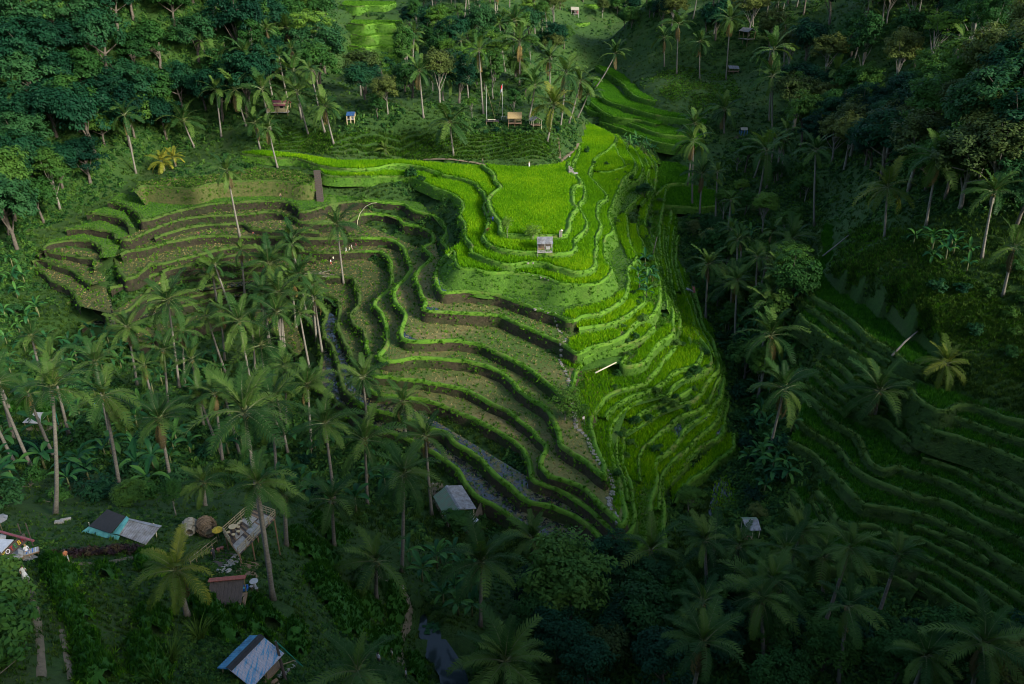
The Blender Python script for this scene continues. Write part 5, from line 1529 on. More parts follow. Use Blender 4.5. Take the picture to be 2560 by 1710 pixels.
NAME = dict(dark='broadleaf_tree', mid='broadleaf_tree', light='feathery_tree', olive='olive_leaved_tree', tall='slender_tree', plume='bamboo_clump', shrub='shrub', darkshrub='shrub', yellow='small_tree')
CAT = dict(plume='bamboo', shrub='bush', darkshrub='bush')
PLACED = []
def tree(key, p, s, label, group, seed, sz=None, rz=None):
    r = random.Random(seed)
    cm, tm = SPEC[key][seed % len(SPEC[key])]
    root = thing(NAME[key], label, CAT.get(key, 'tree'), p, r.uniform(0, 6.28) if rz is None else rz, group)
    root.scale = (s, s, s * (sz or r.uniform(0.88, 1.15)))
    obj('trunk', tm, root)
    obj('crown', cm, root)
    return root
def plant_zone(poly, n, mix, smin, smax, gap, label, group, seed, clear=()):
    pix = zone_points(poly, n * 7, seed)
    pts = ground_many(pix)
    r = random.Random(seed)
    cnt = 0
    for p in pts:
        if cnt >= n: break
        if h_slab(np.array([p[0]]), np.array([p[1]]))[0] > -90: continue
        if any((p[0] - q[0]) ** 2 + (p[1] - q[1]) ** 2 < (gap + q[2]) ** 2 / 4 for q in PLACED): continue
        PLACED.append((p[0], p[1], gap))
        key = r.choices([m[0] for m in mix], [m[1] for m in mix])[0]
        lab = label[key] if isinstance(label, dict) else label
        tree(key, p, r.uniform(smin, smax), lab, group, seed * 1000 + cnt)
        cnt += 1
    return cnt
# keep clear of the huts and the trodden ground
for px, py, rr in ((880, 300, 9), (690, 275, 10), (1285, 300, 14), (1342, 318, 8), (1240, 300, 12), (1437, 34, 10), (1833, 178, 8), (930, 100, 34), (930, 160, 30), (935, 40, 34), (980, 120, 26), (1450, 60, 16), (1770, 340, 9), (1875, 1350, 9)):
    q = at(px, py); PLACED.append((q.x, q.y, rr))
LF = {'dark': 'dense dark green tree in the shaded forest on the left hillside', 'mid': 'mid green tree in the shaded forest on the left hillside', 'tall': 'slender pale-trunked tree in the forest on the left hillside', 'light': 'pale feathery tree in the forest on the left hillside'}
plant_zone([(-30,-20),(770,-20),(860,110),(800,255),(640,300),(560,310),(470,330),(370,380),(300,395),(190,510),(70,620),(-30,650)], 104, [('dark', 6), ('mid', 3), ('tall', .7), ('light', .4)], 1.2, 1.9, 6.0, LF, 'trees of the forest on the left hillside', 1)
CF = {'dark': 'dark tree among the palms behind the flagpoles', 'mid': 'mid green tree among the palms behind the flagpoles', 'tall': 'slender tree among the palms behind the flagpoles', 'light': 'pale feathery tree among the palms behind the flagpoles', 'olive': 'olive green tree among the palms behind the flagpoles'}
plant_zone([(1020,0),(1390,-20),(1420,60),(1410,190),(1330,250),(1200,270),(1060,285),(900,295),(850,250),(1010,175)], 62, [('mid', 3), ('dark', 2), ('light', 1.2), ('olive', 1.2), ('tall', 1)], 0.85, 1.4, 4.6, CF, 'trees of the central wood', 2)
UF = {'dark': 'dark tree in the wood along the top right', 'mid': 'mid green tree in the wood along the top right', 'tall': 'slender tree in the wood along the top right', 'light': 'pale feathery tree in the wood along the top right', 'olive': 'olive tree in the wood along the top right'}
plant_zone([(1560,-30),(2600,-30),(2600,120),(2420,300),(2260,330),(2060,260),(1960,180),(1860,130),(1700,110),(1570,80)], 64, [('dark', 4), ('mid', 3), ('olive', 2), ('tall', 1), ('light', .6)], 1.0, 1.7, 5.4, UF, 'trees of the top right wood', 3)
RF = {'dark': 'dark tree in the shaded forest on the right slope', 'mid': 'mid green tree in the shaded forest on the right slope', 'olive': 'yellowish olive tree in the forest on the right slope'}
plant_zone([(1970,200),(2100,265),(2260,335),(2420,305),(2600,200),(2600,560),(2470,610),(2340,540),(2230,470),(2080,440),(1970,340)], 46, [('dark', 4), ('mid', 1.5), ('olive', 2)], 0.95, 1.6, 5.0, RF, 'trees of the right slope forest', 4)
plant_zone([(1440,-30),(1640,-30),(1650,120),(1520,85),(1440,80),(1400,60)], 16, [('mid', 3), ('dark', 2), ('light', 1), ('olive', 1)], 0.7, 1.1, 4.0, {'mid': 'mid green tree in the wood behind the far terraces', 'dark': 'dark tree in the wood behind the far terraces', 'light': 'pale feathery tree in the wood behind the far terraces', 'olive': 'olive tree in the wood behind the far terraces'}, 'trees behind the far terraces', 14)
VF = {'light': 'pale feathery tree in the valley between the terraces', 'plume': 'greyish bamboo clump in the valley between the terraces', 'mid': 'bushy tree in the valley between the terraces', 'shrub': 'low bush in the valley between the terraces'}
plant_zone([(1700,500),(1830,490),(1960,560),(1990,640),(1960,760),(1880,770),(1790,740),(1740,640)], 34, [('light', 2), ('plume', 1.6), ('mid', 2), ('shrub', 3)], 0.55, 0.95, 3.4, VF, 'trees and bamboo of the valley', 5)
plant_zone([(1700,470),(1830,400),(2000,420),(2050,560),(2010,700),(1980,760),(1900,1000),(1830,960),(1770,760)], 40, [('shrub', 4), ('light', 1), ('mid', 1)], 0.6, 1.1, 2.6, {'shrub': 'leafy bush in the shaded gully right of the spur', 'light': 'small pale tree in the shaded gully right of the spur', 'mid': 'small bushy tree in the shaded gully right of the spur'}, 'bushes of the gully', 15)
BF = {'mid': 'broad leafy tree in the mass along the bottom edge', 'olive': 'olive tree in the mass along the bottom edge', 'dark': 'dark leafy tree in the mass along the bottom edge'}
plant_zone([(1345,1470),(1480,1450),(1700,1520),(1960,1600),(2250,1650),(2560,1690),(2560,1760),(1180,1760),(1260,1600)], 22, [('mid', 4), ('olive', 1), ('dark', 2)], 0.55, 0.85, 4.4, BF, 'trees along the bottom edge', 6)
SF = 'low dark bush in the damp ground around the banana grove'
plant_zone([(-20,640),(60,640),(90,720),(200,840),(420,880),(640,920),(760,960),(820,1060),(1000,1160),(1040,1260),(950,1300),(800,1260),(500,1240),(200,1260),(-20,1290),(-20,900)], 46, [('darkshrub', 2), ('shrub', 1.5)], 0.8, 1.5, 2.4, SF, 'bushes of the banana grove', 7)
plant_zone([(1760,700),(1850,800),(1900,960),(1960,1080),(1960,1200),(1870,1280),(1850,1160),(1830,1000),(1780,850)], 22, [('darkshrub', 2), ('shrub', 2)], 0.7, 1.3, 2.4, 'leafy bush in the damp valley below the right hand terraces', 'bushes of the stream valley', 8)
plant_zone([(2250,560),(2400,600),(2560,700),(2560,930),(2450,900),(2350,760),(2300,680)], 12, [('darkshrub', 1), ('shrub', 2)], 0.6, 1.1, 2.6, 'scattered bush on the grassy slope above the right hand terraces', 'bushes of the right slope', 9)
plant_zone([(1180,322),(1420,305),(1430,325),(1390,335),(1200,335)], 14, [('shrub', 3), ('darkshrub', 1)], 0.5, 0.9, 1.8, 'leafy bush on the bank below the thatched huts', 'bushes below the thatched huts', 10)
plant_zone([(1900,1480),(2150,1540),(2380,1600),(2300,1660),(1950,1620)], 14, [('shrub', 2), ('darkshrub', 2)], 1.0, 1.7, 2.6, 'tangled bush below the lower right terraces', 'bushes below the right hand terraces', 11)
plant_zone([(-20,1420),(60,1440),(60,1560),(20,1710),(-20,1710)], 5, [('shrub', 1)], 1.1, 1.6, 2.0, 'leafy bush along the left edge near the cafe', 'bushes by the cafe', 12)
def flank_bushes():
    r = random.Random(31)
    n = 0
    for px, py in zone_points([(1480,400),(1640,400),(1680,600),(1700,760),(1790,900),(1790,1000),(1700,1080),(1600,1220),(1560,1250),(1500,1050),(1560,850),(1530,640)], 60, 33):
        p = at(px, py)
        tree('shrub', p, r.uniform(0.35, 0.75), 'small bush among the ledges of the right flank', 'bushes of the right flank', 3300 + n)
        n += 1
flank_bushes()
# trees one can point at
def solo(key, px, py, s, label, seed, sz=None, group=None):
    return tree(key, at(px, py), s, label, group, seed, sz)
solo('yellow', 1412, 1052, 1.25, 'small yellowish tree with pale stems beside the climbing visitor', 501)
solo('yellow', 1440, 1058, 0.85, 'slim pale-stemmed sapling right of the yellowish tree by the stone path', 502)
solo('mid', 1420, 1560, 1.35, 'big spreading tree with pale dead branches below the terrace tip', 503, 0.9)
solo('mid', 1575, 1600, 1.1, 'second big spreading tree just right of the one below the terrace tip', 504, 0.9)
solo('olive', 2480, 395, 1.3, 'golden olive tree with rounded crown on the right forest edge', 505, 0.9)
solo('olive', 2380, 350, 1.1, 'olive tree with forked pale limbs on the right forest edge', 506)
solo('tall', 1285, 308, 0.72, 'slender airy tree standing in front of the golden thatched hut', 507)
solo('light', 1180, 296, 0.5, 'small white-stemmed tree leaning left of the flagpoles', 508)
solo('mid', 945, 300, 0.6, 'leafy tree right of the blue roofed shed', 509)
solo('light', 1985, 325, 1.25, 'tall forked white-trunked tree at the right forest edge', 510, 1.3)
solo('light', 1812, 690, 0.85, 'feathery tree with white forked trunk in the valley', 511)
solo('mid', 1610, 495, 0.55, 'rounded bright tree among the small fields of the right flank', 512, 0.7)
solo('light', 1720, 1280, 0.6, 'low leafy tree beside the flooded lower fields', 513, 0.7)
solo('yellow', 1332, 606, 0.8, 'leafy bush with bare twigs left of the small field hut', 514)
solo('yellow', 1268, 600, 0.62, 'small round tree at the corner of the top rice field', 515, 1.5)
solo('shrub', 1030, 455, 1.3, 'dark bush on the bank below the rice strips', 516)
solo('shrub', 912, 503, 0.9, 'bright bush on the lip of the brown terraces', 517)
solo('shrub', 1057, 475, 0.8, 'leafy bush on the grassy bank below the long rice strip', 518)
solo('mid', 1135, 1340, 0.62, 'dense round tree in front of the long shed', 519, 0.7)
solo('mid', 330, 1262, 0.5, 'low spreading frangipani tree behind the black roof', 520, 0.6)
solo('tall', 440, 1290, 0.34, 'dark two-tiered tree right of the tarpaulin shack', 521)
solo('plume', 1885, 1300, 0.42, 'dense olive green palm-like bush above the small grey shack', 522)
solo('shrub', 1465, 385, 0.7, 'small round tree at the head of the right hand rice strips', 523, 1.6)
solo('light', 520, 700, 0.45, 'pale wispy tree among the brown terraces', 524)

# ================================================================== BANANA PLANTS
def banana_leaf(name, L, w, bend, mat, seed):
    r = random.Random(seed)
    V, Fc = [], []
    n = 9
    x = z = 0.0
    for i in range(n + 1):
        s = i / n
        a = R(65) - bend * s
        if i: x += math.cos(a) * L / n; z += math.sin(a) * L / n
        ww = w * (0.12 if s < 0.15 else math.sin(math.pi * min(1.0, (s - 0.1) / 0.93)) ** 0.6) * (1 + r.uniform(-.18, .12))
        if i == n: ww = 0.02
        V += [(x, -ww / 2, z + ww * 0.16), (x, 0, z), (x, ww / 2, z + ww * 0.16)]
    for i in range(n):
        o = i * 3
        Fc += [(o, o + 3, o + 4, o + 1), (o + 1, o + 4, o + 5, o + 2)]
    return mesh_from(name, V, Fc, mat)
BL = [banana_leaf('leaf', 2.6, 0.62, R(b), M['banana'], s) for s, b in enumerate((60, 95, 115, 135, 80))]
BLO = [banana_leaf('leaf', 2.2, 0.5, R(170), M['banana_old'], 9)]
bs = MB(); bs.tube([(0, 0, -0.4), (0.02, 0, 0.8), (0, 0.03, 1.9)], [0.14, 0.12, 0.07], 7)
M['banana_stem'] = solid_mat('banana_stem', (0.13, 0.16, 0.05), (0.08, 0.07, 0.03), 3, 0.7)
BSTEM = mesh_from('stem', bs.v, bs.f, M['banana_stem'], smooth=True)
def banana_proto(nl, seed):
    r = random.Random(seed)
    root = bpy.data.objects.new('banana_plant', None)
    parts = [('stem', BSTEM, (0, 0, 0), (0, 0, 0), 1.0)]
    for i in range(nl):
        u = i / (nl - 1)
        me = BL[0] if i == 0 else (r.choice(BL[1:]) if u < 0.85 else (BLO[0] if r.random() < .5 else BL[3]))
        parts.append(('leaf', me, (0, 0, 1.85 - 0.15 * u), (r.uniform(-.2, .2), R(38 * u - 20), i * 2.4 + r.uniform(-.3, .3)), r.uniform(0.8, 1.1)))
    return parts
BPROTO = [banana_proto(7, s) for s in range(4)]
BSMALL = []
for pr in BPROTO[:2]:                                 # far copies: one mesh
    bm = bmesh.new()
    for nm, me, loc, rot, s in pr:
        b2 = bmesh.new(); b2.from_mesh(me)
        b2.transform(Matrix.LocRotScale(Vector(loc), Euler(rot), Vector((s, s, s))))
        tmp = bpy.data.meshes.new('tmp'); b2.to_mesh(tmp); b2.free(); bm.from_mesh(tmp); bpy.data.meshes.remove(tmp)
    me = bpy.data.meshes.new('banana_plant'); bm.to_mesh(me); bm.free(); me.materials.append(M['banana']); BSMALL.append(me)
def bananas(poly, n, smin, smax, gap, label, group, seed, small=False, slab_ok=False):
    pts = ground_many(zone_points(poly, n * 6, seed))
    r = random.Random(seed)
    got = []
    for p in pts:
        if len(got) >= n: break
        if not slab_ok and h_slab(np.array([p[0]]), np.array([p[1]]))[0] > -90: continue
        if any((p[0] - q[0]) ** 2 + (p[1] - q[1]) ** 2 < gap * gap for q in got): continue
        got.append(p)
        s = r.uniform(smin, smax)
        if small:
            o = tag(obj('banana_plant', r.choice(BSMALL), None, p, (0, 0, r.uniform(0, 6.28)), s), label, 'banana plant', group)
            continue
        root = thing('banana_plant', label, 'banana plant', p, r.uniform(0, 6.28), group)
        root.scale = (s, s, s)
        for nm, me, loc, rot, ls in r.choice(BPROTO):
            obj(nm, me, root, loc, rot, ls)
bananas([(0,930),(80,900),(300,900),(430,940),(540,1000),(760,1070),(900,1130),(1010,1220),(960,1290),(840,1310),(700,1260),(560,1230),(420,1240),(260,1230),(150,1240),(0,1270)], 78, 1.0, 1.6, 2.2, 'banana plant in the dark grove below the brown terraces', 'bananas of the lower left grove', 21)
bananas([(0,860),(120,850),(260,850),(480,880),(700,930),(560,960),(300,940),(0,950)], 26, 0.9, 1.5, 2.4, 'banana plant at the foot of the brown bowl', 'bananas at the foot of the brown bowl', 30)
bananas([(1720,520),(1850,500),(1900,620),(1860,760),(1760,720)], 20, 0.9, 1.4, 2.4, 'banana plant in the shaded gully right of the spur', 'bananas of the gully floor', 31)
bananas([(1850,880),(1960,900),(1980,1100),(1900,1250),(1850,1150)], 14, 0.9, 1.3, 2.4, 'banana plant along the lower stream', 'bananas of the lower stream', 32)
bananas([(-10,640),(40,640),(120,830),(70,870),(-10,870)], 12, 0.9, 1.4, 2.2, 'banana plant at the left edge below the forest', 'bananas of the left edge', 22)
bananas([(1010,1390),(1150,1400),(1210,1450),(1190,1620),(1100,1520)], 13, 0.8, 1.3, 1.8, 'banana plant on the bank beside the dark pond', 'bananas by the pond', 23)
bananas([(1850,770),(1990,760),(2010,870),(1950,960),(1870,950),(1800,840)], 22, 1.0, 1.5, 2.2, 'banana plant in the valley below the long dark green strip', 'bananas of the valley', 24)
bananas([(1860,1140),(1950,1150),(1990,1220),(1900,1250)], 8, 0.9, 1.4, 2.0, 'banana plant beside the lower right stream', 'bananas by the lower right stream', 25)
bananas([(1585,690),(1620,640),(1640,700),(1625,760),(1595,740)], 8, 0.8, 1.2, 1.5, 'banana plant on the right flank of the bright terraces', 'bananas of the right flank', 26, False, True)
bananas([(1520,345),(1560,350),(1620,370),(1640,395),(1600,385)], 12, 0.8, 1.2, 1.8, 'banana plant in the gully before the far terraces', 'bananas of the gully', 27, True)
bananas([(2270,600),(2420,620),(2440,690),(2330,690)], 9, 0.9, 1.3, 2.2, 'banana plant on the right slope under the forest', 'bananas of the right slope', 28)

# ground cover on the free slopes
depth_c = COVER[:, 1]
fg = (COVER[:, 1] < 96) & (COVER[:, 0] < 8)
def wooded():
    m = np.zeros(len(COVER), bool)
    P_ = np.array([(q[0], q[1]) for q in PLACED])
    for s in range(0, len(COVER), 4000):
        d = ((COVER[s:s + 4000, None, :2] - P_[None]) ** 2).sum(-1).min(1)
        m[s:s + 4000] = d < 5.0 ** 2
    return m
wood = wooded()
dep_ = COVER[:, 1] * CP - (COVER[:, 2] - CAM_H) * SP
c_px, c_py = CX + F_PX * COVER[:, 0] / dep_, CY - F_PX * (COVER[:, 1] * SP + (COVER[:, 2] - CAM_H) * CP) / dep_
knoll = np.zeros(len(COVER), bool)
for pl in ([(2030,560),(2700,520),(2700,1150),(2350,1050),(2040,760)], [(820,335),(1180,335),(1400,338),(1405,402),(830,396)], [(600,340),(830,335),(830,396),(620,388)], [(1620,195),(1700,165),(1860,190),(1860,250),(1760,290),(1660,245)]):
    knoll |= inside(np.array(pl, float), c_px, c_py)
wood &= ~knoll
CLUMP[knoll] -= 2.0
def sunny_slopes():
    pts = []
    for poly, n in (([(820,335),(1000,345),(1180,335),(1290,335),(1400,338),(1402,395),(1200,402),(1000,398),(830,388)], 9000), ([(620,330),(760,320),(830,335),(830,388),(640,372)], 3000), ([(2060,600),(2180,560),(2300,590),(2420,700),(2560,800),(2600,980),(2420,910),(2300,885),(2180,790),(2085,715)], 13000),
                    ([(1620,195),(1700,165),(1830,190),(1860,250),(1760,290),(1660,245)], 4000), ([(1900,580),(2010,600),(1990,680),(1900,640)], 1500)):
        pts.append(ground_many(zone_points(poly, n, n)))
    pts.append(ground_many(zone_points([(1690,470),(1850,390),(2040,430),(2060,600),(1990,760),(1900,1000),(1820,960),(1760,760)], 9000, 4)))
    P3 = np.concatenate(pts)
    m = (h_slab(P3[:, 0], P3[:, 1]) < -90) & (lattice(P3[:, 0], P3[:, 1], 0.15, 77) + rng.normal(0, .4, len(P3)) > -0.5)
    scatter('slope_grass', P3[m], GRASS[:2] + HGRASS[:1], 0.7, 1.5, 'lighter grass on the open banks', None, 0.35, 55)
sunny_slopes()
scatter('hill_grass', COVER[(CLUMP < 0.35) & ~wood & ~fg], HGRASS, 0.6, 1.3, 'rough grass on the open slopes', None, 0.3, 5)
scatter('forest_undergrowth', COVER[wood & ~fg], WEED, 0.9, 1.9, 'leafy undergrowth under the trees', None, 0.3, 8)
scatter('undergrowth', COVER[(CLUMP >= 0.35) & ~wood & ~fg], WEED, 0.7, 1.9, 'leafy undergrowth on the slopes and under the trees', None, 0.3, 6)
nearm = np.zeros(len(COVER), bool)
for p_ in MOUND_W: nearm |= inside(p_, COVER[:, 0], COVER[:, 1])
patchy = CLUMP + rng.normal(0, .35, len(CLUMP))
scatter('slope_grass', COVER[fg & ~nearm & (patchy < 0.7) & (patchy > -0.9)], HGRASS + GRASS[:1], 0.3, 0.65, 'thick grass on the near slope', None, 0.3, 7)
scatter('slope_weeds', COVER[fg & ~nearm & (patchy >= 0.7)], WEED, 0.3, 0.7, 'leafy weeds on the near slope', None, 0.3, 9)

# ================================================================== BUILDINGS AND THINGS PEOPLE MADE
M['tin_grey'] = solid_mat('grey_tin', (0.27, 0.275, 0.28), (0.13, 0.12, 0.105), 1.6, 0.55, 0.2, 0.1)
M['tin_pale'] = solid_mat('pale_tin', (0.46, 0.47, 0.48), (0.28, 0.25, 0.22), 1.4, 0.5, 0.2, 0.1)
M['tin_green'] = solid_mat('green_tin', (0.10, 0.20, 0.12), (0.14, 0.15, 0.10), 1.5, 0.6, 0.1, 0.15)
M['tin_blue'] = solid_mat('blue_tin', (0.04, 0.22, 0.36), (0.02, 0.10, 0.17), 1.8, 0.5, 0.1, 0.1)
def peeling():
    m, nt, b, out = new_mat('peeling_blue_tin')
    tc = nt.nodes.new('ShaderNodeTexCoord')
    mp = nt.nodes.new('ShaderNodeMapping'); mp.inputs['Scale'].default_value = (4.5, 0.5, 1)
    nt.links.new(tc.outputs['Object'], mp.inputs[0])
    n = noise_tex(nt, mp.outputs[0], 1.6, 5, 0.7)
    c = ramp(nt, n, [(0.42, (0.03, 0.20, 0.34)), (0.50, (0.30, 0.29, 0.31)), (0.8, (0.38, 0.36, 0.38))])
    nt.links.new(c, b.inputs['Base Color']); b.inputs['Roughness'].default_value = 0.55
    return m
M['peeling'] = peeling()
M['thatch'] = solid_mat('thatch', (0.42, 0.30, 0.13), (0.22, 0.15, 0.06), 6, 0.95, 0, 0.8, (1, 4, 1))
M['thatch_grey'] = solid_mat('grey_thatch', (0.36, 0.33, 0.26), (0.18, 0.17, 0.12), 6, 0.95, 0, 0.8, (1, 4, 1))
M['wood'] = solid_mat('wood', (0.26, 0.17, 0.09), (0.13, 0.08, 0.045), 3, 0.8, 0, 0.2, (6, 1, 6))
M['wood_dark'] = solid_mat('dark_wood', (0.085, 0.065, 0.05), (0.035, 0.028, 0.022), 3, 0.85, 0, 0.3, (6, 1, 6))
M['bamboo'] = solid_mat('bamboo', (0.27, 0.22, 0.115), (0.17, 0.135, 0.065), 4, 0.5, 0, 0.1)
M['bamboo_pale'] = solid_mat('pale_bamboo', (0.66, 0.60, 0.42), (0.48, 0.42, 0.27), 4, 0.5, 0, 0.1)
M['white'] = solid_mat('dimmed_white_paint', (0.36, 0.355, 0.335), (0.24, 0.235, 0.215), 3, 0.6, 0, 0.05)  # white dimmed to grey so edge darkening sits in the colour
M['red_tile'] = solid_mat('red_tile', (0.26, 0.075, 0.045), (0.15, 0.042, 0.03), 4, 0.75, 0, 0.2)
M['maroon'] = solid_mat('maroon_tile', (0.26, 0.075, 0.085), (0.16, 0.045, 0.05), 4, 0.7, 0, 0.2)
M['concrete'] = solid_mat('concrete', (0.33, 0.315, 0.27), (0.19, 0.18, 0.155), 3, 0.9, 0, 0.2)
M['turquoise'] = solid_mat('turquoise_tarp', (0.10, 0.36, 0.32), (0.06, 0.22, 0.21), 2, 0.6, 0, 0.3)
M['black'] = solid_mat('black_felt', (0.022, 0.022, 0.022), (0.012, 0.012, 0.012), 3, 0.9, 0, 0.2)
M['beige'] = solid_mat('beige_plaster', (0.42, 0.35, 0.20), (0.32, 0.26, 0.14), 2, 0.9)
M['yellow'] = solid_mat('yellow_cloth', (0.55, 0.40, 0.03), (0.42, 0.29, 0.02), 3, 0.8)
M['blue'] = solid_mat('blue_plastic', (0.03, 0.16, 0.50), (0.02, 0.10, 0.34), 3, 0.4)
M['blue_sheet'] = solid_mat('blue_sheet', (0.02, 0.075, 0.19), (0.012, 0.045, 0.11), 2, 0.6, 0, 0.1)
M['teal'] = solid_mat('teal_paint', (0.02, 0.30, 0.20), (0.015, 0.2, 0.14), 3, 0.5)
M['red'] = solid_mat('red_cloth', (0.60, 0.02, 0.03), (0.48, 0.015, 0.02), 3, 0.8)
M['weave'] = solid_mat('woven_twigs', (0.20, 0.14, 0.08), (0.08, 0.055, 0.03), 9, 0.95, 0, 0.9)
M['steel'] = solid_mat('painted_steel', (0.60, 0.63, 0.66), (0.48, 0.5, 0.52), 3, 0.45, 0.3)

def on_plane(px, py, z): return Vector((*plane_xy(px, py, z), z))
def slab_panel(mb, q, th=0.06, ribs=0, mi=0):
    """four corners (a, b along the ridge; c, d along the eave) -> a sheet with thickness, folded into ribs when asked"""
    a, b, c, d = [Vector(v) for v in q]
    n = (b - a).cross(d - a).normalized()
    if n.z < 0: n = -n
    if not ribs:
        up = [a, b, c, d]; lo = [v - n * th for v in up]
        mb.add(up + lo, [(0, 1, 2, 3), (7, 6, 5, 4), (0, 4, 5, 1), (1, 5, 6, 2), (2, 6, 7, 3), (3, 7, 4, 0)], mi)
        return
    V, Fc = [], []
    for i in range(ribs * 2 + 1):
        s = i / (ribs * 2)
        h = n * (0.045 if i % 2 else 0.0)
        p, r_ = a.lerp(b, s), d.lerp(c, s)
        V += [p + h, r_ + h, r_ + h - n * th, p + h - n * th]
    for i in range(ribs * 2):
        o = i * 4
        Fc += [(o, o + 1, o + 5, o + 4), (o + 1, o + 2, o + 6, o + 5), (o + 2, o + 3, o + 7, o + 6), (o + 3, o, o + 4, o + 7)]
    e = ribs * 8
    Fc += [(3, 2, 1, 0), (e, e + 1, e + 2, e + 3)]
    mb.add(V, Fc, mi)
def gable(name, label, cat, r0, r1, wl, wr, drop_l, drop_r, mat_l, mat_r, ribs=12, post=M['wood'], floor=None, floor_h=0.0, cap=None, post_r=0.07, inset=0.25, panels=1, wall=None, th=0.06, posts=6):
    """roof from its two ridge ends (world), left/right half widths; posts reach the ground under them"""
    r0, r1 = Vector(r0), Vector(r1)
    ax = (r1 - r0); L = ax.length; ax.normalize()
    sd = Vector((ax.y, -ax.x, 0)).normalized()            # right of the ridge direction
    mid = (r0 + r1) / 2
    gz = min(hz(mid.x, mid.y), mid.z - 2.0)
    root = thing(name, label, cat, (mid.x, mid.y, gz))
    off = Vector((mid.x, mid.y, gz))
    def loc(v): return v - off
    for w, dr, mt, s in ((wl, drop_l, mat_l, -1), (wr, drop_r, mat_r, 1)):
        if w <= 0: continue
        e0 = r0 + sd * s * w - Vector((0, 0, dr)); e1 = r1 + sd * s * w - Vector((0, 0, dr))
        for k in range(panels):
            t0, t1 = k / panels, (k + 1) / panels - 0.004
            mb = MB()
            lift = Vector((0, 0, 0.02 * (k % 2)))
            slab_panel(mb, [loc(r0.lerp(r1, t0)) + lift, loc(r0.lerp(r1, t1)) + lift, loc(e0.lerp(e1, t1)) + lift, loc(e0.lerp(e1, t0)) + lift], th, max(0, ribs // panels))
            mb.build('roof_panel', mt, root)
    if cap:
        mb = MB()
        for s in (-1, 1):
            w, dr = (wl, drop_l) if s < 0 else (wr, drop_r)
            k = 0.32 / max(w, .4)
            slab_panel(mb, [loc(r0) + Vector((0, 0, .09)), loc(r1) + Vector((0, 0, .09)), loc(r1 + sd * s * .32 - Vector((0, 0, dr * k))) + Vector((0, 0, .09)), loc(r0 + sd * s * .32 - Vector((0, 0, dr * k))) + Vector((0, 0, .09))], 0.04)
        mb.build('ridge_cap', cap, root)
    nrow = posts // 2
    for s, w, dr in ((-1, wl, drop_l), (1, wr, drop_r)):
        ww = max(w - inset, 0.05)
        for k in range(nrow):
            t = 0.06 + 0.88 * k / max(1, nrow - 1)
            p = r0.lerp(r1, t) + sd * s * ww
            top = p.z - dr * ww / max(w, .1) - th - 0.02
            g = min(hz(p.x, p.y), top - 0.4)
            mb = MB(); mb.tube([loc(Vector((p.x, p.y, g - 0.25))), loc(Vector((p.x, p.y, top)))], post_r, 6)
            mb.build('post', post, root)
    if floor:
        mb = MB()
        a = math.atan2(ax.y, ax.x)
        mb.box((loc(mid).x + sd.x * (wr - wl) / 2, loc(mid).y + sd.y * (wr - wl) / 2, floor_h), (L * 0.94, (wl + wr) - inset * 1.2, 0.14), a)
        mb.build('floor', floor, root)
    if wall:
        mt, h0, h1, side = wall
        a = math.atan2(ax.y, ax.x)
        ww = ((wl if side < 0 else wr) - inset) * side
        mb = MB()
        c = loc(mid) + sd * ww
        mb.box((c.x, c.y, (h0 + h1) / 2), (L * 0.86, 0.08, h1 - h0), a)
        mb.build('wall', mt, root)
    return root

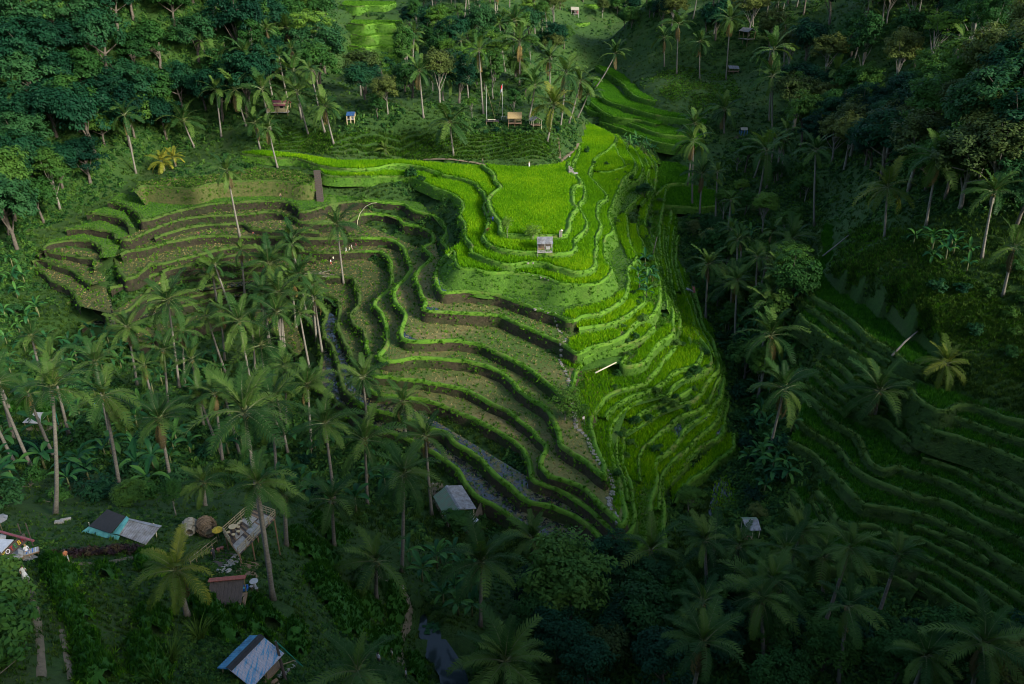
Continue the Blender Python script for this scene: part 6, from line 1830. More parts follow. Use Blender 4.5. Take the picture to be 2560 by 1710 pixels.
def build_huts():
    # little tin hut on the lip of the top rice field
    p = on_plane(1362, 634, -1.0)
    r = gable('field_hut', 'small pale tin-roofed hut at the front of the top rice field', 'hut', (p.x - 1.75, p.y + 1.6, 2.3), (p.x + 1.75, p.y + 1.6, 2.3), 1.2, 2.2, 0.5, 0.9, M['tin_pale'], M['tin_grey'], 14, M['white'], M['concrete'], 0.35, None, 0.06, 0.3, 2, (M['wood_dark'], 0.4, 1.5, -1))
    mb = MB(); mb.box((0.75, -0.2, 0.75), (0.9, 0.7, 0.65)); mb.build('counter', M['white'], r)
    mb = MB(); mb.box((-0.7, 0.1, 0.62), (1.5, 1.0, 0.4)); mb.build('bench', M['wood'], r)
    # long shed above the flooded terrace
    gz = hz(*plane_xy(1130, 1262, -23.6))
    r = gable('long_shed', 'open shed with grey and green roof slopes below the flooded terrace', 'shed', on_plane(1116, 1214, gz + 3.4), on_plane(1152, 1274, gz + 3.4), 2.7, 2.4, 0.7, 1.5, M['tin_grey'], M['tin_green'], 18, M['bamboo_pale'], M['wood'], 0.3, M['tin_grey'], 0.08, 0.35, 3)
    mb = MB(); mb.box((0.9, -2.3, 0.9), (0.7, 0.5, 0.9)); mb.build('cupboard', M['blue'], r)
    # blue roofed hut at the bottom edge
    gz = 10.5
    r = gable('blue_roofed_hut', 'open hut with peeling blue corrugated roof at the bottom edge', 'hut', on_plane(571, 1672, gz + 2.9), on_plane(654, 1588, gz + 2.9), 1.25, 2.15, 0.55, 0.95, M['tin_blue'], M['peeling'], 20, M['bamboo'], M['wood'], 0.25, M['black'], 0.06, 0.3, 3)
    for k, (dx, w) in enumerate(((0.2, 1.6), (0.75, 1.2))):
        mb = MB(); mb.box((1.5 + dx * .6, -1.3 - dx, 0.15 + 0.12 * k), (2.2, 0.3, 0.1), R(45)); mb.build('plank', M['wood'], r)
    # red ridged hut
    gz = hz(*plane_xy(568, 1480, 5.0))
    r = gable('red_ridged_hut', 'dark plank-roofed hut with a red tiled ridge beside the bamboo deck', 'hut', on_plane(526, 1449, gz + 2.8), on_plane(611, 1441, gz + 2.8), 0.5, 2.6, 0.25, 0.8, M['red_tile'], M['wood_dark'], 0, M['bamboo'], M['wood'], 0.3, None, 0.06, 0.2, 9, (M['bamboo'], 0.2, 1.5, 1))
    mb = MB()
    for k in range(11):
        t = k / 10
        q = on_plane(526, 1449, gz + 2.87).lerp(on_plane(611, 1441, gz + 2.87), t) - Vector(r.location)
        mb.box((q.x, q.y - 0.08, q.z), (0.3, 0.5, 0.07))
    mb.build('ridge_tiles', M['red_tile'], r)
    # tarpaulin shack
    gz = hz(*plane_xy(300, 1335, 3.0))
    root = thing('tarpaulin_shack', 'shack with black roof, grey sheet roof and turquoise tarpaulin', 'shack', (*plane_xy(300, 1335, gz), gz))
    off = Vector(root.location)
    def panel(name, mt, corners, ribs=0, th=0.06):
        mb = MB(); slab_panel(mb, [on_plane(px, py, gz + h) - off for px, py, h in corners], th, ribs); return mb.build(name, mt, root)
    panel('black_roof', M['black'], [(268, 1273, 2.6), (314, 1291, 2.9), (277, 1333, 2.7), (222, 1315, 2.2)])
    panel('grey_roof', M['tin_grey'], [(322, 1300, 2.9), (398, 1320, 2.7), (364, 1362, 2.0), (295, 1336, 2.35)], 14)
    panel('grey_roof', M['tin_grey'], [(321, 1295, 2.95), (405, 1314, 2.75), (398, 1319, 2.8), (322, 1300, 3.0)], 0)
    panel('tarpaulin', M['turquoise'], [(229, 1313, 2.25), (280, 1334, 2.3), (262, 1352, 1.6), (211, 1332, 1.5)], 3)
    panel('tarpaulin', M['turquoise'], [(279, 1335, 2.3), (299, 1340, 2.25), (288, 1368, 1.2), (262, 1354, 1.5)], 2)
    panel('tarpaulin', M['turquoise'], [(316, 1290, 2.95), (323, 1296, 3.0), (297, 1336, 2.5), (280, 1334, 2.4)], 1)
    panel('tarpaulin', M['turquoise'], [(222, 1316, 2.1), (228, 1319, 2.1), (210, 1334, 1.5), (196, 1335, 1.4)], 1)
    for px, py, h in ((395, 1352, 2.4), (365, 1372, 1.9), (230, 1335, 1.6), (290, 1352, 1.7)):
        q = on_plane(px, py, gz) - off
        mb = MB(); mb.tube([(q.x, q.y, -0.4), (q.x, q.y, h)], 0.06, 6); mb.build('post', M['bamboo_pale'], root)
    # thatched huts of the lookout
    q = at(1287, 316)
    r = gable('thatched_hut', 'golden thatched open hut beside the flagpoles', 'hut', (q.x - 2.2, q.y + 1.0, q.z + 4.0), (q.x + 2.2, q.y + 1.0, q.z + 4.0), 1.3, 2.3, 0.9, 1.5, M['thatch'], M['thatch'], 0, M['wood'], M['wood'], 0.5, None, 0.08, 0.4, 1, (M['beige'], 0.6, 1.4, -1), 0.22)
    q = at(1338, 322)
    r = gable('thatched_hut', 'small grey thatched hut right of the golden thatched one', 'hut', (q.x - 0.5, q.y + 2.4, q.z + 3.3), (q.x + 0.7, q.y - 0.2, q.z + 3.3), 1.7, 1.7, 1.1, 1.1, M['thatch_grey'], M['thatch_grey'], 0, M['bamboo_pale'], M['wood'], 0.4, None, 0.07, 0.3, 1, None, 0.2)
    q = at(878, 309)
    r = gable('blue_roofed_shed', 'small shed with blue sheet roof and yellow posts on the grass slope', 'shed', (q.x - 1.3, q.y + 1.2, q.z + 2.9), (q.x + 1.3, q.y + 1.2, q.z + 2.9), 0.4, 2.0, 0.1, 0.8, M['blue_sheet'], M['blue_sheet'], 12, M['beige'], M['concrete'], 0.2, None, 0.16, 0.3, 2, (M['wood_dark'], 0.2, 2.2, -1))
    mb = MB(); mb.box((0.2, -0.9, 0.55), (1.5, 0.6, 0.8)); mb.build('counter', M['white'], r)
    q = at(700, 292)
    r = gable('maroon_roofed_house', 'beige walled house with maroon roof behind the palm clump', 'house', (q.x - 4.5, q.y + 2.5, q.z + 4.4), (q.x + 3.0, q.y + 2.5, q.z + 4.4), 2.6, 2.6, 1.3, 1.3, M['maroon'], M['maroon'], 20, M['wood'], M['concrete'], 0.1, M['maroon'], 0.1, 0.4, 2)
    mb = MB(); mb.box((-0.4, 0.1, 1.5), (6.2, 3.8, 3.0)); mb.build('wall', M['beige'], r)
    mb = MB(); mb.box((-1.2, -1.83, 1.4), (0.9, 0.06, 1.9)); mb.build('door', M['wood_dark'], r)
    mb = MB(); mb.box((1.4, -1.83, 1.8), (1.0, 0.06, 0.8)); mb.build('window', M['black'], r)
    q = at(1437, 39)
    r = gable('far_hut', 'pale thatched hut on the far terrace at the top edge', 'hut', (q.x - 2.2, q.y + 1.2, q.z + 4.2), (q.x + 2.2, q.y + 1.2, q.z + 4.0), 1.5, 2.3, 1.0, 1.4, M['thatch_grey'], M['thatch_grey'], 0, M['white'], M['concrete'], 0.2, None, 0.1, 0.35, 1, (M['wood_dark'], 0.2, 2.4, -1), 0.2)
    mb = MB(); mb.box((1.5, -0.9, 1.0), (0.8, 0.4, 1.3)); mb.build('panel', M['maroon'], r)
    q = at(1832, 182)
    gable('grey_hut', 'small hut with grey plank roof at the edge of the right forest', 'hut', (q.x - 2.2, q.y + 0.8, q.z + 2.9), (q.x + 2.2, q.y + 0.8, q.z + 2.7), 0.3, 2.6, 0.1, 0.9, M['tin_grey'], M['tin_grey'], 0, M['wood'], M['wood'], 0.4, None, 0.08, 0.3, 6)
    q = at(1866, 100)
    gable('forest_hut', 'grey gabled hut half hidden among the top right palms', 'hut', (q.x - 1.5, q.y + 2.4, q.z + 4.6), (q.x + 1.5, q.y - 2.4, q.z + 4.6), 2.4, 2.4, 1.4, 1.4, M['tin_grey'], M['tin_grey'], 10, M['wood'], M['concrete'], 0.2, None, 0.1, 0.3, 1)
    q = at(1858, 336)
    gable('field_shelter', 'tiny pale thatched shelter by the tilled plot in the right gully', 'shelter', (q.x - 1.2, q.y, q.z + 2.3), (q.x + 1.2, q.y, q.z + 2.3), 1.2, 1.2, 0.7, 0.7, M['thatch_grey'], M['thatch_grey'], 0, M['blue'], None, 0, None, 0.08, 0.25, 1)
    q = at(1879, 1356)
    gable('sheet_roof_shack', 'small shack with patched grey sheet roof among the lower palms', 'shack', (q.x - 1.3, q.y + 1.8, q.z + 2.9), (q.x + 1.1, q.y + 1.8, q.z + 2.9), 0.9, 2.1, 0.3, 0.5, M['tin_green'], M['tin_grey'], 8, M['bamboo_pale'], M['wood'], 0.4, None, 0.06, 0.25, 2)
    # white canopy and slab on the left road
    q = at(98, 1070)
    root = thing('white_canopy', 'white flat canopy beside the dirt road on the left', 'canopy', q)
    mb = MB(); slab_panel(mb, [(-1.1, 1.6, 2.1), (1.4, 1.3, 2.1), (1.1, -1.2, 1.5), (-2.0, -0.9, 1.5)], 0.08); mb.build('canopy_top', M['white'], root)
    for x, y, h in ((-1.0, 1.4, 2.0), (1.2, 1.2, 2.0), (1.0, -1.0, 1.5), (-1.7, -0.8, 1.5)):
        mb = MB(); mb.tube([(x, y, -0.4), (x, y, h)], 0.05, 6); mb.build('post', M['bamboo'], root)
build_huts()

def deck():
    z = 6.2
    P = [on_plane(560, 1337, z), on_plane(597, 1389, z), on_plane(690, 1293, z), on_plane(632, 1272, z)]   # near-left, near-right, far-right, far-left
    c = (P[0] + P[1] + P[2] + P[3]) / 4
    root = thing('viewing_deck', 'pale bamboo viewing deck with railings above the rice mounds', 'deck', c)
    L = [p - c for p in P]
    n = 22
    for k in range(n):
        s0, s1 = k / n, (k + 0.94) / n
        a, b = L[0].lerp(L[3], s0), L[0].lerp(L[3], s1)
        d, e = L[1].lerp(L[2], s0), L[1].lerp(L[2], s1)
        mb = MB(); slab_panel(mb, [a, b, e, d], 0.08)
        mb.build('floor_board', M['wood'] if k % 5 in (0, 3) else M['wood_dark'], root)
    for s0, s1, t0, t1 in ((0.02, 0.30, 0.55, 0.97), (0.16, 0.38, 0.10, 0.5), (0.42, 0.68, 0.52, 0.95), (0.55, 0.80, 0.06, 0.46), (0.72, 0.96, 0.54, 0.95)):
        f = lambda s, t: L[0].lerp(L[3], s).lerp(L[1].lerp(L[2], s), t) + Vector((0, 0, 0.05))
        mb = MB(); slab_panel(mb, [f(s0, t0), f(s1, t0), f(s1, t1), f(s0, t1)], 0.04); mb.build('floor_mat', M['concrete'], root)
    for i, (a, b) in enumerate(((L[0], L[3]), (L[3], L[2]), (L[1], L[2]), (L[0], L[1]))):
        hi = 0.5 if i == 3 else 1.0
        for h in (0.35, 0.68, 0.98):
            mb = MB(); mb.tube([a + Vector((0, 0, h)), a.lerp(b, hi) + Vector((0, 0, h))], 0.05, 6); mb.build('rail', M['bamboo'], root)
        for k in range(6):
            q = a.lerp(b, k / 5 * hi)
            mb = MB(); mb.tube([q + Vector((0, 0, 0.0)), q + Vector((0, 0, 1.02))], 0.045, 6); mb.build('baluster', M['bamboo'], root)
    for s in (0.03, 0.35, 0.66, 0.97):
        for t in (0.04, 0.96):
            q = L[0].lerp(L[3], s).lerp(L[1].lerp(L[2], s), t)
            g = min(hz(q.x + c.x, q.y + c.y) - c.z, -0.4)
            mb = MB(); mb.tube([q + Vector((0, 0, g - q.z - 0.3)), q - Vector((0, 0, 0.08))], 0.08, 6); mb.build('deck_post', M['wood'], root)
    def onp(px, py): return on_plane(px, py, z + 0.09)
    t = thing('round_table', 'round wooden table on the bamboo deck', 'table', onp(584, 1330))
    mb = MB(); mb.cyl((0, 0, 0.70), 0.42, 0.06, 18); mb.build('tabletop', M['beige'], t)
    mb = MB(); mb.cyl((0, 0, 0), 0.24, 0.70, 10, 0, 0.14); mb.build('pedestal', M['wood_dark'], t)
    for k, (px, py) in enumerate(((592, 1321), (597, 1325), (597, 1336), (585, 1344), (572, 1338), (598, 1316), (603, 1311))):
        st = thing('stool', ['stool behind the round deck table', 'stool right of the round deck table', 'stool at the front right of the round deck table', 'stool at the front of the round deck table', 'stool left of the round deck table', 'stool by the deck railing behind the table', 'far stool by the deck railing'][k], 'stool', onp(px, py), 0, 'stools on the bamboo deck')
        mb = MB(); mb.cyl((0, 0, 0.40), 0.19, 0.06, 12); mb.build('seat', M['beige'], st)
        mb = MB(); mb.cyl((0, 0, 0), 0.15, 0.40, 10, 0, 0.12); mb.build('base', M['wood_dark'], st)
deck()

def nest(px, py, label, w, mat_, rz):
    q = at(px, py)
    root = thing('woven_nest', label, 'nest', q, rz)
    mb = MB()
    rnd2 = random.Random(px)
    for k in range(26):                                    # twig hoops of an egg shaped nest, open at the front
        a = math.pi * (k + 0.5) / 26
        y = -math.cos(a) * w * 1.25
        rr = math.sin(a) * w
        pts = []
        for i in range(13):
            b = 2 * math.pi * i / 12
            if y < -w * 0.75: rr2 = max(rr, w * 0.55)
            else: rr2 = rr
            j = 1 + rnd2.uniform(-.07, .07)
            pts.append((rr2 * j * math.cos(b), y + rnd2.uniform(-.05, .05), w + rr2 * j * math.sin(b)))
        mb.tube(pts, 0.075, 5, cap=False)
    mb.build('twigs', mat_, root)
    mb = MB(); mb.cyl((0, 0, w * 0.28), w * 0.6, 0.1, 12); mb.build('cushion', M['beige'], root)
nest(520, 1338, 'dark woven nest seat at the end of the bamboo railing', 1.05, M['weave'], 0.6)
nest(478, 1332, 'brown woven nest seat left of the dark one', 0.85, M['thatch_grey'], 0.3)
def umbrella(px, py, r_, label, mt, h=2.2):
    q = at(px, py)
    root = thing('umbrella', label, 'umbrella', q)
    mb = MB(); mb.tube([(0, 0, -0.3), (0, 0, h)], 0.03, 6); mb.build('pole', M['wood'], root)
    for k in range(8):
        a0, a1 = 2 * math.pi * k / 8, 2 * math.pi * (k + 1) / 8
        p0, p1 = Vector((r_ * math.cos(a0), r_ * math.sin(a0), h - 0.38)), Vector((r_ * math.cos(a1), r_ * math.sin(a1), h - 0.38))
        m_ = (p0 + p1) / 2 + Vector((0, 0, -0.04)); t = Vector((0, 0, h + 0.05))
        mb = MB(); mb.add([t, p0, m_, p1, t - Vector((0, 0, .03)), p0 - Vector((0, 0, .03)), m_ - Vector((0, 0, .03)), p1 - Vector((0, 0, .03))], [(0, 1, 2), (0, 2, 3), (4, 6, 5), (4, 7, 6), (1, 5, 6, 2), (2, 6, 7, 3)])
        mb.build('panel', mt, root)
    return root
umbrella(549, 1352, 0.62, 'small yellow umbrella beside the dark woven nest', M['yellow'], 1.9)
umbrella(6, 1385, 0.8, 'white parasol on the cafe terrace at the left edge', M['white'], 2.2)
umbrella(8, 1332, 0.9, 'pale grey parasol above the cafe roof at the left edge', M['tin_grey'], 2.2)

def railing(pts, label, n=4, mt=None):
    mt = mt or M['bamboo']
    a, b = at(*pts[0]), at(*pts[1])
    root = thing('bamboo_railing', label, 'railing', a)
    v = b - a
    for h in (0.5, 0.95):
        mb = MB(); mb.tube([(0, 0, h), (v.x, v.y, v.z + h)], 0.05, 6); mb.build('rail', mt, root)
    for k in range(n):
        q = v * (k / (n - 1))
        mb = MB(); mb.tube([(q.x, q.y, q.z - 0.3), (q.x, q.y, q.z + 1.0)], 0.05, 6); mb.build('post', mt, root)
railing([(478, 1415), (545, 1362)], 'long bamboo railing between the yellowish palm and the deck', 6)

def rest(px, py, zo=0.0):
    p = at(px, py); p.z += zo; return p
def paving():
    def ribbon(name, pix, w, mt, label, zo=0.2, kind='structure', steps=0.8, flat=False):
        pts = ground_many(pix)
        line = catmull([p[:2] for p in pts], steps)
        nn = normals2(line)
        zc = np.max([height(line[:, 0] + nn[:, 0] * o_, line[:, 1] + nn[:, 1] * o_) for o_ in (-w * .3, 0, w * .3)], 0)
        zc = smooth_line(smooth_line(zc[:, None], 4), 4)[:, 0]
        V = []
        for off in (-w / 2, -w / 6, w / 6, w / 2):
            for i, (x, y) in enumerate(line):
                o = off * (1 + 0.25 * vnoise(x, y, 0.6, 3))
                X, Y = x + nn[i, 0] * o, y + nn[i, 1] * o
                V.append((X, Y, (zc[i] + zo * 0.5 if flat else hz(X, Y) + zo * 0.6) - (0.2 if abs(off) > w / 3 else 0)))
        N = len(line)
        idx = np.arange(4 * N).reshape(4, N)
        q = np.stack([idx[:-1, :-1], idx[1:, :-1], idx[1:, 1:], idx[:-1, 1:]], -1).reshape(-1, 4)
        tag(obj(name, mesh_np(name, np.array(V), q, mt, True)), label, kind=kind)
    ribbon('dirt_path', [(905,1425),(950,1448),(985,1468),(1012,1490),(1026,1525),(1015,1570),(1003,1610),(1000,1660)], 0.9, M['path'], 'dirt path along the rice mounds to the pond')
    ribbon('dirt_path', [(70,1460),(85,1500),(95,1560),(103,1640),(108,1705)], 0.7, M['path'], 'worn path along the left rice mounds')
    ribbon('dirt_path', [(150,1408),(200,1412),(260,1410),(330,1402),(400,1392)], 1.2, M['path'], 'worn path below the dark hedge')
    ribbon('dirt_path', [(158,1585),(168,1640),(180,1705)], 0.55, M['path'], 'narrow worn path between rice mounds')
    ribbon('dirt_path', [(1060,404),(1130,408),(1200,413),(1260,418),(1320,422),(1370,418),(1400,408),(1425,388),(1455,362),(1475,345),(1478,328)], 1.3, M['path'], 'dirt path behind the top rice field', 0.04, flat=True)
    ribbon('dirt_path', [(1213,510),(1211,525),(1220,545),(1222,565),(1222,582)], 1.7, M['path'], 'worn path at the left of the top rice field', 0.10)
    ribbon('dirt_road', [(-20,1075),(60,1072),(130,1068),(190,1052),(232,1040)], 3.2, M['path'], 'dirt road on the left with a white canopy beside it', 0.12)
    ribbon('concrete_walk', [(178,1082),(205,1080),(228,1078)], 2.2, M['concrete'], 'concrete apron beside the dirt road', 0.16)
    ribbon('brick_paving', [(615,1440),(622,1425),(632,1408)], 4.0, M['wood'], 'brown paving behind the red ridged hut', 0.10)
    ribbon('brick_paving', [(545,1420),(560,1405),(575,1388)], 3.0, M['wood_dark'], 'dark paving in front of the bamboo deck', 0.10)
    ribbon('concrete_walk', [(542,1438),(560,1422),(580,1402),(592,1390)], 0.9, M['concrete'], 'pale concrete walk down to the bamboo deck', 0.2)
    ribbon('concrete_walk', [(556,1440),(570,1428),(585,1412),(602,1400)], 0.7, M['concrete'], 'second pale walk beside the brown paving', 0.2)
    ribbon('tilled_soil', [(1838,345),(1862,350),(1890,362)], 5.0, M['earth'], 'bare tilled plot by the small shelter', 0.12)
    ribbon('shed_yard', [(1085,1215),(1120,1262),(1180,1310),(1200,1335)], 5.0, M['path'], 'trodden yard around the long shed', 0.08)
paving()

def small_sets():
    t = thing('white_table', 'round white table beside the red ridged hut', 'table', rest(638, 1472))
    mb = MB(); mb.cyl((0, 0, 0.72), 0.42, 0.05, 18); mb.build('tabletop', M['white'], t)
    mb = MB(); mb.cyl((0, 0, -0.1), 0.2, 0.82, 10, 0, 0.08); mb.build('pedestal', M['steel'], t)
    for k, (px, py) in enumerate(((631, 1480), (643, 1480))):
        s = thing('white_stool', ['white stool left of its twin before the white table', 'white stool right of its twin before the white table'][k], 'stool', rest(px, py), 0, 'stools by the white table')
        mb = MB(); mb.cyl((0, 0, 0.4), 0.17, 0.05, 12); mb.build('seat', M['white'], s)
        mb = MB(); mb.cyl((0, 0, -0.1), 0.13, 0.5, 10, 0, 0.1); mb.build('base', M['wood_dark'], s)
    root = thing('crate', 'blue plastic crate beside the red ridged hut', 'crate', rest(613, 1480), R(10))
    mb = MB()
    for x, y, sx, sy in ((-.32, 0, .05, .5), (.32, 0, .05, .5), (0, -.25, .64, .05), (0, .25, .64, .05)): mb.box((x, y, 0.22), (sx, sy, 0.34))
    mb.box((0, 0, 0.05), (0.62, 0.48, 0.05)); mb.build('box', M['blue'], root)
    mb = MB(); mb.box((0, 0, 0.2), (0.3, 0.2, 0.2)); mb.build('content', M['teal'], root)
    for k, (px, py, c) in enumerate(((548, 1384, 'red'), (557, 1380, 'red'))):
        s = thing('red_stool', ['red stool nearer the palm stem under the deck', 'red stool nearer the deck steps'][k], 'stool', rest(px, py), 0, 'red stools by the deck')
        mb = MB(); mb.cyl((0, 0, 0.38), 0.2, 0.08, 12); mb.build('seat', M['red_tile'], s)
        mb = MB(); mb.cyl((0, 0, -0.1), 0.16, 0.48, 10, 0, 0.12); mb.build('base', M['wood'], s)
    # white garden set below the long shed
    t = thing('garden_table', 'dark tiled round table below the long shed', 'table', rest(1189, 1313))
    mb = MB(); mb.cyl((0, 0, 0.68), 0.5, 0.08, 16); mb.build('tabletop', M['steel'], t)
    mb = MB(); mb.cyl((0, 0, -0.1), 0.25, 0.78, 10, 0, 0.15); mb.build('pedestal', M['concrete'], t)
    for k, (px, py, lb) in enumerate(((1185, 1306, 'white stool behind the garden table'), (1183, 1314, 'white stool left of the garden table'), (1196, 1316, 'white stool right of the garden table'), (1189, 1325, 'white stool in front of the garden table'))):
        s = thing('garden_stool', lb, 'stool', rest(px, py), 0, 'stools of the garden table')
        mb = MB(); mb.cyl((0, 0, -0.1), 0.2, 0.5, 12, 0, 0.22); mb.build('base', M['white'], s)
        mb = MB(); mb.cyl((0, 0, 0.405), 0.24, 0.05, 12); mb.build('seat', M['white'], s)
    st = thing('white_statue', 'white draped statue at the corner of the long shed', 'statue', rest(1177, 1300))
    mb = MB(); mb.cyl((0, 0, -0.1), 0.26, 0.7, 12, 0, 0.3); mb.cyl((0, 0, 0.6), 0.3, 0.5, 12, 0, 0.12); mb.build('figure', M['white'], st, True)
    mb = MB(); mb.cyl((0.02, 0, 1.08), 0.12, 0.14, 10, 0, 0.1); mb.build('head', M['white'], st, True)
    # shrines
    sh = thing('field_shrine', 'small stone shrine with round straw cap at the corner of the top rice field', 'shrine', on_plane(1401, 592, 0.1))
    mb = MB(); mb.box((-0.15, 0, 0.65), (0.35, 0.4, 1.4)); mb.box((0.25, 0, 0.65), (0.3, 0.35, 1.3)); mb.build('pillar', M['stone'], sh)
    mb = MB(); mb.box((0.05, 0, 1.4), (0.7, 0.5, 0.1)); mb.build('ledge', M['wood'], sh)
    mb = MB(); mb.cyl((0.25, 0, 1.45), 0.36, 0.35, 12, 0, 0.05); mb.build('cap', M['bamboo_pale'], sh)
    sh = thing('path_shrine', 'grey stone shrine beside the path at the back right of the top field', 'shrine', on_plane(1427, 433, 0.1), 0.2)
    mb = MB(); mb.box((0, 0, 0.3), (1.5, 1.2, 0.7)); mb.box((-0.1, 0.1, 0.9), (1.0, 0.8, 0.6)); mb.build('plinth', M['stone'], sh)
    for k, (x, y, h) in enumerate(((-0.5, 0.2, 1.9), (0.1, 0.3, 1.6), (0.4, -0.2, 1.3))):
        mb = MB(); mb.box((x, y, h / 2), (0.32, 0.3, h)); mb.box((x, y, h + 0.05), (0.5, 0.46, 0.12)); mb.build('pillar', M['stone'], sh)
    mb = MB(); mb.box((1.2, -0.6, 0.12), (1.2, 0.9, 0.3)); mb.build('step', M['concrete'], sh)
    # brick pile in the valley
    root = thing('material_pile', 'heap of pale planks and red sheet in the valley bottom', 'pile', rest(1725, 732))
    r = random.Random(3)
    for k in range(9):
        mb = MB(); mb.box((r.uniform(-.7, .5), r.uniform(-.6, .6), 0.12 + 0.09 * k), (1.5, 0.25, 0.08), r.uniform(0, 3)); mb.build('plank', M['white'] if k % 2 else M['stone'], root)
    mb = MB(); slab_panel(mb, [(0.6, 0.8, 1.3), (1.2, 0.6, 1.2), (1.2, -0.6, 0.1), (0.6, -0.5, 0.1)], 0.05); mb.build('sheet', M['red_tile'], root)
    # row of pale concrete blocks on the grass
    for k, (px, py) in enumerate(((142, 1311), (149, 1310), (156, 1308), (165, 1301))):
        b = tag(obj('concrete_block', mesh_from('concrete_block', *box_geo((0.32, 0.5, 0.4) if k < 3 else (1.1, 0.3, 0.25)), M['concrete']), None, rest(px, py, 0.15), (0, 0, 0.3)),
                ['leftmost pale block in the row on the grass', 'second pale block in the row on the grass', 'third pale block in the row on the grass', 'long pale block lying behind the row on the grass'][k], 'block', 'pale blocks on the grass')
def box_geo(s):
    x, y, z = s[0] / 2, s[1] / 2, s[2] / 2
    b = 0.03
    v, f = [], []
    for zz, ins in ((-z, 0), (z - b, 0), (z, b)):
        v += [(-x + ins, -y + ins, zz), (x - ins, -y + ins, zz), (x - ins, y - ins, zz), (-x + ins, y - ins, zz)]
    f = [(3, 2, 1, 0), (8, 9, 10, 11)] + [(i * 4 + k, i * 4 + (k + 1) % 4, i * 4 + 4 + (k + 1) % 4, i * 4 + 4 + k) for i in range(2) for k in range(4)]
    return v, f
small_sets()

# flagpoles
def flagpoles():
    q = at(1217, 300)
    root = thing('flagpole', 'tall bare white pole with a leaning stay behind the lookout', 'flagpole', q)
    H = 10.4
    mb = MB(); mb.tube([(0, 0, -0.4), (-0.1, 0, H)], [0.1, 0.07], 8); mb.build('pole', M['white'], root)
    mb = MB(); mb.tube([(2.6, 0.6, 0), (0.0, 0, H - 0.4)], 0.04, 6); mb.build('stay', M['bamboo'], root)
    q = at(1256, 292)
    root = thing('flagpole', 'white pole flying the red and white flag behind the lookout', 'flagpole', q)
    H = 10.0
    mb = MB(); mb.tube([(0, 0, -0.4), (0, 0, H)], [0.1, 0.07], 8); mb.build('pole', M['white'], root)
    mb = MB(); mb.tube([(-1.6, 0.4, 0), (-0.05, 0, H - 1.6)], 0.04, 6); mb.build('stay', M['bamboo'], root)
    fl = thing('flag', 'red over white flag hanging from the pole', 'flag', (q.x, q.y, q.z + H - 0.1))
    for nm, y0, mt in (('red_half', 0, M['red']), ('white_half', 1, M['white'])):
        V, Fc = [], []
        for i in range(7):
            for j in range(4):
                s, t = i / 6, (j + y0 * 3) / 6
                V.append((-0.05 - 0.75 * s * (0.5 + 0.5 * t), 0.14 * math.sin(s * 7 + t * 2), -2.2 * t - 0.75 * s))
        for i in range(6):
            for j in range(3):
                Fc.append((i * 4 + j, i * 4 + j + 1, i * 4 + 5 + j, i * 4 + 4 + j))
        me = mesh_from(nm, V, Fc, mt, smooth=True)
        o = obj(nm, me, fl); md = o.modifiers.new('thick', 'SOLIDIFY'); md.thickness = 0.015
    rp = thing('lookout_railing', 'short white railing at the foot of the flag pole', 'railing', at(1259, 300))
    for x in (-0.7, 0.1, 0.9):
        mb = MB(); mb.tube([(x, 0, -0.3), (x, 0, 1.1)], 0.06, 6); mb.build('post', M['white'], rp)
    mb = MB(); mb.tube([(-0.7, 0, 0.9), (0.9, 0, 0.9)], 0.05, 6); mb.build('rail', M['white'], rp)
    # lookout platform
    q = at(1230, 306)
    lp = thing('lookout_platform', 'wooden lookout platform left of the golden thatched hut', 'platform', q)
    for k in range(8):
        mb = MB(); mb.box((-1.6 + k * 0.5, 0, 0.55), (0.46, 3.4, 0.08)); mb.build('floor_board', M['wood_dark'], lp)
    for x, y in ((-1.7, -1.5), (2.0, -1.5), (-1.7, 1.5), (2.0, 1.5)):
        mb = MB(); mb.tube([(x, y, -0.8), (x, y, 0.5)], 0.08, 6); mb.build('post', M['wood'], lp)
    bn = thing('bench', 'pale bench on the lookout platform', 'bench', (q.x - 0.1, q.y - 0.8, q.z + 0.59))
    mb = MB(); mb.box((0, 0, 0.42), (2.4, 0.5, 0.08)); mb.build('seat', M['bamboo_pale'], bn)
    for x in (-0.9, 0.9):
        mb = MB(); mb.box((x, 0, 0.2), (0.1, 0.4, 0.4)); mb.build('leg', M['wood'], bn)
flagpoles()

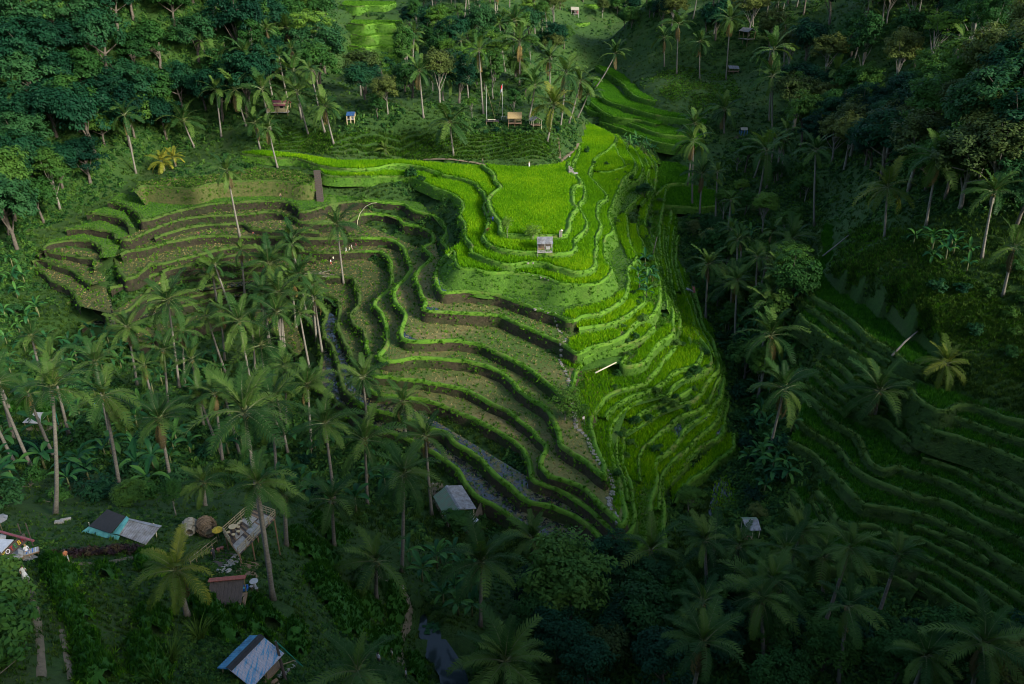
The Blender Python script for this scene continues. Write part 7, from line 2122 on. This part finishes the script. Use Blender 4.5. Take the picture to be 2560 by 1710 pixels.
# lone poles and logs
def pole(pix, rads, label, mt, name='pole', cat='pole', lift=None, world_pts=None):
    pts = world_pts or [rest(px, py, 0) + Vector((0, 0, (lift or [0.15] * len(pix))[i])) for i, (px, py) in enumerate(pix)]
    mb = MB(); mb.tube([p - pts[0] for p in pts], rads, 7)
    o = mb.build(name, mt, None, True)
    o.location = pts[0]
    return tag(o, label, cat)
def poles():
    a, b = on_plane(1488, 938, -11.6), on_plane(1540, 913, -11.4)
    pole(None, [0.16, 0.13], 'pale split bamboo beam bridging the notch in the bright terraces', M['bamboo_pale'], 'bamboo_beam', 'beam', None, [a + Vector((0, 0, .5)), b + Vector((0, 0, .6))])
    a, b = at(2224, 914), at(2290, 846)
    pole(None, [0.2, 0.13], 'pale fallen palm trunk lying across the long dark green strip', M['bark_palm'], 'fallen_trunk', 'log', None, [a + Vector((0, 0, 1.2)), (a + b) / 2 + Vector((0, 0, 1.5)), b + Vector((0, 0, 1.0))])
    a = at(893, 571); pts = [a, at_depth(894, 552, a.y), at_depth(900, 533, a.y), at_depth(914, 516, a.y - .5), at_depth(930, 508, a.y - 1), at_depth(942, 507, a.y - 1.5)]
    pole(None, [0.1, 0.1, 0.09, 0.08, 0.06, 0.05], 'tall bamboo pole bending over at its tip beside the brown terraces', M['bamboo_pale'], 'bamboo_pole', 'pole', None, pts)
    a = at(1630, 640); pole(None, [0.12, 0.09], 'bare slim pole standing behind the bananas of the right flank', M['bark_palm'], 'pole', 'pole', None, [a - Vector((0, 0, .4)), at_depth(1643, 592, a.y)])
    a, b = at(2055, 647), at(2120, 598); pole(None, [0.16, 0.12], 'fallen pale trunk across the upper end of the dark green strip', M['bark_palm'], 'fallen_trunk', 'log', None, [a + Vector((0, 0, .5)), b + Vector((0, 0, .7))])
    for (x0, y0, x1, y1, m, lb) in ((147, 1065, 131, 1000, 'teal', 'slim green pole leaning beside the white canopy'), (241, 1056, 236, 1008, 'blue', 'blue painted pole at the end of the dirt road'), (285, 760, 296, 748, 'bark_palm', 'short pale stick on the left terraces')):
        a = at(x0, y0); pole(None, [0.07, 0.05], lb, M[m], 'pole', 'pole', None, [a - Vector((0, 0, .3)), at_depth(x1, y1, a.y)])
    # swing frame at the bottom edge
    root = thing('swing_frame', 'leaning frame of dark and turquoise poles right of the blue roofed hut', 'swing frame', at(716, 1706))
    o = Vector(root.location)
    top = at_depth(689, 1603, o.y + 1.0) - o
    mb = MB(); mb.tube([Vector((0, 0, -.4)), top], [0.13, 0.1], 7); mb.build('dark_pole', M['wood_dark'], root)
    b = at(757, 1668) - o
    mb = MB(); mb.tube([top, b], 0.06, 7); mb.build('turquoise_pole', M['teal'], root)
    mb = MB(); mb.tube([top * 0.42, top.lerp(b, 0.72)], 0.05, 6); mb.build('crossbar', M['bamboo'], root)
    # bits of bamboo heap under the visitors
    root = thing('branch_heap', 'heap of cut branches and bamboo below the visitors', 'branch heap', at(800, 690))
    r = random.Random(8)
    for k in range(14):
        a = r.uniform(0, 3.14)
        c = Vector((r.uniform(-3, 3), r.uniform(-1.5, 1.5), r.uniform(.2, .9)))
        d = Vector((math.cos(a), math.sin(a), r.uniform(-.2, .2))) * r.uniform(1, 2.2)
        mb = MB(); mb.tube([c - d, c + d], 0.06, 5); mb.build('branch', M['bark_palm'] if k % 3 else M['bark'], root)
    for k, (px, py, lb) in enumerate(((1585, 1500, 'first'), (0, 0, ''))):
        if not px: break
poles()

# stone steps and stepping stones
STONE_ME = []
for s in range(4):
    r = random.Random(s)
    n = 7
    top = [(0.36 * r.uniform(.8, 1.15) * math.cos(6.283 * k / n), 0.28 * r.uniform(.8, 1.15) * math.sin(6.283 * k / n)) for k in range(n)]
    V = [(x * 1.08, y * 1.08, -0.25) for x, y in top] + [(x * 1.05, y * 1.05, 0.05) for x, y in top] + [(x * .92, y * .92, 0.09) for x, y in top]
    Fc = [(i * n + k, i * n + (k + 1) % n, i * n + n + (k + 1) % n, i * n + n + k) for i in range(2) for k in range(n)] + [tuple(range(2 * n, 3 * n))]
    STONE_ME.append(mesh_from('stepping_stone', V, Fc, M['stone']))
def stones(name, label, pix, step, sc, zo=0.04, nm='stepping_stone'):
    g = ground_many(pix)
    if len(g) < 2: return
    root = thing(name, label, 'path', g[0])
    r = random.Random(len(pix))
    # walk along the ground line
    out = [Vector(g[0])]
    for a, b in zip(g[:-1], g[1:]):
        a, b = Vector(a), Vector(b)
        n = max(1, int((b - a).length / step))
        for k in range(1, n + 1):
            p = a.lerp(b, k / n); p.z = max(hz(p.x, p.y), p.z); out.append(p)
    for p in out[:120]:
        o = obj(nm, STONE_ME[r.randrange(4)], root, p - Vector(root.location) + Vector((r.uniform(-.12, .12), r.uniform(-.12, .12), zo)), (r.uniform(-.05, .05), r.uniform(-.05, .05), r.uniform(0, 6.28)), r.uniform(.85, 1.2) * sc)
stones('stone_path', 'line of pale stepping stones below the field hut and down the grassy bank', [(1345,664),(1307,665),(1280,672),(1276,682),(1310,688),(1345,693),(1370,702),(1373,715),(1372,730),(1385,745),(1395,760)], 0.9, 0.9)
stones('stone_path', 'stone steps slanting down the bank between the middle terraces', [(1338,775),(1350,790),(1370,803),(1385,812),(1395,825),(1405,835)], 0.8, 0.9)
stones('stone_path', 'stone steps from the middle terraces to the leafy sapling', [(1414,850),(1410,862),(1405,875),(1402,890),(1400,905),(1410,925),(1420,945),(1424,965),(1428,985)], 0.8, 1.0)
stones('stone_path', 'winding stone stairway past the climbing visitor to the terrace tip', [(1435,1010),(1437,1030),(1436,1050),(1440,1068),(1458,1085),(1470,1100),(1475,1115),(1480,1130),(1492,1145),(1500,1160),(1512,1175),(1525,1190),(1530,1205),(1532,1225),(1528,1240),(1522,1255),(1530,1275),(1540,1295),(1545,1310)], 0.75, 1.35)
stones('stone_path', 'pale slabs lying in the yard left of the long shed', [(1082,1213),(1087,1220),(1092,1226),(1096,1232)], 1.0, 0.8)
stones('stone_path', 'square pale slabs on the grass by the swing frame', [(697,1694),(708,1688),(718,1682),(728,1676),(740,1667)], 0.9, 0.8)
def stairs():
    a, b = on_plane(801, 503, -7.0), on_plane(792, 425, -1.2)
    root = thing('stairway', 'steep flight of dark steps climbing the bank to the rice strips', 'stairs', a)
    v = b - a
    for k in range(15):
        q = v * ((k + .5) / 15)
        mb = MB(); mb.box((q.x, q.y, q.z - 0.3), (1.9, 0.75, 0.9)); mb.build('step', M['wood_dark'], root)
    a, b = at(1398, 398), at(1392, 345)
    root = thing('stairway', 'narrow steps climbing the grassy bank to the thatched huts', 'stairs', a)
    v = b - a
    for k in range(14):
        q = v * ((k + .5) / 14)
        mb = MB(); mb.box((q.x, q.y, q.z - 0.15), (1.3, 0.5, 0.6)); mb.build('step', M['path'], root)
stairs()

# ponds and standing water
def water(pix, z, label, name='pond', mt=None):
    loop = [Vector((*plane_xy(px, py, z), z)) for px, py in pix]
    line = catmull([(v.x, v.y) for v in loop] + [(loop[0].x, loop[0].y)], 0.8)[:-1]
    loop = [Vector((x, y, z)) for x, y in line]
    me = mesh_from(name, loop, geometry.tessellate_polygon([loop]), mt or M['water'])
    bm = bmesh.new(); bm.from_mesh(me)
    for f in bm.faces:
        if f.normal.z < 0: f.normal_flip()
    bm.to_mesh(me); bm.free()
    return tag(obj(name, me), label, kind='structure')
water(POND_PX, POND_Z, 'dark still pond at the bottom edge')
water([(1092,690),(1098,700),(1100,715),(1110,724),(1126,729),(1118,733),(1104,730),(1095,720),(1090,700)], -7.15, 'bright water in the channel at the corner of the terrace')
water([(1012,828),(1020,838),(1036,846),(1045,852),(1015,851),(1008,842)], -11.95, 'shallow water in the terrace corner')
water([(1066,768),(1085,768),(1098,774),(1090,778),(1072,777)], -9.45, 'shallow water in the terrace corner above')
for k, (pp, z) in enumerate((([(1742,868),(1752,846),(1764,840),(1766,862),(1758,884),(1746,882)], -17.6), ([(1736,1016),(1752,1030),(1768,1036),(1764,1048),(1738,1044)], -19.2), ([(1688,1062),(1700,1055),(1704,1072),(1694,1098),(1686,1080)], -19.2), ([(1640,1032),(1652,1020),(1645,1036),(1625,1052),(1618,1050)], -17.6), ([(1786,950),(1796,945),(1799,975),(1788,992)], -19.2))):
    water(pp, z, 'sunlit water standing in a small field of the lower right flank')
q_ = at(1812, 1245)
water([(1786,1205),(1812,1192),(1832,1215),(1850,1245),(1848,1290),(1800,1302),(1772,1285),(1780,1240)], q_.z + 0.35, 'flooded rice field in the valley bottom', 'flooded_field')
x, y = frac_inside([plane_xy(px, py, q_.z + .35) for px, py in ((1786,1205),(1812,1192),(1832,1215),(1850,1245),(1848,1290),(1800,1302),(1772,1285),(1780,1240))], 3.0, 900)
scatter('rice', np.stack([x, y, np.full(x.shape, q_.z + .35)], 1), RICE, 0.7, 1.0, 'young rice standing in the flooded field', None, 0.12, 900)

# foreground rice mounds: thick rice over the humps of the near slope
def mound_rice():
    allp, edge = [], []
    for k, poly in enumerate(MOUND_W):
        line = catmull(np.concatenate([poly, poly[:1]]), 0.8)[:-1]
        line = line + np.array([[0.3 * vnoise(x, y, 0.4, k), 0.3 * vnoise(x, y, 0.4, k + 40)] for x, y in line])
        st = 0.45
        X, Y = np.meshgrid(np.arange(line[:, 0].min(), line[:, 0].max() + st, st), np.arange(line[:, 1].min(), line[:, 1].max() + st, st))
        if X.shape[0] < 2 or X.shape[1] < 2: continue
        m = inside(line, X, Y)
        d = np.full(X.shape, 9.0)
        for q in line: d = np.minimum(d, np.hypot(X - q[0], Y - q[1]))
        d = np.where(m, d, -d)
        s_ = np.clip((d + 0.25) / 1.5, 0, 1)
        hh = h_base(X.ravel(), Y.ravel()).reshape(X.shape)
        Z = hh - 0.4 + 1.75 * np.sqrt(s_) + 0.25 * lattice(X, Y, 0.7, k) * s_
        idx = np.arange(X.size).reshape(X.shape)
        q = np.stack([idx[:-1, :-1], idx[:-1, 1:], idx[1:, 1:], idx[1:, :-1]], -1).reshape(-1, 4)
        q = q[(d.ravel()[q] > -0.5).all(1)]
        tag(obj('rice_mound', mesh_np('rice_mound', np.stack([X.ravel(), Y.ravel(), Z.ravel()], 1), q, M['paddy_deep'], True)), 'rounded mound of shade-darkened rice on the near slope', kind='structure')
        g = np.random.default_rng(k)
        n_ = int(len(q) * st * st * 11)
        f = g.integers(0, len(q), n_)
        w = g.uniform(0, 1, (n_, 2))
        V = np.stack([X.ravel(), Y.ravel(), Z.ravel()], 1)
        A_, B_, C_, D_ = (V[q[f, i]] for i in range(4))
        P3 = (A_ * (1 - w[:, :1]) + B_ * w[:, :1]) * (1 - w[:, 1:]) + (D_ * (1 - w[:, :1]) + C_ * w[:, :1]) * w[:, 1:]
        allp.append(P3)
        e_ = np.repeat(line, 3, 0) + g.normal(0, .2, (len(line) * 3, 2))
        edge.append(np.stack([e_[:, 0], e_[:, 1], h_base(e_[:, 0], e_[:, 1]) + 0.1], 1))
    scatter('mound_rice', np.concatenate(allp), RICE_SHADED, 0.6, 1.0, 'thick shade-darkened rice on the mounds of the near slope', None, 0.25, 701)
    scatter('mound_edge_grass', np.concatenate(edge), GRASS, 0.6, 1.1, 'lighter grass round the rice mounds', None, 0.3, 702)
mound_rice()
def lilies():
    r = random.Random(2)
    V, Fc = [], []
    for k in range(46):
        px, py = r.gauss(1080, 9), r.gauss(1566, 7)
        q = on_plane(px, py, POND_Z + 0.02 + 0.02 * (k % 4))
        rr = r.uniform(0.12, 0.28)
        o = len(V)
        V += [q + Vector((rr * math.cos(6.283 * i / 8), rr * math.sin(6.283 * i / 8), 0.03 * (i % 2))) for i in range(8)]
        Fc.append(tuple(range(o, o + 8)))
    tag(obj('lily_pads', mesh_from('lily_pads', V, Fc, M['banana'])), 'floating lily pads on the dark pond', kind='stuff')
lilies()

# cafe at the left edge with its letter sign
def cafe():
    z0 = hz(*plane_xy(30, 1400, 10.0))
    root = thing('cafe', 'cafe terrace with dark beam and coloured letter sign at the left edge', 'cafe', (*plane_xy(20, 1380, z0), z0))
    off = Vector(root.location)
    P = lambda px, py, h: on_plane(px, py, z0 + h) - off
    mb = MB(); mb.tube([P(-40, 1318, 2.4), P(84, 1352, 2.4)], 0.12, 8); mb.build('roof_beam', M['maroon'], root)
    mb = MB(); slab_panel(mb, [P(-40, 1345, 1.9), P(34, 1349, 1.9), P(2, 1382, 1.4), P(-40, 1382, 1.4)], 0.08); mb.build('awning', M['steel'], root)
    # sloping sign board
    a, b = P(2, 1398, 0.9), P(66, 1346, 0.9)
    up = Vector((-0.12, 0.12, 0.55))
    mb = MB(); slab_panel(mb, [a + up, b + up, b - up * 0.5, a - up * 0.5], 0.07); mb.build('sign_board', M['wood_dark'], root)
    dirv = (b - a).normalized()
    upn = (up - dirv * up.dot(dirv)).normalized()
    nrm = dirv.cross(upn).normalized()
    cols = ((0.60, 0.42, 0.02), (0.75, 0.70, 0.68), (0.45, 0.03, 0.04), (0.03, 0.25, 0.06), (0.65, 0.42, 0.02), (0.42, 0.03, 0.04))
    L_ = (b - a).length
    for i, (chx, c) in enumerate(zip('YOTEBR', cols)):
        cu = bpy.data.curves.new('letter', 'FONT')
        cu.body = chx; cu.size = 0.62; cu.extrude = 0.02; cu.align_x = 'CENTER'; cu.align_y = 'CENTER'
        tmp = bpy.data.objects.new('letter', cu)
        COL.objects.link(tmp)
        me = bpy.data.meshes.new_from_object(tmp)
        bpy.data.objects.remove(tmp)
        me.materials.clear(); me.materials.append(cloth(c, 'sign_paint'))
        o = obj('letter', me, root)
        pos = a + dirv * L_ * (0.14 + 0.145 * i) + upn * 0.16 + nrm * 0.06
        m3 = Matrix((dirv, upn, nrm)).transposed()
        o.matrix_local = Matrix.Translation(pos) @ m3.to_4x4()
    for px, py in ((6, 1400), (60, 1356), (80, 1356)):
        q = P(px, py, 0); mb = MB(); mb.tube([q - Vector((0, 0, .4)), q + Vector((0, 0, 2.3 if py < 1357 else 1.2))], 0.06, 6); mb.build('post', M['wood_dark'], root)
    mb = MB(); slab_panel(mb, [P(-40, 1400, 0.25), P(40, 1362, 0.25), P(95, 1392, 0.25), P(20, 1440, 0.25)], 0.2); mb.build('floor', M['concrete'], root)
    for k, (px, py, rz) in enumerate(((38, 1402, 0.7), (78, 1386, 0.5))):
        t = thing('lounger', ['plain white lounger below the cafe sign', 'striped lounger with a reclining guest by the cafe'][k], 'lounger', on_plane(px, py, z0 + 0.3), rz, 'loungers of the cafe')
        mb = MB(); mb.box((0, 0, 0.28), (1.5, 0.75, 0.1)); mb.build('frame', M['wood'], t)
        mb = MB(); mb.box((0.1, 0, 0.37), (1.2, 0.7, 0.09)); mb.build('mattress', M['white'], t)
        mb = MB(); mb.box((-0.75, 0, 0.55), (0.5, 0.7, 0.09), rot=Euler((0, R(45), 0))); mb.build('backrest', M['white'], t)
        if k:
            for j in range(4):
                mb = MB(); mb.box((-0.3 + j * 0.25, 0, 0.42), (0.08, 0.7, 0.012)); mb.build('stripe', M['steel'] if j % 2 else M['blue'], t)
        for x, y in ((-.6, -.3), (-.6, .3), (.6, -.3), (.6, .3)):
            mb = MB(); mb.box((x, y, 0.12), (0.06, 0.06, 0.26)); mb.build('leg', M['wood'], t)
    person(on_plane(70, 1386, z0 + 0.22), R(-120), 'sit', (0.7, 0.7, 0.68), (0.1, 0.16, 0.3), 'person with blond hair reclining on the striped lounger', hair=(0.35, 0.24, 0.08))
cafe()

def all_people():
    W_ = (0.6, 0.6, 0.58); DK = (0.03, 0.03, 0.04)
    def pp(px, py, zo=0.02): return rest(px, py, zo)
    person(pp(1458, 1062), R(200), 'walk', W_, DK, 'person in white shirt and dark shorts with backpack on the stone stairway', pack=(0.03, 0.03, 0.05), height=1.78, shoes=W_)
    person(pp(1429, 1022), R(170), 'stand', W_, DK, 'person in white half hidden behind the yellowish sapling')
    person(pp(1232, 557, .1), R(150), 'stand', (0.05, 0.12, 0.55), (0.04, 0.09, 0.4), 'person in blue clothes beside the top rice field')
    person(pp(1323, 421, .1), R(180), 'stand', W_, W_, 'farmer in white robe and conical hat behind the top rice field', hat='straw', skirt=W_)
    person(pp(1207, 412, .1), R(90), 'walk', (0.55, 0.35, 0.33), DK, 'person with pink top walking behind the top rice field')
    person(pp(1424, 399, .1), R(30), 'sit', W_, DK, 'person in white crouching on the path by the stone shrine')
    person(pp(866, 632), R(80), 'walk', W_, W_, 'visitor in white with tan hat leading the group on the terrace lip')
    person(pp(874, 630), R(80), 'walk', (0.6, 0.55, 0.35), W_, 'visitor in cream in the middle of the group on the terrace lip', height=1.5)
    person(pp(880, 626), R(80), 'walk', W_, (0.5, 0.3, 0.3), 'tall visitor in long white shirt in the group on the terrace lip')
    person(pp(891, 622), R(80), 'walk', (0.35, 0.03, 0.06), DK, 'visitor in dark red at the back of the group on the terrace lip')
    person(pp(834, 655), R(60), 'walk', (0.68, 0.66, 0.5), DK, 'visitor in pale yellow shirt behind the one in red shorts')
    person(pp(828, 664), R(60), 'walk', (0.6, 0.6, 0.62), (0.5, 0.05, 0.06), 'visitor in red shorts and grey shirt on the lower lip')
    person(pp(502, 600), R(100), 'bend', (0.30, 0.05, 0.05), DK, 'farmer in dark red bending in the grassy terrace')
    person(pp(638, 601), R(60), 'bend', (0.32, 0.06, 0.05), DK, 'farmer in red stooping beside the straw heap')
    person(pp(702, 497), R(180), 'stand', (0.25, 0.16, 0.08), DK, 'farmer in brown standing on the upper green terrace')
    person(pp(171, 1409), R(40), 'walk', (0.45, 0.16, 0.07), (0.4, 0.4, 0.4), 'man in orange brown shirt and pale shorts walking by the dark hedge')
    person(pp(66, 1452), R(35), 'stand', W_, W_, 'person in long white dress posing by the cafe path', skirt=W_, height=1.72)
    person(pp(1008, 1491), R(180), 'walk', W_, (0.3, 0.2, 0.12), 'person in white on the dirt path to the pond')
    person(pp(948, 1664), R(150), 'stand', (0.6, 0.6, 0.7), DK, 'person in striped white shirt at the bottom edge by the palm')
    person(pp(981, 1650), R(120), 'stand', (0.65, 0.6, 0.6), (0.3, 0.2, 0.15), 'person in white among the mounds right of the striped shirt')
    person(pp(1016, 1699), R(90), 'stand', (0.3, 0.33, 0.36), DK, 'person in grey by the water at the bottom edge')
    person(pp(538, 1404, .1), R(60), 'stand', (0.04, 0.04, 0.05), DK, 'person in dark clothes standing under the bamboo deck')
    person(pp(184, 1110), R(120), 'sit', W_, (0.3, 0.26, 0.18), 'person in white sitting beside the concrete apron')
all_people()

# dark hedge along the path
def hedge():
    g = ground_many([(135,1398),(180,1393),(230,1388),(290,1386),(350,1382)])
    line = catmull([p[:2] for p in g], 0.5)
    gg = np.random.default_rng(3)
    pts = np.repeat(line, 5, 0) + gg.normal(0, 0.3, (len(line) * 5, 2))
    P3 = np.stack([pts[:, 0], pts[:, 1], height(pts[:, 0], pts[:, 1]) + gg.uniform(0, .7, len(pts))], 1)
    M['dark_hedge'] = leaf_mat('dark_hedge_leaf', (0.012, 0.010, 0.012), (0.03, 0.018, 0.02), (0.05, 0.04, 0.02), 0.6, 0.1, 0.4, 0.4)
    cl = [leaf_clump('hedge_clump', 26, 0.45, 0.36, M['dark_hedge'], s + 60) for s in range(2)]
    scatter('dark_hedge', P3, cl, 0.8, 1.3, 'dark leaved hedge along the path below the tarpaulin shack', None, 0.3, 62)
hedge()
# tufted grass plant and red leaved plant
def tufts():
    p = at(1097, 448)
    root = thing('fountain_grass', 'rounded pale fountain-like tuft on the bund of the long rice strip', 'grass tuft', p)
    mb = blade_clump('tuft', 90, 2.4, 0.5, 0.14, M['blade'], 0.8, 77).data
    obj('tuft', mb, root)
    M['red_leaf'] = leaf_mat('red_leaf', (0.08, 0.01, 0.015), (0.16, 0.02, 0.03), (0.25, 0.05, 0.05), 0.6, 0.2, 0.4, 0.4)
    for px, py, lb in ((1221, 580, 'maroon leaved bush on the worn path beside the top field'), (1165, 1328, 'dark red leaved plant below the long shed')):
        p = at(px, py); root = thing('red_plant', lb, 'bush', p)
        obj('foliage', leaf_clump('foliage', 60, 0.9, 0.45, M['red_leaf'], px).data, root)
    for k, (px, py, s, lb) in enumerate(((430, 1660, 1.3, 'grassy fountain plant left of the blue roofed hut'), (500, 1600, 1.2, 'long leaved fountain plant above the blue roofed hut'), (390, 1712, 1.2, 'long leaved fountain plant at the bottom edge'), (1900, 470, 1.0, 'leafy tuft by the valley palms'))):
        p = at(px, py); root = thing('fountain_plant', lb, 'plant', p); root.scale = (s, s, s)
        obj('foliage', blade_clump('foliage', 60, 1.5, 0.25, 0.07, M['blade_far'], 1.1, 80 + k).data, root)
tufts()

# ================================================================== labels that tell the many trees and plants apart
MARKS = """0,790,the left edge|110,720,the curved west terraces|210,900,the palms of the brown bowl|330,960,the banana grove|1360,610,the little field hut|1130,1245,the long shed|640,1640,the blue roofed hut|575,1465,the red ridged hut|300,1310,the tarpaulin shack|630,1340,the bamboo deck|1285,290,the golden thatched hut|880,295,the blue roofed shed|700,280,the maroon roofed house|1437,30,the far hut|1833,175,the grey hut|1880,1345,the sheet roof shack|1235,240,the two flagpoles|930,90,the far meadow|100,1070,the white canopy|1105,1640,the dark pond|795,460,the long stairway|310,330,the lone leaning palm|415,405,the two yellow palms|2040,420,the lone white-trunked palm|2220,480,the golden palm|1930,210,the tall palm pair|1725,725,the plank heap|1430,980,the yellowish sapling|1815,1245,the flooded field|2255,880,the fallen trunk|1736,430,the tall valley palm|2480,370,the golden olive tree|420,780,the lone grove palm|1600,250,the far terraces|1620,690,the flank bananas|610,1030,the huge palm crown|0,0,the top left corner|2560,0,the top right corner|0,640,the left edge of the terraces|2560,560,the right edge|560,180,the left palm clump|1480,1400,the terrace tip|2560,1710,the bottom right corner|30,1390,the cafe sign|2190,1000,the dark terrace palm|1500,620,the right flank fields|150,1200,the very tall left palm|860,930,the curved lower terraces|1010,1490,the walker on the pond path|2000,1010,the leaning stream palm|1440,1560,the big spreading tree"""
MARKS = [(float(a), float(b), c) for a, b, c in (m.split(',') for m in MARKS.split('|'))]
SHORT = {'trees of the forest on the left hillside': {'dark': 'dense dark forest tree', 'mid': 'mid green forest tree', 'tall': 'slender forest tree', 'light': 'pale feathery forest tree'}}
def relabel():
    by = {}
    for o in list(COL.objects):
        if o.parent is None and o.get('category') and o.get('label'):
            by.setdefault(o['label'], []).append(o)
    used = set(by)
    DIRS = ['right of', 'above and right of', 'above', 'above and left of', 'left of', 'below and left of', 'below', 'below and right of']
    for lab, obs in by.items():
        if len(obs) < 2: continue
        head = ' '.join(w for w in lab.split())
        for cut in (' in the ', ' among the ', ' beside the ', ' at the ', ' on the ', ' along the ', ' above the ', ' below the ', ' between the '):
            head = head.split(cut)[0]
        for o in obs:
            x, y, z = o.location
            z += 3
            dep = max(y * CP - (z - CAM_H) * SP, 1)
            px, py = CX + F_PX * x / dep, CY - F_PX * (y * SP + (z - CAM_H) * CP) / dep
            for mx, my, nm in sorted(MARKS, key=lambda m: (m[0] - px) ** 2 + (m[1] - py) ** 2)[:20]:
                d = math.hypot(px - mx, py - my)
                w = DIRS[int(round(math.degrees(math.atan2(my - py, px - mx)) / 45)) % 8]
                b = 'just' if d < 70 else ('a little' if d < 140 else ('some way' if d < 240 else 'well'))
                t = f'{head} {b} {w} {nm}'
                if t not in used and len(t.split()) <= 16:
                    used.add(t); o['label'] = t
                    break
relabel()
